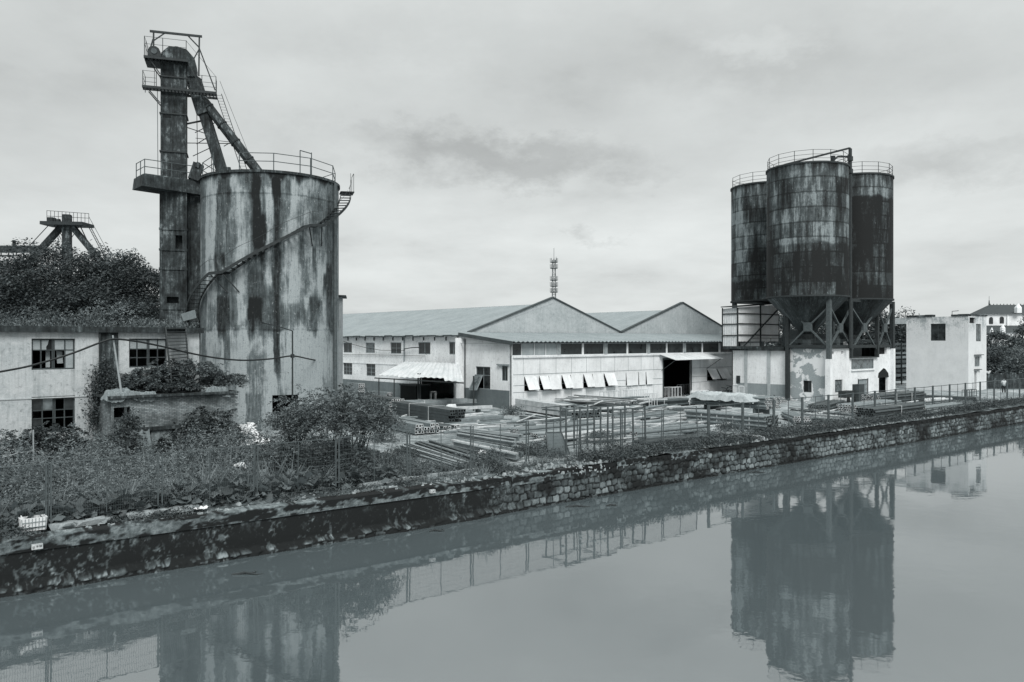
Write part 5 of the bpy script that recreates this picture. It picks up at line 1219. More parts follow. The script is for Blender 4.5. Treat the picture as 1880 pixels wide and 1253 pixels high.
# ------------------------------------------------------------------ far things: church, mast, second headframe
ch = thing('church', 'pale church with dark tiled roofs, arched windows and small pinnacles, far beyond the white house', 'church', (125, 205, 0))
CY_ = 205.0
def cp(px, py, Y=CY_): return hit(px, py, (0, Y, 0), (0, 1, 0))
def cbox(mb, x0, x1, y0, y1, Y0, Y1):
    p, q = cp(x0, y1, Y0), cp(x1, y0, Y0); mb.hexa([(p[0], Y0, p[2]), (q[0], Y0, p[2]), (q[0], Y1, p[2]), (p[0], Y1, p[2]), (p[0], Y0, q[2]), (q[0], Y0, q[2]), (q[0], Y1, q[2]), (p[0], Y1, q[2])])
mb = MB(); cbox(mb, 1809, 1905, 576, 720, CY_, CY_ + 12); mb.build('wall', M['white_wall'], ch)
mb = MB(); e0, e1, r0, r1_ = cp(1799, 576.5, CY_ - .6), cp(1915, 576.5, CY_ - .6), cp(1816, 560, CY_ + 6), cp(1915, 560, CY_ + 6); e2, e3 = e0 + [4, 13, 0], e1 + [0, 13, 0]
mb.mesh([e0, e1, r1_, r0, e2, e3], [(0, 1, 2, 3), (0, 3, 4), (4, 3, 2, 5)]); mb.build('roof', M['tile'], ch)
mb = MB(); l0, l1, l2, l3 = cp(1805, 611, CY_ - 8), cp(1905, 611, CY_ - 8), cp(1905, 598, CY_ - .3), cp(1809, 598, CY_ - .3); mb.q(l0, l1, l2, l3); mb.build('aisle_roof', M['tile'], ch)
mb = MB(); cbox(mb, 1808, 1900, 611, 720, CY_ - 7.6, CY_ - .2); mb.build('aisle_wall', M['white_wall'], ch)
for x0, x1, y0, y1 in ((1816, 1823, 582.5, 595), (1835.5, 1843, 581.5, 594)):
    p, q = cp(x0, y1, CY_ - .05), cp(x1, y0, CY_ - .05); mb = MB(); w = (q[0] - p[0]) / 2; zc = q[2] - w; pts = [(p[0], p[2]), (q[0], p[2])] + [(p[0] + w + w * math.cos(a), zc + w * math.sin(a)) for a in np.linspace(0, math.pi, 9)]
    mb.mesh([(x, CY_ - .12, z) for x, z in pts] + [(x, CY_ - .01, z) for x, z in pts], [tuple(range(len(pts)))] + [(i, (i + 1) % len(pts), len(pts) + (i + 1) % len(pts), len(pts) + i) for i in range(len(pts))]); mb.build('window', M['pane'], ch)
for px, yt, yb, Y, w in ((1821, 601, 622, CY_ - 8, .42), (1841, 595, 612, CY_ - 8, .42), (1869, 557, 575, CY_ - 1, .6), (1850, 576, 599, CY_ - .25, .22)):
    b = cp(px, yb, Y); t_ = cp(px, yt, Y); mb = MB(); h = t_[2] - b[2]; mb.box(lambda a, bb, c: (b[0] + a, Y + bb, b[2] + c), -w, w, -w, w, 0, h * .55)
    mb.mesh([(b[0] - w, Y - w, b[2] + h * .55), (b[0] + w, Y - w, b[2] + h * .55), (b[0] + w, Y + w, b[2] + h * .55), (b[0] - w, Y + w, b[2] + h * .55), (b[0], Y, t_[2])], [(0, 1, 4), (1, 2, 4), (2, 3, 4), (3, 0, 4)]); mb.build('pinnacle', M['white_wall'], ch)
for k in range(11):
    px = 1818 + k * 6.2; b = cp(px, 560.4, CY_ + 6); mb = MB(); mb.bar(b, b + [0, 0, .32], .13); mb.build('ridge_ornament', M['tile'], ch)
b = cp(1816, 560, CY_ + 6); mb = MB(); mb.tube([b, b + [0, 0, 1.2]], .2, 6, .1); mb.tube([b, b + [0, 0, 2.3]], .04, 4); mb.build('finial', M['tile'], ch)
mast = thing('lattice_mast', 'slim lattice radio mast with ring platforms, rising far behind the nearer gable', 'mast', tuple(hit(1017, 640, (0, 210, 0), (0, 1, 0)) * np.array([1, 1, 0])))
mx = LOC[mast.name]; zt = hit(1017, 478, (0, 210, 0), (0, 1, 0))[2]; mb = MB()
wf = lambda z: .62 - .25 * z / zt
cs = lambda z: [np.array([mx[0] + sx_ * wf(z), mx[1] + sy_ * wf(z), z]) for sx_, sy_ in ((-1, -1), (1, -1), (1, 1), (-1, 1))]
zl = np.linspace(0, zt, 22)
for a, b in zip(zl, zl[1:]):
    A_, B_ = cs(a), cs(b)
    for i in range(4): mb.bar(A_[i], B_[i], .13); mb.bar(A_[i], B_[(i + 1) % 4], .08); mb.bar(B_[i], B_[(i + 1) % 4], .08)
mb.build('lattice', M['iron2'], mast)
for py in (482, 493, 515, 526, 537):
    z = hit(1017, py, (0, 210, 0), (0, 1, 0))[2]; mb = MB(); mb.tube([(mx[0], mx[1], z - .08), (mx[0], mx[1], z + .1)], .95, 12)
    for i in range(8): a = i * math.pi / 4; mb.tube([(mx[0] + 1.0 * math.cos(a), mx[1] + 1.0 * math.sin(a), z), (mx[0] + 1.0 * math.cos(a), mx[1] + 1.0 * math.sin(a), z + 1.1)], .06, 4)
    mb.build('ring_platform', M['iron2'], mast)
mb = MB(); mb.tube([(mx[0], mx[1], zt), (mx[0], mx[1], zt + 3.2)], .06, 4); mb.tube([(mx[0] + .5, mx[1], zt - .4), (mx[0] + .6, mx[1], zt + .9)], .05, 4); mb.build('antenna', M['iron2'], mast)
# second headframe behind the trees
HY = 92.0; hp = lambda px, py, Y=HY: hit(px, py, (0, Y, 0), (0, 1, 0))
hf = thing('headframe', 'dark elevator headframe with railed platform and splayed chutes, rising behind the big tree', 'headframe', tuple(hp(123, 700) * np.array([1, 1, 0])))
p, q = hp(85, 412), hp(162, 408); mb = MB(); mb.bar(p, hp(162, 413.5), 2.6, .38, up=(0, 0, 1)); mb.build('platform', M['iron'], hf)
b = hp(123, 440); mb = MB(); t_ = hp(123, 395); mb.bar(b * [1, 1, 0], t_, .85, .9); mb.bar(hp(123, 404), hp(123, 394.5), .62, .62) ; mb.build('column', M['steel_case'], hf)
mb = MB(); mb.bar(hp(117, 412), hp(40, 497), .62, .6); mb.build('chute', M['steel_case'], hf)
mb = MB(); mb.bar(hp(129, 412), hp(203, 502), .58, .6); mb.build('chute', M['steel_case'], hf)
mb = MB()
for x0, y0, x1, y1, w in ((92, 411, 20, 488, .07), (100, 412, 118, 440, .06), (147, 415, 183, 490, .09), (146, 415, 128, 442, .06), (98, 412, 112, 440, .05)): mb.bar(hp(x0, y0), hp(x1, y1), w)
mb.build('brace', M['iron'], hf)
mb = MB()
for o_ in (0, 4): mb.bar(hp(161 + o_, 414), hp(199 + o_, 486), .06)
for k in np.linspace(0, 2, 28): mb.bar(hp(161 + 19 * k, 414 + 36 * k), hp(165 + 19 * k, 414 + 36 * k), .04)
mb.bar(hp(163, 398), hp(209, 483), .04); mb.build('ladder', M['iron'], hf)
mb = MB()
for dy in (0.,):
    for Y in (HY - 1.2, HY + 1.2):
        for (ya, yb) in ((387, 392.5), (397, 401)): mb.tube([hp(86, ya, Y), hp(163, yb, Y)], .035, 4)
for (x, y) in ((86, 387), (163, 392.5)): mb.tube([hp(x, y, HY - 1.2), hp(x, y, HY + 1.2)], .035, 4)
hr = mb.build('guard_rail', M['iron'], hf)
for k in np.linspace(0, 1, 12):
    for Y in (HY - 1.2, HY + 1.2): m2 = MB(); m2.tube([hp(86 + 77 * k, 411 + 1.5 * k, Y), hp(86 + 77 * k, 387 + 5.5 * k, Y)], .03, 4); m2.build('post', M['iron'], hr)
mb = MB(); mb.bar(hp(90, 406), hp(100, 406), .8, .75); mb.tube([hp(105, 406.5), hp(110, 406.5)], .28, 8); mb.build('drive_motor', M['iron'], hf)
gal = thing('conveyor_gallery', 'dark conveyor gallery with a capped vent pipe, at the edge of the big tree crown', 'conveyor', tuple(hp(20, 700, 90) * np.array([1, 1, 0])))
mb = MB(); mb.bar(hp(-60, 458, 90), hp(75, 458, 90), 2.0, .62); mb.build('deck', M['iron'], gal)
mb = MB(); 
for y in (453, 464): mb.tube([hp(-60, y, 89), hp(70, y - 1, 89)], .05, 4)
for k in range(8): mb.bar(hp(-40 + k * 14, 462, 90), hp(-40 + k * 14, 470, 90), .1)
mb.bar(hp(-60, 470, 90), hp(30, 470, 90), .6, .12); mb.build('trestle', M['iron2'], gal)
mb = MB(); mb.tube([hp(26, 456, 90), hp(26, 444, 90)], .18, 8); mb.tube([hp(26, 444, 90), hp(26, 441, 90)], .36, 8, .1); mb.build('vent_pipe', M['iron'], gal)
# narrow shed wall seen behind the silo's right edge
ns = thing('narrow_outbuilding', 'narrow pale outbuilding wall peeping out behind the right edge of the big silo', 'outbuilding', (*hit(624, 700, (0, 66, 0), (0, 1, 0))[:2], 0))
mb = MB(); a = hit(600, 545, (0, 66, 0), (0, 1, 0)); b = hit(629.5, 546, (0, 66, 0), (0, 1, 0)); mb.hexa([(a[0], 66, 0), (b[0], 66, 0), (b[0] * 69 / 66, 69, 0), (a[0], 69, 0), (a[0], 66, a[2]), (b[0], 66, b[2]), (b[0] * 69 / 66, 69, b[2]), (a[0], 69, a[2])]); mb.build('wall', M['gable'], ns)
mb = MB(); mb.hexa([(a[0], 65.6, a[2] + .02), (b[0] + .35, 65.6, a[2] - .02), (b[0] * 69 / 66 + .35, 69, a[2] - .02), (a[0], 69, a[2] + .02), (a[0], 65.6, a[2] + .16), (b[0] + .35, 65.6, a[2] + .1), (b[0] * 69 / 66 + .35, 69, a[2] + .1), (a[0], 69, a[2] + .16)]); mb.build('roof', M['roof_edge'], ns)
# person far along the bank
pp = G(1843, 722.5); pr_ = thing('person', 'person in a pale short sleeved shirt and dark trousers standing by the far fence', 'person', tuple(pp))
fd = np.array([.2, .98, 0]); rt_ = np.array([.98, -.2, 0])
def PV(x, y, z): q = pp + rt_ * x + fd * y; return (q[0], q[1], z)
def skin(name, V, E, R, mat, parent, root=0):
    me = bpy.data.meshes.new(name); off = LOC[parent.name]; me.from_pydata([tuple(np.array(v) - off) for v in V], E, []); me.materials.append(mat)
    o = bpy.data.objects.new(name, me); C.objects.link(o); o.parent = parent; LOC[o.name] = off
    md = o.modifiers.new('skin', 'SKIN'); md.use_smooth_shade = True
    for i, r in enumerate(R): me.skin_vertices[0].data[i].radius = r if isinstance(r, tuple) else (r, r)
    me.skin_vertices[0].data[root].use_root = True
    sb = o.modifiers.new('sub', 'SUBSURF'); sb.levels = sb.render_levels = 2; return o
J = dict(pel=(0, 0, .93), waist=(0, 0, 1.08), chest=(0, .01, 1.30), neck=(0, .0, 1.47), chin=(0, .02, 1.56), head=(0, .02, 1.66), top=(0, .01, 1.72))
V = [PV(*J[k]) for k in ('pel', 'waist', 'chest', 'neck', 'chin', 'head', 'top')]; E = [(0, 1), (1, 2), (2, 3), (3, 4), (4, 5), (5, 6)]; R = [(.15, .11), (.13, .10), (.17, .11), (.06, .06), (.08, .09), (.085, .10), (.06, .07)]
for s_ in (-1, 1):
    i = len(V); V += [PV(s_ * .10, 0, .85), PV(s_ * .12, .02, .48), PV(s_ * .13, -.02, .08), PV(s_ * .14, .12, .04)]; E += [(0, i), (i, i + 1), (i + 1, i + 2), (i + 2, i + 3)]; R += [.095, .065, .045, .035]
    i = len(V); V += [PV(s_ * .19, 0, 1.40), PV(s_ * .24, -.02, 1.13), PV(s_ * .22, .10, .90), PV(s_ * .21, .15, .82)]; E += [(2, i), (i, i + 1), (i + 1, i + 2), (i + 2, i + 3)]; R += [.055, .042, .032, .03]
skin('body', V, E, R, m_plain('skin', .28, .6, .1), pr_)
V = [PV(0, 0, .92), PV(0, 0, 1.1), PV(0, .01, 1.3), PV(0, .0, 1.45)]; E = [(0, 1), (1, 2), (2, 3)]; R = [(.19, .135), (.17, .125), (.20, .13), (.08, .08)]
for s_ in (-1, 1): i = len(V); V += [PV(s_ * .19, 0, 1.40), PV(s_ * .235, -.015, 1.2)]; E += [(2, i), (i, i + 1)]; R += [.08, .075]
skin('shirt', V, E, R, m_plain('pale_shirt', .55, .8, .1), pr_)
V = [PV(0, 0, .95)]; E = []; R = [(.17, .125)]
for s_ in (-1, 1): i = len(V); V += [PV(s_ * .10, 0, .84), PV(s_ * .12, .02, .48), PV(s_ * .13, -.02, .10)]; E += [(0, i), (i, i + 1), (i + 1, i + 2)]; R += [.115, .085, .075]
skin('trousers', V, E, R, m_plain('dark_trousers', .03, .85, .2), pr_)
V = [PV(0, -.02, 1.62), PV(0, -.01, 1.70), PV(0, .02, 1.735)]; skin('hair', V, [(0, 1), (1, 2)], [(.09, .09), (.095, .10), (.06, .07)], M['cable'], pr_)
# ------------------------------------------------------------------ fences along the bank
F0, F1 = np.array([-14.97, 25.5]), np.array([53.9, 83.6]); FL = np.linalg.norm(F1 - F0); FDIR = (F1 - F0) / FL; FNRM = np.array([-FDIR[1], FDIR[0]])
def fp(d, z=0.0, off=0.0): q = F0 + FDIR * d + FNRM * off; return np.array([q[0], q[1], z])
fen = thing('mesh_fence', 'fence of wire mesh panels between thin paired posts, standing before the weeds and shrub', 'fence', tuple(fp(5)))
PITCH = 3.43; FH = 2.06
rg = np.random.default_rng(12)
leanv = {i: rg.normal() * .03 for i in range(-5, 12)}
for i in range(-4, 10):
    d0_, d1_ = i * PITCH, (i + 1) * PITCH; ln = leanv[i]; ln1 = leanv[i + 1]
    mb = MB()
    tl = lambda k, h: fp(d0_ + .07 + (d1_ - d0_ - .14) * k, h, (ln * (1 - k) + ln1 * k) * h)
    mb.tube([tl(0, FH), tl(.5, FH - .01), tl(1, FH)], .021, 4)
    fr_o = mb.build('fence_panel', M['iron2'], fen); m2 = MB(); m2.tube([tl(0, .08), tl(1, .08)], .02, 4); m2.build('bottom_rail', M['iron2'], fr_o)
    for k, r in ((0, .032), (1, .032), (.5, .022)): m2 = MB(); m2.tube([tl(k, -.1), tl(k, FH)], r, 5); m2.build('post', M['iron2'], fr_o)
    mb = MB(); nw = 46
    for j in range(1, nw): q = tl(j / nw, .08); p = tl(j / nw, FH); mb.tube([q, p], .0052, 3, cap=False)
    for h in np.arange(.25, FH, .185): mb.tube([tl(0, h), tl(1, h)], .0052, 3, cap=False)
    mb.build('wire_mesh', M['iron2'], fr_o)
    if i in (0, 2, 4, 5, 6): m2 = MB(); m2.tube([fp(d0_, -.1, .05), fp(d0_, FH + .03, .05 + ln * 2)], .024, 5); m2.build('post', M['iron2'], fen)
mb = MB()
for d in np.arange(11.2, 21, .9):
    if rg.random() > .12: mb.box(lambda a, b, c: fp(a, c, b), d, d + .88, -.13, .10, -.2, .07 + rg.random() * .04)
mb.build('concrete_kerb', M['stone'], fen)
fe2 = thing('rail_fence', 'bare steel fence of broad posts and a single top rail, running along the stone bank', 'fence', tuple(fp(60)))
dl = [35.3 + 3.62 * i for i in range(0, 24)]
for i, d in enumerate(dl):
    m2 = MB(); m2.box(lambda a, b, c: fp(a, c, b), d - .09, d + .09, -.05, .05, -.2, FH + .02); m2.build('post', M['iron2'], fe2)
    m2 = MB(); m2.tube([fp(d + 1.81, -.1), fp(d + 1.81, FH)], .024, 5); m2.build('thin_post', M['iron2'], fe2)
    m2 = MB(); m2.tube([fp(d, FH - .03), fp(d + 1.8, FH - .03 - .05 * rg.random()), fp(d + 3.62, FH - .03)], .028, 5); m2.build('top_rail', M['iron2'], fe2)
    m2 = MB()
    for h in (.25, .7, 1.15, 1.6): m2.tube([fp(d, h), fp(d + 3.62, h)], .004, 3, cap=False)
    m2.build('wire', M['iron2'], fe2)
# rusty rack of uprights behind the mesh fence
dk = lambda px: float(np.interp((px - CX) / FPX, [(F0 + FDIR * d)[0] / (F0 + FDIR * d)[1] for d in np.linspace(-20, 120, 400)], np.linspace(-20, 120, 400)))
rk = thing('steel_rack', 'open rusty rack of upright posts and top beams, close behind the mesh fence', 'rack', tuple(fp(dk(1120), 0, 1)))
ra, rb = dk(1052) + .1, dk(1200)
for j, off in enumerate((.6, 2.4)):
    n_ = 7
    for k in range(n_):
        d = ra + (rb - ra) * k / (n_ - 1) + (.25 if j else 0); h = 2.45 - .25 * (k > 3)
        m2 = MB(); m2.bar(fp(d, -.05, off), fp(d + rg.normal() * .03, h, off), .085, .075); m2.build('upright', M['iron2'], rk)
    m2 = MB(); m2.bar(fp(ra - .1, 2.4, off), fp(ra + (rb - ra) * .62, 2.4, off), .055, .06); m2.build('top_beam', M['iron2'], rk)
    m2 = MB(); m2.bar(fp(ra + (rb - ra) * .6, 2.18, off + .1), fp(rb + .1, 2.18, off + .1), .055, .06); m2.build('top_beam', M['iron2'], rk)
    m2 = MB(); m2.bar(fp(ra, .55, off - .08), fp(rb, .5, off - .08), .05, .05); m2.build('rail', M['iron2'], rk)
for d in (ra, ra + (rb - ra) * .4, rb): m2 = MB(); m2.bar(fp(d, 2.3, .55), fp(d, 2.3, 2.45), .05, .06); m2.build('cross_beam', M['iron2'], rk)
gt = thing('leaning_grate', 'flat steel frame with mesh leaning against the rusty rack behind the fence', 'grate', tuple(fp(dk(1040), 0, .6)))
cq = [fp(dk(1027), .05, .75), fp(dk(1060), .05, .55), fp(dk(1060), 1.15, 1.2), fp(dk(1036), 1.2, 1.4)]
m2 = MB()
for i in range(4): m2.bar(cq[i], cq[(i + 1) % 4], .06)
go = m2.build('frame', M['iron2'], gt); m2 = MB(); m2.hexa([*cq, *[q + np.array([.0, .02, .01]) for q in cq]]); m2.build('sheet', M['dado'], gt)
# ------------------------------------------------------------------ stacks of tubes and beams
PM = {}
def pipe_mesh(kind, L, size, mats, wall=True):
    key = (kind, round(L, 2), size, tuple(m.name for m in mats))
    if key in PM: return PM[key]
    n = 8 if kind == 'tube' else 4; r = size / 2 * (1 if kind == 'tube' else 1.36)
    V = []; F = []; mi = []
    ang = [2 * math.pi * (k + .5) / n for k in range(n)]
    for x in (0, L):
        for rr in (r, r * .66): V += [(x, rr * math.cos(a), rr * math.sin(a)) for a in ang]
    V += [(.12, r * .66 * math.cos(a), r * .66 * math.sin(a)) for a in ang] + [(L - .12, r * .66 * math.cos(a), r * .66 * math.sin(a)) for a in ang]
    for k in range(n):
        k2 = (k + 1) % n
        F.append((k, k2, 2 * n + k2, 2 * n + k)); mi.append(0)
        F.append((k, n + k, n + k2, k2)); mi.append(1); F.append((2 * n + k, 2 * n + k2, 3 * n + k2, 3 * n + k)); mi.append(1)
        F.append((n + k, 4 * n + k, 4 * n + k2, n + k2)); mi.append(2); F.append((3 * n + k, 3 * n + k2, 5 * n + k2, 5 * n + k)); mi.append(2)
    F.append(tuple(4 * n + k for k in range(n))); mi.append(2); F.append(tuple(5 * n + k for k in range(n - 1, -1, -1))); mi.append(2)
    me = bpy.data.meshes.new('tube'); me.from_pydata(V, [], F)
    for m in (*mats, M['black']): me.materials.append(m)
    me.polygons.foreach_set('material_index', mi)
    co = np.array(V); lay = me.uv_layers.new(name='UVMap'); vi = np.empty(len(me.loops), int); me.loops.foreach_get('vertex_index', vi)
    lay.data.foreach_set('uv', np.stack([co[vi][:, 0], co[vi][:, 1] + co[vi][:, 2]], 1).ravel()); PM[key] = me; return me
def bundle(label, A, B, nw, nh, size, kind='tube', mat='steel_mid', end='tube_end', z0=.1, jit=.08, straps=2, L=None, name='tube_bundle', cat='tube bundle', bearers=True, group=None, gap=1.04, skew=0.0):
    A = np.array(A, float); B = np.array(B, float); d = B - A; L_ = L or float(np.linalg.norm(d[:2])); rz = math.atan2(d[1], d[0])
    t = thing(name, label, cat, (A[0], A[1], A[2]), group, rz); r = np.random.default_rng(abs(hash(label)) % 9999 if False else int(A[0] * 77 + A[1] * 13 + 500) % 9999)
    part = 'tube' if kind == 'tube' else 'beam'
    me = pipe_mesh(kind, L_, size, (M[mat], M[end])); p = size * gap
    for j in range(nh):
        for i in range(nw):
            if j == nh - 1 and r.random() < .18: continue
            o = bpy.data.objects.new(part, me); C.objects.link(o); o.parent = t
            o.location = (r.normal() * jit, (i - (nw - 1) / 2 + (.5 if kind == 'tube' and j % 2 else 0)) * p, z0 + size / 2 + j * p * (.88 if kind == 'tube' else 1.0)); o.rotation_euler = (0 if kind != 'tube' else r.random() * 3, r.normal() * .002, r.normal() * .004 + skew * (r.random() - .5))
    H = nh * p * (.88 if kind == 'tube' else 1) + z0 + .02; Wd = nw * p
    def lm(mb, nm, m):
        V = np.array(mb.v); me2 = bpy.data.meshes.new(nm); me2.from_pydata(V.tolist(), [], mb.f); me2.materials.append(m); auto_uv(me2, np.zeros(3)); o = bpy.data.objects.new(nm, me2); C.objects.link(o); o.parent = t
    for k in range(straps):
        x = L_ * (k + 1) / (straps + 1); mb = MB(); w = .04; I = lambda a, b, c: (a, b, c)
        mb.box(I, x - w, x + w, -Wd / 2 - .03, -Wd / 2 - .005, z0 - .02, H); mb.box(I, x - w, x + w, Wd / 2 + .005, Wd / 2 + .03, z0 - .02, H); mb.box(I, x - w, x + w, -Wd / 2 - .03, Wd / 2 + .03, H + .001, H + .025); lm(mb, 'strap', M['steel_pale'])
    if bearers:
        for x in (L_ * .15, L_ * .8): mb = MB(); mb.box(lambda a, b, c: (a, b, c), x - .06, x + .06, -Wd / 2 - .1, Wd / 2 + .1, -.02, z0 - .005); lm(mb, 'bearer', M['iron2'])
    return t
def beam(label, A, B, w, h, mat, z0=0.0, group=None, name='loose_girder', cat='girder', dz=0.0):
    A = np.array(A, float); B = np.array(B, float); up = np.array([0, 0, 1.]); mb = MB(); d = B - A; L_ = np.linalg.norm(d); d = d / L_; a = np.cross(d, up); a /= np.linalg.norm(a); zc = np.array([0, 0, z0 + h / 2])
    f = h * .14   # channel: web and two flanges
    o1, o2 = np.array([0, 0, h / 2 - f / 2]), np.array([0, 0, -h / 2 + f / 2])
    A = A + zc; B = B + zc + [0, 0, dz]
    mb.bar(A + o1, B + o1, w, f); mb.bar(A + o2, B + o2, w, f); mb.bar(A - a * w * .18, B - a * w * .18, w * .55, h - 2 * f - .002)
    o = mb.build(name, M[mat]); tag(o, label, cat, group); return o
g2 = 'tube and beam stacks in the yard'
B_ = lambda lb, a, b, nw, nh, sz, **k: bundle(lb, G(*a), G(*b), nw, nh, sz, **k)
B_('stack of square tubes with bright ends beside the right foot of the big silo', (672, 724), (610, 714), 8, 5, .22, kind='box', mat='steel_mid', straps=0)
B_('low stack of pale square tubes along the hall dado left of the canopy', (722, 729), (672, 722), 7, 2, .2, kind='box', mat='steel_mid', straps=0)
B_('square tube stack with a bright end grid, right behind the leafy shrub', (728, 762), (640, 744), 7, 6, .19, kind='box', mat='steel_dark', straps=0)
B_('long flat stack of grey beams before the corrugated canopy', (722, 750), (872, 744), 6, 2, .26, kind='box', mat='steel_grey', end='steel_grey', straps=2)
B_('lower beams lying just in front of the long flat grey stack', (735, 757), (876, 750), 4, 2, .2, kind='box', mat='steel_dark', end='steel_mid', straps=0)
B_('long pale beam pair lying across the yard toward the workshop corner', (778, 762), (902, 757), 3, 1, .26, kind='box', mat='steel_pale', end='steel_grey', straps=0, z0=.3)
B_('dark strapped bundle of channels pointing toward the fence, bushy dark near end', (840, 783), (733, 764), 6, 5, .21, kind='box', mat='steel_dark', end='steel_dark', straps=2)
B_('flat stack of grey beams right of the dark strapped bundle', (842, 783), (920, 776), 4, 2, .22, kind='box', mat='steel_mid', end='steel_mid', straps=0)
B_('long low stack ending in a white dotted grid behind the mesh fence', (784, 799), (656, 772), 8, 3, .2, kind='box', mat='steel_mid', straps=0)
B_('short low stack with white ends beside the longer dotted stack', (826, 795), (772, 786), 6, 2, .17, kind='box', mat='steel_dark', straps=0)
B_('long box girder like pale stack near the workshop corner', (954, 753), (1046, 768), 2, 2, .45, kind='box', mat='steel_pale', end='steel_grey', straps=0)
B_('wide heap of long dark planks beside the pale girder', (1012, 756), (1075, 772), 9, 3, .24, kind='box', mat='steel_mid', end='steel_mid', straps=0, skew=.02)
B_('broad dark plank stack below the flap windows of the workshop', (1040, 748), (1150, 764), 9, 3, .24, kind='box', mat='steel_dark', end='steel_grey', straps=0, skew=.03)
B_('long tube stack running past the workshop doorway', (1160, 752), (1300, 741), 6, 3, .2, mat='steel_dark', straps=2)
B_('tube bundle lying between the rusty rack and the dark plank stack', (1130, 775), (1236, 764), 7, 2, .17, mat='steel_mid', straps=0)
B_('short tube row with round bright ends behind the mesh fence bend', (946, 800), (1086, 786), 6, 2, .18, mat='steel_mid', straps=0)
B_('second tube row in front of the short row with bright ends', (985, 808), (1110, 792), 5, 2, .17, mat='steel_grey', straps=0)
B_('third tube row nearest the leaning grate', (1012, 813), (1120, 800), 5, 2, .17, mat='steel_pale', end='steel_pale', straps=0)
B_('tube row half hidden behind the right half of the rusty rack', (1158, 806), (1290, 792), 6, 2, .2, mat='steel_mid', straps=0)
B_('lower tube row in front of the tarped bundle', (1168, 819), (1288, 806), 5, 1, .2, mat='steel_dark', end='steel_mid', straps=0)
B_('upper strapped tube bundle under the white tarp, ends bright', (1420, 769), (1282, 757), 11, 6, .165, mat='steel_mid', straps=4, z0=.75)
B_('lower strapped tube bundle carrying the tarped one, ends dark', (1419, 791), (1273, 778), 10, 6, .165, mat='steel_mid', end='steel_dark', straps=4)
B_('flat tube stack along the grey foot of the wall under the cabin', (1434, 741), (1330, 731), 7, 3, .18, mat='steel_mid', straps=1)
B_('long thin tube stack between the tarped bundle and the workshop door', (1318, 748), (1418, 743), 6, 2, .16, mat='steel_grey', straps=0)
B_('small round bundle of short tubes lying end on near the rail fence', (1474, 779), (1450, 770), 7, 3, .17, mat='steel_mid', straps=0)
B_('tube stack with bright ends in front of the peeling mill wall', (1500, 756), (1535, 746), 8, 3, .18, mat='steel_dark', end='steel_mid', straps=0)
B_('tube stack with bright honeycomb ends before the mill door', (1556, 762), (1640, 752), 8, 4, .2, mat='steel_mid', straps=1)
B_('dark tube stack right of the honeycomb one, sides dark', (1590, 770), (1682, 758), 7, 4, .2, mat='steel_dark', end='steel_dark', straps=1)
B_('tall bright ended tube bundle below the pointed doorway', (1600, 750), (1684, 741), 8, 6, .2, mat='steel_dark', straps=2)
B_('long pale pipes on the ground before the white house', (1684, 741), (1770, 735), 4, 1, .3, mat='steel_pale', end='steel_pale', straps=0)
B_('long dark rails laid along the foot of the white house', (1666, 733), (1788, 739), 6, 2, .2, kind='box', mat='steel_dark', end='steel_dark', straps=0)
B_('low mixed stack before the far end of the white house', (1690, 757), (1760, 748), 6, 2, .18, mat='steel_mid', straps=0)
# loose beams
r_ = np.random.default_rng(31)
def fan(label, group, n, a0, a1, b0, b1, w, h, mats, zs=0.0, name='loose_girder', cat='girder'):
    for i in range(n):
        k = i / max(1, n - 1); A = G(*(np.array(a0) + (np.array(a1) - a0) * k + r_.normal(size=2) * [3, 1])); Bq = G(*(np.array(b0) + (np.array(b1) - b0) * k + r_.normal(size=2) * [3, 1]))
        beam(label, A, Bq, w * (.8 + .5 * r_.random()), h * (.8 + .5 * r_.random()), mats[int(r_.integers(len(mats)))], z0=zs + .10 * r_.random(), group=group, name=name, cat=cat)
fan('loose steel beam in the fan of beams lying close behind the mesh fence', 'fan of loose beams behind the mesh fence', 11, (728, 826), (790, 814), (840, 863), (892, 846), .17, .12, ['steel_mid', 'steel_grey', 'steel_dark', 'steel_grey'], .02)
fan('thick steel beam in the sloping pile left of the round dark bush', 'pile of thick beams by the round bush', 9, (834, 822), (850, 806), (948, 848), (966, 824), .26, .22, ['steel_grey', 'steel_mid', 'steel_grey', 'steel_pale'], .02)
fan('upper thick beam laid across the sloping pile near the round bush', 'upper layer of the thick beam pile', 5, (840, 812), (848, 802), (940, 830), (958, 816), .26, .2, ['steel_grey', 'steel_mid'], .28)
fan('loose rail lying on the open ground right of the pale girder', 'loose rails on the open ground', 4, (950, 770), (962, 765), (1010, 778), (1045, 774), .14, .1, ['steel_dark', 'steel_mid'])
fan('loose pole lying on the ground between the rail fence and the mill', 'loose poles before the mill', 8, (1448, 752), (1462, 788), (1570, 764), (1520, 785), .16, .13, ['steel_pale', 'steel_dark', 'steel_grey', 'steel_mid'])
fan('loose pole on the ground in front of the tarped bundle', 'loose poles before the tarped bundle', 9, (1262, 790), (1300, 812), (1400, 808), (1372, 798), .14, .12, ['steel_pale', 'steel_dark', 'steel_grey'])
fan('loose long pole lying before the white house', 'loose poles before the white house', 8, (1672, 742), (1700, 764), (1792, 730), (1800, 742), .16, .14, ['steel_dark', 'steel_grey', 'steel_mid'])
fan('plank strewn over the top of the broad dark plank stack', 'planks strewn over the plank stack', 7, (1015, 752), (1060, 743), (1120, 760), (1180, 752), .22, .08, ['steel_grey', 'steel_pale', 'steel_mid'], .78, 'plank', 'plank')
fan('loose pole among the stacks beside the leafy shrub', 'loose poles beside the shrub', 6, (668, 775), (700, 790), (760, 772), (770, 784), .14, .12, ['steel_mid', 'steel_grey', 'steel_dark'])
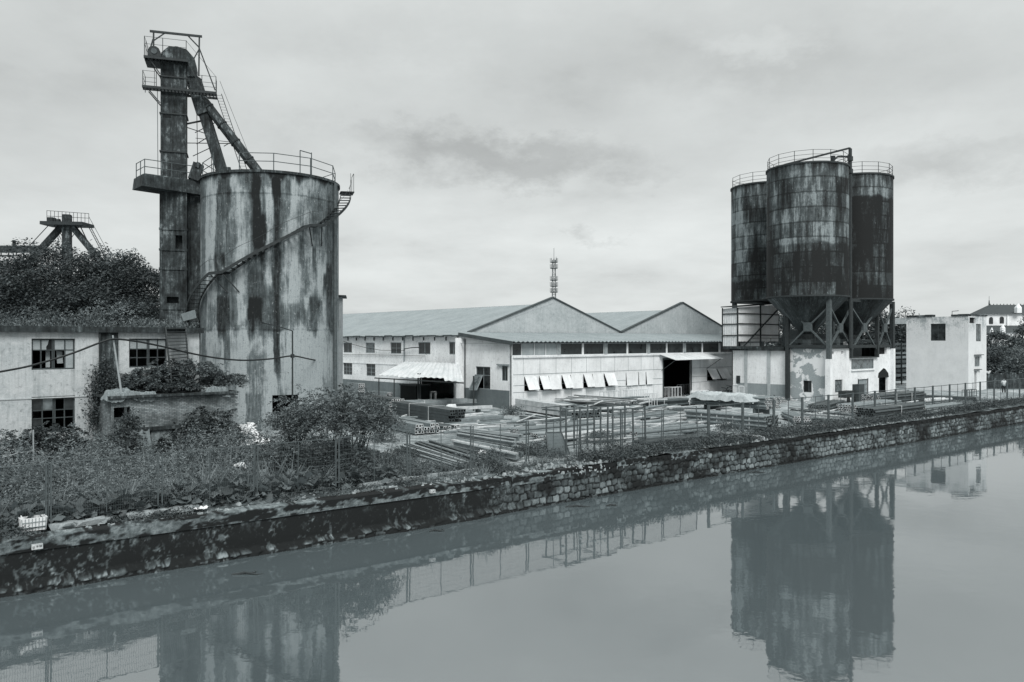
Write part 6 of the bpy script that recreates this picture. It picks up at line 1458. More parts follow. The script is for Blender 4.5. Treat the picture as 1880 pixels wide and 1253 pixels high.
fan('pole lying on the flat ground between workshop door and tarped bundle', 'poles before the workshop door', 7, (1190, 758), (1240, 775), (1290, 752), (1300, 766), .15, .12, ['steel_grey', 'steel_mid', 'steel_pale'], .02)
for (x0, x1, y0, y1, nn, lb, gr) in ((690, 900, 770, 800, 30, 'thin loose pole scattered between the stacks before the corrugated canopy', 'poles scattered before the canopy'), (930, 1130, 776, 815, 34, 'thin loose pole scattered around the tube rows behind the rusty rack', 'poles scattered around the rack'), (1150, 1290, 755, 800, 34, 'thin loose pole scattered between rusty rack and tarped bundle', 'poles scattered beside the tarped bundle'), (1440, 1640, 745, 785, 20, 'thin loose pole scattered before the mill house', 'poles scattered before the mill house'), (1020, 1210, 746, 776, 34, 'long pale pole heaped over the stacks between workshop wall and rusty rack', 'long poles heaped before the workshop wall')):
    for i in range(nn):
        q = G(x0 + (x1 - x0) * r_.random(), y0 + (y1 - y0) * r_.random()); a = math.atan2(DD[1], DD[0]) + r_.normal() * .35 - .3 * (x0 < 930); l = 1.8 + 4.2 * r_.random(); w = .045 + .06 * r_.random(); q[2] += (.75 * r_.random() if y0 == 746 else .25 * r_.random() ** 2)
        if np.dot(q[:2] - F0, FNRM) < 1.6: continue
        e = q + np.array([math.cos(a), math.sin(a), 0]) * l; mb = MB(); mb.tube([q + [0, 0, w], (q + e) / 2 + [0, 0, w + .03], e + [0, 0, w + .25 * r_.random() ** 3]], w, 6); o = mb.build('loose_pole', M[['steel_mid', 'steel_grey', 'steel_pale', 'steel_pale'][int(r_.integers(4))]]); tag(o, lb, 'pole', gr)
# white tubular frames
def trestle_mesh(w, h, n, dd=.5):
    mb = MB(); r = .035
    for y in (0, dd):
        mb.tube([(0, y, 0), (0, y, h), (w, y, h), (w, y, 0)], r, 5)
        for k in range(1, n): mb.tube([(w * k / n, y, 0), (w * k / n, y, h)], r * .8, 5)
    for x in (0, w): mb.tube([(x, 0, h), (x, dd, h)], r, 5)
    return mb
def trestle(label, px, py, w, h, n, rz, z=0.0, mat='tarp', dd=.5):
    p = G(px, py); mb = trestle_mesh(w, h, n, dd); ca, sa = math.cos(rz), math.sin(rz)
    mb.v = [(p[0] + x * ca - y * sa, p[1] + x * sa + y * ca, p[2] + zz + z) for x, y, zz in mb.v]
    o = mb.build('trestle', M[mat], loc=(p[0], p[1], z)); tag(o, label, 'trestle', 'small tube trestles')
aw_ = math.atan2(DD[1], DD[0])
trestle('white tube frame at the left jamb of the workshop doorway', 1221, 729, 1.3, 1.0, 3, aw_)
trestle('white tube frame standing right in the middle of the workshop doorway', 1235, 730, 1.5, 1.05, 3, aw_)
trestle('grey tube frame inside the workshop doorway', 1250, 725, 2.2, 1.1, 5, aw_, mat='steel_pale')
trestle('tall thin grey frame below the last flap windows of the workshop', 1140, 737, 1.7, 1.2, 2, aw_, .3, 'steel_pale')
trestle('row of white low frames on the tube stack before the doorway', 1152, 741, 3.0, .75, 9, aw_, .5)
trestle('low grey frame below the middle flap windows', 1108, 742, 2.2, .85, 3, aw_, .3, 'steel_pale')
trestle('white upright frame on the tube stack right of the plank heap', 1192, 752, 1.1, 1.1, 3, aw_, .25)
trestle('white frame sticking up behind the tarped bundle', 1276, 744, 2.2, .85, 5, aw_, .4)
trestle('white frame on the flat tube stack under the cabin', 1366, 736, 2.6, .9, 6, aw_ + .8, .55)
trestle('white crooked frames on the ground under the corrugated canopy', 782, 738, 1.2, .8, 3, aw_ + .9)
trestle('second white crooked frame under the corrugated canopy', 797, 737, 1.5, .85, 4, aw_ + .8)
trestle('grey low rail frame at the near corner of the white house', 1776, 733, 2.6, .9, 4, aw_, 0, 'iron2')
M['tarp_grey'] = m_streak('creased_tarpaulin', .42, .18, .55, .3, .25, .4)
# white tarp over the bundle
A_, Bq = G(1424, 772), G(1278, 759); dv = Bq - A_; Lt = np.linalg.norm(dv[:2]); rz = math.atan2(dv[1], dv[0]); cen = (A_ + Bq) / 2 + dv * .12
crumple('white_tarp', 'creased white tarpaulin thrown over the upper strapped tube bundle', 'tarp', (cen[0], cen[1], 1.66), Lt * .86, 1.95, .34, M['tarp_grey'], 61, rz, sag=.5)
q = G(1284, 752); crumple('tarp_scrap', 'hanging grey scrap of sheet at the left end of the tarped bundle', 'tarp', (q[0], q[1], 1.15), 1.4, 1.3, .7, M['corr'], 66, rz, sag=.8)
crumple('white_rag', 'white rag lying over the long pale beam pair in the yard', 'rag', tuple(G(828, 760) + [0, 0, .62]), .9, .8, .3, M['tarp'], 71, .4, sag=.5)
crumple('white_sheet', 'small white sheet of rubbish lying among the loose beams', 'rubbish', tuple(G(888, 836) + [0, 0, .12]), .6, .5, .25, M['board'], 73, .9, sag=.1)
crumple('white_cloth', 'long white cloth strip on the soil behind the left mesh fence', 'cloth', tuple(G(200, 935) + [0, 0, .1]), 1.3, .35, .25, M['tarp'], 77, .65, sag=.1)
crumple('grey_sack', 'grey crumpled sack lying under the burdock leaves behind the left fence', 'sack', tuple(G(165, 945) + [0, 0, .06]), .55, .45, .4, M['grey_sheet'], 79, .3, sag=.1)
crumple('white_paper', 'crumpled white paper on the bank path below the mesh fence', 'rubbish', tuple(G(367, 934) + [0, 0, .03]), .45, .3, .25, M['board'], 83, .3, sag=.05)
crumple('pale_rubbish', 'pale scattered rubbish sheet among weeds by the paired fence post', 'rubbish', tuple(G(440, 876) + [0, 0, .4]), .5, .4, .3, M['tarp'], 85, .3, sag=.1)
# basket on the bank
pB = G(60, 973); ca, sa = FDIR
bk = thing('plastic_basket', 'white plastic basket with one torn corner, on the bank edge at the left', 'basket', tuple(pB))
def bl(x, y, z): return (pB[0] + x * ca - y * sa, pB[1] + x * sa + y * ca, pB[2] + z)
def wallq(mb, x0, y0, x1, y1, z0, z1a, z1b, k=1.1): mb.hexa([bl(x0, y0, z0), bl(x1, y1, z0), bl(x1 + .02, y1 + .02, z0), bl(x0 + .02, y0 + .02, z0), bl(x0 * k, y0 * k, z1a), bl(x1 * k, y1 * k, z1b), bl(x1 * k + .02, y1 * k + .02, z1b), bl(x0 * k + .02, y0 * k + .02, z1a)])
mb = MB(); wallq(mb, -.33, -.2, .33, -.2, 0, .42, .40); wallq(mb, .33, -.2, .33, .2, 0, .40, .40); wallq(mb, -.33, .2, -.33, -.2, 0, .40, .42); wallq(mb, .33, .2, -.33, .2, 0, .4, .4)
mb.mesh([bl(-.363, -.22, .42), bl(-.27, -.22, .42), bl(-.34, -.22, .54), bl(-.363, -.22, .54)], [(0, 1, 2, 3)]); mb.build('body', M['board'], bk)
mb = MB()
for k in range(8): x = -.31 + k * .62 / 7; mb.bar(bl(x, -.212, .02), bl(x * 1.08, -.232, .40), .016, .016)
for z in (.12, .28): mb.bar(bl(-.335, -.225 - z * .02, z), bl(.335, -.225 - z * .02, z), .016, .016)
mb.build('rib', M['panel_line'], bk)
mb = MB(); mb.box(lambda a, b, c: bl(a, b, c), -.34, .34, -.236, -.228, .10, .125); mb.build('band', M['iron2'], bk)
# number plates on the wall
def plate(px, py, w, h, label, marks):
    d = bank_px(px); q = bank(d); n_ = BN; z = 6 + (CY - py) / FPX * float((q[1] - n_[1] * .2)); tdir = bank(d + .5) - bank(d - .5); tdir /= np.linalg.norm(tdir); nn = np.array([tdir[1], -tdir[0]])
    base = np.array([q[0], q[1], 0]); f = lambda a, b, c: (base[0] + tdir[0] * a + nn[0] * b, base[1] + tdir[1] * a + nn[1] * b, z + c)
    t = thing('wall_plate', label, 'plate', f(0, .2, 0)); mb = MB(); mb.box(f, -w / 2, w / 2, .05, .235, -h / 2, h / 2); mb.build('plate', M['steel_pale'], t)
    mb = MB()
    for (x, y, ww, hh) in marks: mb.box(f, (x - ww / 2) * w, (x + ww / 2) * w, .2351, .240, (y - hh / 2) * h, (y + hh / 2) * h)
    mb.build('characters', M['iron'], t)
ch3 = lambda x, y: [(x, y + .16, .2, .06), (x, y, .22, .06), (x, y - .18, .2, .06), (x - .06, y, .035, .42), (x + .07, y, .035, .38)]
plate(67, 1004, .30, .15, 'small white plate with three dark characters on the black river wall at the left', ch3(-.32, -.05)[:3] + [(-.36, -.3, .12, .1)] + ch3(.0, .05)[:2] + [(-.02, .08, .05, .4)] + ch3(.28, .1))
plate(790, 902.5, .23, .13, 'small white number plate on the pale coping in the middle of the wall', [(-.3, -.1, .06, .5), (-.24, -.3, .16, .1), (0, .12, .26, .1), (0, -.1, .06, .35), (.1, 0, .05, .3), (.33, .05, .07, .55)])
# floating sticks
for i, (px, py, L_, lb) in enumerate(((455, 1055, 1.0, 'dark twig floating on the water off the black wall'), (490, 1016, .45, 'pale floating scrap close to the wall foot'), (803, 976, .6, 'small dark stick drifting below the number plate'), (1062, 931, 1.2, 'longer dark branch floating before the masonry'), (1124, 929, .5, 'short dark stick floating right of the longer branch'), (1390, 868, 1.0, 'thin dark floating stick below the tarped bundle'))):
    p = G(px, py, WATER_Z); mb = MB(); mb.tube([p + [-L_ / 2, -.05, .0], p + [-.1, .05, .05], p + [L_ / 3, -.05, .02], p + [L_ / 2, .1, .0]], .05, 6, .015); mb.tube([p, p + [.2, .25, .03]], .025, 5)
    o = mb.build('floating_stick', M['iron'] if i != 1 else M['stone']); tag(o, lb, 'stick')
# rubble: loose stones on the bank path and yard
rr = np.random.default_rng(77); mb = MB()
def stone(mb, p, s):
    a = rr.random() * 6; V = []
    for z in (0, 1):
        for k in range(5): th = a + k * 1.256 + rr.normal() * .15; R = s * (.55 + .4 * rr.random()) * (1 - .3 * z); V.append((p[0] + R * math.cos(th), p[1] + R * math.sin(th), p[2] + (s * (.25 + .45 * rr.random()) if z else -.03)))
    mb.mesh(V, [(5, 6, 7, 8, 9)] + [(k, (k + 1) % 5, 5 + (k + 1) % 5, 5 + k) for k in range(5)])
for i in range(1500):
    d = -8 + 75 * rr.random() ** 1.2; o_ = -.1 + rr.random() ** 1.6 * 2.0; q = bank(d) + BN * (.3 + o_); stone(mb, (q[0], q[1], -.08), .03 + .13 * rr.random() ** 3)
for i in range(650):
    q = G(700 + 420 * rr.random(), 795 + 75 * rr.random()); stone(mb, q, .03 + .12 * rr.random() ** 3)
for i in range(160):
    q = G(425 + 110 * rr.random(), 808 + 32 * rr.random()); stone(mb, q, .08 + .25 * rr.random() ** 2)
o = mb.build('rubble', M['stone'], loc=(0, 0, 0)); o['kind'] = 'stuff'
for i, (px, py, L_, W2, lb) in enumerate(((300, 940, 2.4, .5, 'long pale broken concrete slab on the bank path, below the fence post pair'), (150, 962, 1.8, .4, 'flat broken concrete slab on the bank path right of the basket'), (425, 919, 1.8, .35, 'narrow pale slab on the path left of the shrub'), (700, 883, 2.6, .3, 'thin pale slab at the fence foot right of the shrub'), (600, 880, .8, .6, 'upright grey block of concrete under the leafy shrub'))):
    p = G(px, py); mb = MB(); d = FDIR; V = []
    m_ = 9; prof = [(k / (m_ - 1) - .5) * L_ for k in range(m_)]; r9 = np.random.default_rng(i)
    for zz in (-.05, .12 if i < 4 else .7):
        for side in (-1, 1):
            for x in prof: V.append((p[0] + d[0] * x - d[1] * side * W2 / 2 * (1 + .3 * r9.normal()), p[1] + d[1] * x + d[0] * side * W2 / 2 * (1 + .3 * r9.normal()), p[2] + zz * (1 + .1 * r9.normal())))
    F = []
    for k in range(m_ - 1): F += [(2 * m_ + k, 2 * m_ + k + 1, 3 * m_ + k + 1, 3 * m_ + k), (k, k + 1, 2 * m_ + k + 1, 2 * m_ + k), (m_ + k, 3 * m_ + k, 3 * m_ + k + 1, m_ + k + 1)]
    F += [(0, 2 * m_, 3 * m_, m_), (m_ - 1, 2 * m_ - 1, 4 * m_ - 1, 3 * m_ - 1)]
    mb.mesh(V, F); o = mb.build('concrete_slab', M['stone']); tag(o, lb, 'concrete slab')
# timber rack seen between mill house and white house
tr = thing('timber_rack', 'dark rack of stacked timber in the gap between mill house and white house', 'timber rack', W(onT(1652, 700, 46)[0], 46, 0))
s0, s1 = onT(1640, 700, 46)[0], onT(1668, 700, 46)[0]
for z in np.arange(.5, 5.6, .62):
    mb = MB(); mb.box(W, s0 - 1, s1 + 1, 46, 47.2, z, z + .2 + .2 * rr.random()); mb.build('board_layer', M['steel_mid' if rr.random() > .6 else 'steel_dark'], tr)
for s in (s0, (s0 + s1) / 2, s1): mb = MB(); mb.box(W, s - .08, s + .08, 45.85, 45.99, 0, 5.8); mb.build('upright', M['iron'], tr)
# dark scrap heaps
def heap(label, px, py, w, h, n, seed):
    r = np.random.default_rng(seed); p = G(px, py); mb = MB()
    for i in range(n):
        a = r.random() * 6.28; R = w * r.random() ** .7; z = h * (1 - R / w) * r.random(); q = p + [R * math.cos(a), R * math.sin(a) * .7, z + .05]; b = r.random() * 6.28; l = .25 + .5 * r.random(); mb.bar(q, q + [l * math.cos(b), l * math.sin(b), r.normal() * .15], .06 + .08 * r.random(), .05)
    o = mb.build('scrap_heap', M['iron2'], loc=tuple(p)); tag(o, label, 'scrap heap')
heap('dark heap of scrap under the far flap windows right of the doorway', 1297, 728, 2.3, .7, 90, 1)
heap('dark heap of scrap at the steel post beside the cabin', 1345, 727, 1.6, 1.6, 90, 2)
heap('dark scrap heap at the end of the flat tube stack under the cabin', 1428, 733, .9, .7, 50, 3)
heap('small dark scrap heap left of the leaning grate', 1008, 828, .8, .35, 40, 4)
ck = thing('cart', 'dark handcart with a box parked at the mill wall by its two windows', 'cart', tuple(G(1545, 739)))
pC = G(1545, 739); cl = lambda a, b, c: (pC[0] + DD[0] * a - NN[0] * b, pC[1] + DD[1] * a - NN[1] * b, c)
mb = MB(); mb.box(cl, -.9, .9, .1, .9, .5, 1.15); mb.build('box', M['iron'], ck)
for a in (-.55, .55): mb = MB(); mb.tube([cl(a, .92, .3), cl(a, 1.0, .3)], .3, 12); mb.build('wheel', M['black'], ck)
mb = MB(); mb.tube([cl(.9, .3, .9), cl(1.7, .3, 1.1)], .03, 5); mb.tube([cl(.9, .7, .9), cl(1.7, .7, 1.1)], .03, 5); mb.build('handle', M['iron'], ck)
cbn = thing('metal_cabinet', 'grey metal cabinet standing left of the mill door', 'cabinet', tuple(G(1569, 738))); pC = G(1569, 738)
mb = MB(); mb.box(cl, -.6, .6, .05, .7, 0, 1.75); mb.build('body', M['frame_dark'], cbn); mb = MB(); mb.box(cl, .62, .85, .1, .5, 0, 1.5); mb.build('door', M['board'], cbn)
bw = thing('boundary_wall', 'dark boundary wall with a wavy pale top, behind the person', 'wall', tuple(G(1850, 719)))
a = G(1806, 717); b = G(1960, 717); zt = a[1] * (CY - 688) / FPX + 6; mb = MB()
mb.sheet(lambda u, v: (a[0] + (b[0] - a[0]) * u, a[1] + 3 + (b[1] - a[1]) * u, (zt + .12 * math.sin(u * 60)) * v), 60, 2); mb.build('board_face', M['dark_conc'], bw)
mb = MB(); mb.tube([(a[0] + (b[0] - a[0]) * u * .25, a[1] + 2.9, zt + .15 + .12 * math.sin(u * 40)) for u in np.linspace(0, 1, 40)], .12, 5); mb.build('wavy_top', M['corr'], bw)
# ------------------------------------------------------------------ vegetation
M['leaf_bush'] = m_leaf('bush_leaves', .12, .6)
M['stalk'] = m_leaf('dry_stalks', .26, .4)
def trunk(mb, p, h, r, limbs, seed, spread=1.0):
    r_ = np.random.default_rng(seed); p = np.array(p, float); pts = [p, p + [.1 * r_.normal(), .1 * r_.normal(), h * .35], p + [.2 * r_.normal(), .2 * r_.normal(), h * .7]]
    mb.tube(pts, r, 8, r * .6)
    for L in limbs:
        s = pts[1] + (pts[2] - pts[1]) * r_.random(); L = np.array(L); m = s + (L - s) * .5 + [0, 0, .3 * spread]; mb.tube([s, m, L], r * .45, 6, r * .12)
def tree(label, base, center, radii, nc, per, cs, lsz, seed, mat='leaf', name='tree', cat='tree', group=None, up=.55, aspect=.55, shell_=.72, jag=.5, flat=.34):
    t = thing(name, label, cat, tuple(base), group)
    P, sh, cc = clumps(center, radii, nc, per, cs, seed, flat, shell_, jag); z0 = base[2] + .05; P[:, 2] = np.maximum(P[:, 2], z0)
    r_ = np.random.default_rng(seed + 1)
    leaves('crown' if name == 'tree' else 'foliage', P, lsz * (.6 + .8 * r_.random(len(P))), sh, M[mat], t, up, aspect, seed)
    mb = MB(); idx = r_.choice(len(cc), min(14, len(cc)), replace=False)
    trunk(mb, base, max(center[2] - base[2], .4), max(.05, .035 * (center[2] - base[2] + radii[2])), [c for c in cc[idx]], seed); mb.build('trunk' if name == 'tree' else 'stem', M['bark'], t); return t
hz = lambda px, py, Y: hit(px, py, (0, Y, 0), (0, 1, 0))
def at(px, py, Y, base_z=0.0): q = hz(px, py, Y); return q, np.array([q[0], q[1], base_z])
c, b = at(118, 522, 61); tree('broad dark leafed tree behind the derelict house, middle and highest crown', b, c, (6.6, 4.5, 2.75), 150, 330, .74, .2, 11, group='trees behind the derelict house')
c, b = at(226, 535, 59.5); tree('lower dark tree crown beside the concrete tower', b, c, (3.1, 3.2, 2.7), 75, 300, .62, .19, 12, group='trees behind the derelict house')
c, b = at(-5, 540, 62); tree('dark tree at the left picture edge behind the derelict house', b, c, (4.6, 3.5, 2.1), 85, 300, .7, .2, 13, group='trees behind the derelict house')
c, b = at(140, 570, 57.5); tree('low dark tree filling the gap above the house roof', b, c, (7.5, 2.4, 1.9), 170, 170, .5, .18, 14, group='trees behind the derelict house')
# shrubs on the house roof
for px, py, rx, rz_, mt, lb, sd in ((80, 584, 1.5, .75, 'leaf_mid', 'wispy shrub growing on the house roof, left of the pale one', 21), (193, 580, 1.35, .95, 'leaf_pale', 'pale feathery shrub growing on the house roof', 22), (266, 594, 1.4, .45, 'leaf_pale', 'low pale shrub on the roof next to the concrete tower', 23), (8, 588, .6, .5, 'leaf_mid', 'grassy shrub on the roof at the picture edge', 24), (140, 588, 1.2, .5, 'leaf_mid', 'low dark green shrub on the roof between wispy and pale shrubs', 25)):
    q = hit(px, py, W(0, TB + 3.0, 0), (NN[0], NN[1], 0)); tree(lb, (q[0], q[1], 6.75), q, (rx, .9, rz_), 46, 34, .26, .13, sd, mt, 'shrub', 'shrub', 'shrubs on the house roof', .3, .4, .3)
r_ = np.random.default_rng(5)
n = 5200; s = sR - 33 + 33 * r_.random(n); t = TB - .2 + 1.8 * r_.random(n) ** 1.5; P = np.stack([DD[0] * s + NN[0] * t, DD[1] * s + NN[1] * t, np.full(n, 6.75)], 1); P[:, 2] += .32 * r_.random(n) ** 2.2 * fbm(s * .8, t, 3) * 2
o = leaves('roof_weeds', P, .08 + .12 * r_.random(n), r_.random(n), M['leaf_mid'], None, .1, .3, 6, np.tile([0, 0, 1.], (n, 1)), (0, 0, 0)); o['kind'] = 'stuff'
# pinnate fronds
def fronds(name, label, cat, base, center, radii, nf, L, leaf, seed, mat='leaf', group=None, droop=.55, bare=.15):
    r = np.random.default_rng(seed); t = thing(name, label, cat, tuple(base), group); base = np.array(base, float); center = np.array(center, float); P = []; T = []; S = []; SH = []
    d = r.normal(size=(nf, 3)); d[:, 2] = np.abs(d[:, 2]) * .95 - .3; d /= np.linalg.norm(d, axis=1)[:, None]
    az = np.arctan2(d[:, 1], d[:, 0]); lump = 1 + .65 * (2 * fbm(az * 1.7 + 7, d[:, 2] * 3.4, seed) - 1)
    root = center + d * np.array(radii) * ((.35 + .65 * r.random(nf) ** .5) * lump)[:, None]
    for i in range(nf):
        o = d[i] * [1, 1, .2] + r.normal(size=3) * .35; o[2] = abs(o[2]) * .5 + .15; o /= np.linalg.norm(o); sh = r.random(); m = 13; LL = L * (.6 + .6 * r.random()); side = np.cross(o, [0, 0, 1.]); side /= np.linalg.norm(side) + 1e-6
        for k in range(m):
            x = k / (m - 1); q = root[i] + o * LL * x - np.array([0, 0, droop * LL * x * x])
            for sg in (-1, 1): P.append(q); T.append(side * sg + o * .45 - np.array([0, 0, .25])); S.append(leaf * (1 - .5 * abs(x - .4)) * (.8 + .4 * r.random())); SH.append(np.clip(sh * .8 + .2 * r.random(), 0, 1))
    P = np.array(P); P[:, 2] = np.maximum(P[:, 2], base[2] + .02)
    leaves('foliage', P, np.array(S), np.array(SH), M[mat], t, .75, .42, seed, np.array(T))
    mb = MB(); ii = r.choice(nf, 16, replace=False)
    for i in ii: e = root[i]; s0 = base + [r.normal() * .15, r.normal() * .15, 0]; mb.tube([s0, s0 + (e - s0) * .5 + [0, 0, .35], e], .035, 5, .012)
    mb.build('stem', M['bark'], t); return t
c = hz(612, 783, 36.6); fronds('shrub', 'big leafy shrub with drooping feathered leaves, growing behind the mesh fence before the silo', 'shrub', (c[0], c[1], 0), c, (2.35, 1.6, 1.9), 470, 1.05, .17, 41, 'leaf_bush')
c = hz(655, 770, 37.5); fronds('shrub', 'smaller right side shrub of the leafy thicket, reaching toward the tube stacks', 'shrub', (c[0], c[1], 0), c, (1.5, 1.2, 1.1), 150, 1.0, .17, 42, 'leaf_bush')
c = hz(545, 775, 38.4); fronds('shrub', 'smaller left side shrub of the leafy thicket, below the silo doorway', 'shrub', (c[0], c[1], 0), c, (1.2, 1.0, .85), 120, .95, .16, 43, 'leaf_bush')
c = hz(585, 852, 34.4); fronds('shrub', 'low dark shrub right behind the fence wires at the thicket foot', 'shrub', (c[0], c[1], 0), c, (2.1, .9, .95), 280, .6, .24, 44)
for px, py, Y, rx, rz_, lb, sd, mt in ((340, 682, 43.5, 1.9, .62, 'ferny plant spreading on the hut roof below the steel stair', 51, 'leaf_mid'), (275, 690, 43.0, 1.3, .5, 'ferny plant on the hut roof near the bamboo pole', 52, 'leaf_mid'), (405, 702, 44.4, 1.2, .5, 'ferny plant at the right end of the hut roof', 53, 'leaf_mid'), (245, 706, 42.6, .9, .4, 'low ferny plant over the crumpled sheets at the left of the hut roof', 54, 'leaf_mid'), (310, 708, 42.4, 1.5, .35, 'trailing plant along the front edge of the hut roof', 55, 'leaf')):
    c = hz(px, py, Y); fronds('shrub', lb, 'shrub', (c[0], c[1], 3.2), c, (rx, .9, rz_), 170, .5, .17, sd, mt, 'plants on the hut roof')
c = hz(385, 800, 41.4); fronds('shrub', 'dark bush against the right half of the brick hut', 'shrub', (c[0], c[1], 0), c, (1.5, .9, 1.3), 330, .5, .2, 61)
c = hz(322, 822, 40.6); fronds('shrub', 'small bush in front of the ribbed hut door', 'shrub', (c[0], c[1], 0), c, (.9, .7, .75), 150, .45, .18, 62)
c = hz(100, 818, 37.5); fronds('shrub', 'ferny dark bush below the lower house window', 'shrub', (c[0], c[1], 0), c, (1.4, .9, 1.0), 280, .5, .17, 63)
c = hz(32, 822, 37.2); fronds('shrub', 'pale sparse bush at the house wall by the picture edge', 'shrub', (c[0], c[1], 0), c, (.7, .5, .8), 70, .5, .15, 64, 'leaf_mid')
c = hz(235, 800, 38.6); tree('narrow upright dark bush before the hut doorway', (c[0], c[1], 0), c, (.55, .45, 1.15), 70, 40, .2, .12, 65, 'leaf', 'shrub', 'shrub', None, .3)
# climber on the house wall
P, sh, cc = clumps(hz(188, 725, 41.4), (.85, .3, 2.0), 110, 45, .22, 66, .8, .1, .4); vn = thing('climbing_vine', 'tangled vine climbing the house wall beside the hut', 'vine', tuple(hz(188, 725, 41.4) * np.array([1, 1, 0])))
leaves('foliage', P, .13, sh, M['leaf'], vn, .2, .5, 66); mb = MB(); q0 = np.array(LOC[vn.name])
for i in range(10): e = cc[i * 9]; mb.tube([q0 + [r_.normal() * .4, 0, 0], (q0 + e) / 2 + [r_.normal() * .3, 0, .4], e], .02, 4)
mb.build('stem', M['bark'], vn)
# yard tufts
for px, py, R, H, lb, sd, mt in ((972, 836, .85, .75, 'round dark bush at the near end of the thick beam pile', 71, 'leaf'), (702, 812, 1.5, .9, 'wispy bush behind the mesh fence right of the leafy shrub', 72, 'leaf_mid'), (712, 862, 1.8, .6, 'low tangled bush inside the mesh fence near its foot', 73, 'leaf_mid'), (938, 762, 1.2, .8, 'grassy bush at the workshop corner', 74, 'leaf_mid'), (1100, 812, 1.3, .7, 'bush growing inside the rusty rack', 75, 'leaf_mid'), (1335, 795, 1.3, .9, 'wispy bush before the tarped bundle', 76, 'leaf_mid'), (900, 862, .7, .4, 'small weed clump on the fence kerb below the thick beam pile', 77, 'leaf_mid'), (740, 842, .9, .5, 'small weed clump at the left ends of the fanned beams', 78, 'leaf')):
    p = G(px, py); tree(lb, p, p + [0, 0, H * .5], (R, R * .8, H * .55), 50, 36, .2, .11, sd, mt, 'shrub', 'shrub', 'bushes in the yard', .25, .35, .2)
# trees at the far right and behind the mill
for px, py, Y, rx, rz_, nc, lsz, lb, sd, mt in ((1896, 628, 135, 3.0, 4.6, 120, .5, 'tall round tree before the church at the right edge', 81, 'leaf'), (1842, 646, 128, 3.0, 2.9, 120, .5, 'round tree below the church windows', 82, 'leaf_shrub'), (1868, 665, 118, 5.0, 2.6, 150, .45, 'low spreading tree behind the boundary wall', 83, 'leaf_mid'), (1822, 668, 116, 2.6, 2.4, 90, .45, 'dark tree beside the white house wall', 84, 'leaf_shrub'), (1655, 628, 128, 4.6, 4.6, 160, .55, 'dark tree showing between silo legs and white house', 85, 'leaf'), (1490, 612, 125, 7, 4.6, 160, .6, 'dark tree showing beneath the front silo hopper', 86, 'leaf'), (1590, 612, 128, 6, 4.6, 160, .6, 'dark tree showing beneath the right silo hopper', 87, 'leaf'), (1905, 680, 110, 4, 2.5, 90, .5, 'leafy tree at the right edge behind the person', 88, 'leaf_mid'), (1690, 640, 150, 8, 5, 120, .7, 'tree hidden mostly by the white house', 89, 'leaf')):
    c, b = at(px, py, Y); tree(lb, b, c, (rx, rx * .8, rz_), nc, 110, .95 if rx > 3 else .65, lsz * .62, sd, mt, group='trees at the far end of the yard')
n = 9000; X = -60 + 260 * r_.random(n); Y = 260 + 60 * r_.random(n); Zt = 6 + 4.5 * fbm(X * .05, X * 0, 8); P = np.stack([X, Y, Zt * r_.random(n)], 1)
o = leaves('distant_woods', P, 1.6, .4 + .4 * r_.random(n), M['leaf'], None, .3, .7, 9, loc=(0, 0, 0)); o['kind'] = 'stuff'
# weeds behind the left fence
def weeds(name, D, O, H, per, lsz, mat, seed, label=None, aspect=.38, spread=.22):
    r = np.random.default_rng(seed); n = len(D); base = np.stack([F0[0] + FDIR[0] * D + FNRM[0] * O, F0[1] + FDIR[1] * D + FNRM[1] * O, np.zeros(n)], 1)
    k = np.repeat(np.arange(n), per); m = len(k); z = r.random(m) ** .8; lean = r.normal(size=(n, 2)) * .18
    P = base[k]; P[:, :2] += lean[k] * z[:, None] * H[k][:, None] + r.normal(size=(m, 2)) * (spread * (.35 + .65 * (1 - z)))[:, None]; P[:, 2] = z * H[k]
    T = r.normal(size=(m, 3)); T[:, 2] = .3 * r.random(m) + .35 * z
    tone = r.random(n); o = leaves(name, P, lsz * (.6 + .8 * r.random(m)), np.clip(tone[k] * .7 + .35 * r.random(m), 0, 1), M[mat], None, .45, aspect, seed, T, (0, 0, 0)); o['kind'] = 'stuff'; return o
r = np.random.default_rng(91); n = 9000
D = -13 + 29.5 * r.random(n); O = .25 + 15.0 * r.random(n) ** 1.15
keep = ~((O > 10.5) & (D > 5.0)) & (fbm(D * .9, O * .9, 4) > .36)
D, O = D[keep], O[keep]; kind = fbm(D * .33 + 20, O * .4 + 3, 44, 3) + .12 * r.normal(size=len(D)); hh_ = (.3 + 1.5 * np.clip(fbm(D * .55 + 3, O * .55, 6) - .2, 0, 1)) * (.5 + .12 * np.minimum(O, 8)) * (.5 + .9 * r.random(len(D))); hh_ = hh_ * (1 - .6 * sstep(11, 16, D)); q_ = F0 + np.outer(D, FDIR) + np.outer(O, FNRM); pxs = CX + FPX * q_[:, 0] / q_[:, 1]; hh_ = np.where((pxs > 226) & (pxs < 330) & (O > 2.5), hh_ * .45, hh_)
a = kind < .44; weeds('weeds', D[a], O[a], hh_[a], 26, .17, 'leaf_shrub', 92, aspect=.45)
a = (kind >= .44) & (kind < .50); weeds('weeds', D[a], O[a], hh_[a] * 1.15, 34, .095, 'leaf_mid', 192, aspect=.35, spread=.17)
a = kind >= .50; weeds('weeds', D[a], O[a], hh_[a] * 1.1, 30, .13, 'leaf_pale', 292, aspect=.3, spread=.2)
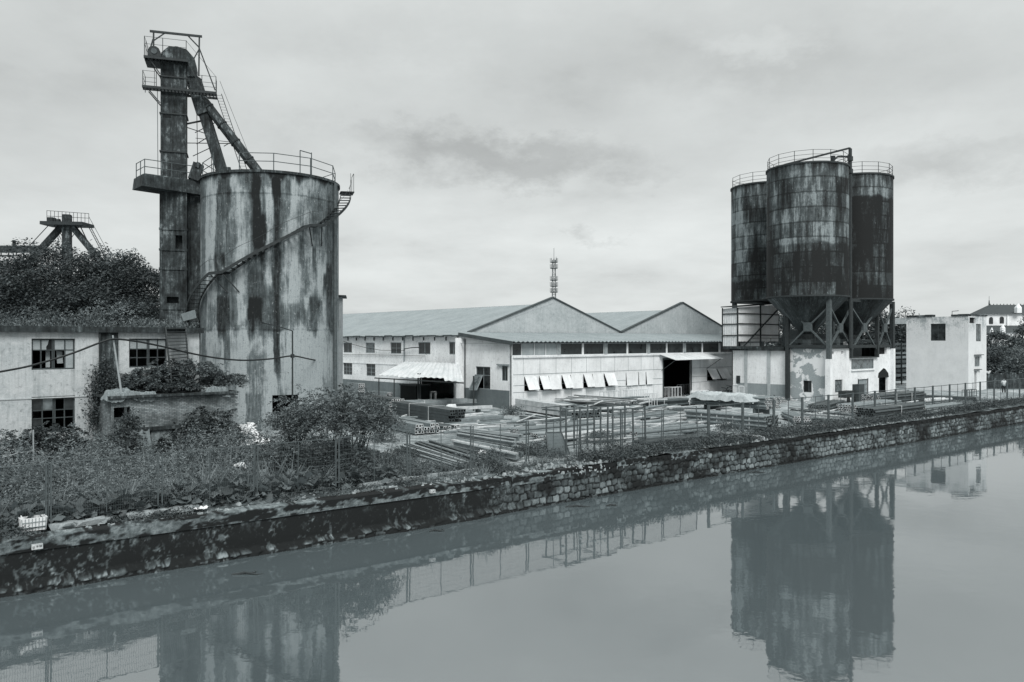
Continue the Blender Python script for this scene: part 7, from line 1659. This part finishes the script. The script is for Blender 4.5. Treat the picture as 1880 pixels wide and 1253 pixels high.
def blades(name, D, O, H, per, mat, seed, asp=.045, tilt=.35):
    r = np.random.default_rng(seed); n = len(D); k = np.repeat(np.arange(n), per); m = len(k); b = np.stack([F0[0] + FDIR[0] * D + FNRM[0] * O, F0[1] + FDIR[1] * D + FNRM[1] * O, np.zeros(n)], 1)[k]; b[:, :2] += r.normal(size=(m, 2)) * .09
    T = r.normal(size=(m, 3)) * tilt; T[:, 2] = 1.0; o = leaves(name, b, H[k] * (.6 + .6 * r.random(m)), r.random(n)[k] * .7 + .3 * r.random(m), M[mat], None, .0, asp, seed, T, (0, 0, 0)); o['kind'] = 'stuff'
n = 420; blades('tall_grass', -13 + 28 * r.random(n), .4 + 9 * r.random(n), .5 + .9 * r.random(n), 16, 'leaf_pale', 301)
n = 420; D = 14 + 90 * r.random(n) ** 1.2; blades('tall_grass', D, -1.4 + 2.6 * r.random(n), .2 + .45 * r.random(n), 14, 'leaf_pale', 302)
n = 160; blades('dead_stalks', -13 + 27 * r.random(n), .3 + 9 * r.random(n), 1.0 + .8 * r.random(n), 2, 'stalk', 303, .014, .12)
n = 900; D = -13 + 26 * r.random(n); O = .15 + 2.2 * r.random(n); weeds('burdock_leaves', D, O, .12 + .45 * r.random(n), 9, .34, 'leaf_mid', 93, aspect=.85, spread=.3)
n = 1100; D = -13 + 26 * r.random(n); O = 1.5 + 9 * r.random(n); weeds('weeds', D, O, .6 + 1.3 * r.random(n), 26, .12, 'leaf_pale', 94, aspect=.25, spread=.16)
n = 900; D = 12 + 16 * r.random(n); O = .3 + 3.0 * r.random(n) ** 1.6; keep = fbm(D * .7, O * .7, 14) > .5; weeds('weeds', D[keep], O[keep], .15 + .4 * r.random(keep.sum()), 14, .14, 'leaf_mid', 95)
# growth on the bank edge
n = 5200; D = 24 + 85 * r.random(n) ** 1.1; O = -2.1 - (D - 24) * .012 + 2.0 * r.random(n); weeds('bank_growth', D, O, (.08 + .32 * r.random(n)) * (.5 + fbm(D * .4, O * .4, 3)), 12, .13, 'leaf', 96, aspect=.4, spread=.2)
n = 1500; D = -12 + 40 * r.random(n); O = -1.3 + 1.1 * r.random(n); keep = fbm(D * .9, O * .9, 24) > .52; weeds('bank_growth', D[keep], O[keep], .06 + .16 * r.random(keep.sum()), 10, .10, 'leaf', 97)
n = 1300; D = 22 + 60 * r.random(n); O = .2 + 5 * r.random(n) ** 2; keep = fbm(D * .4, O * .4, 25) > .5; weeds('yard_weeds', D[keep], O[keep], .12 + .4 * r.random(keep.sum()), 14, .12, 'leaf_mid', 98)
# thin stake in the weeds with its sagging line
b0 = hz(62, 860, 34.5); b1 = hz(61, 790, 34.5); mb = MB(); mb.tube([b0 * [1, 1, 0], b1], .03, 6); o = mb.build('stake', M['pole']); tag(o, 'thin pale stake standing in the weeds before the lower house window', 'stake')
mb = MB(); mb.tube([b1 - [0, 0, .9], hz(30, 833, 34), hz(-30, 850, 33)], .02, 5); o = mb.build('line', M['pole']); tag(o, 'thin pale line running from the stake to the left picture edge', 'line')
b0 = hz(432, 838, 40); b1 = hz(409, 806, 40.5); mb = MB(); mb.tube([b0, b1], .05, 6); o = mb.build('leaning_pole', M['pole']); tag(o, 'short pale pole leaning in the weeds left of the white boards', 'pole')
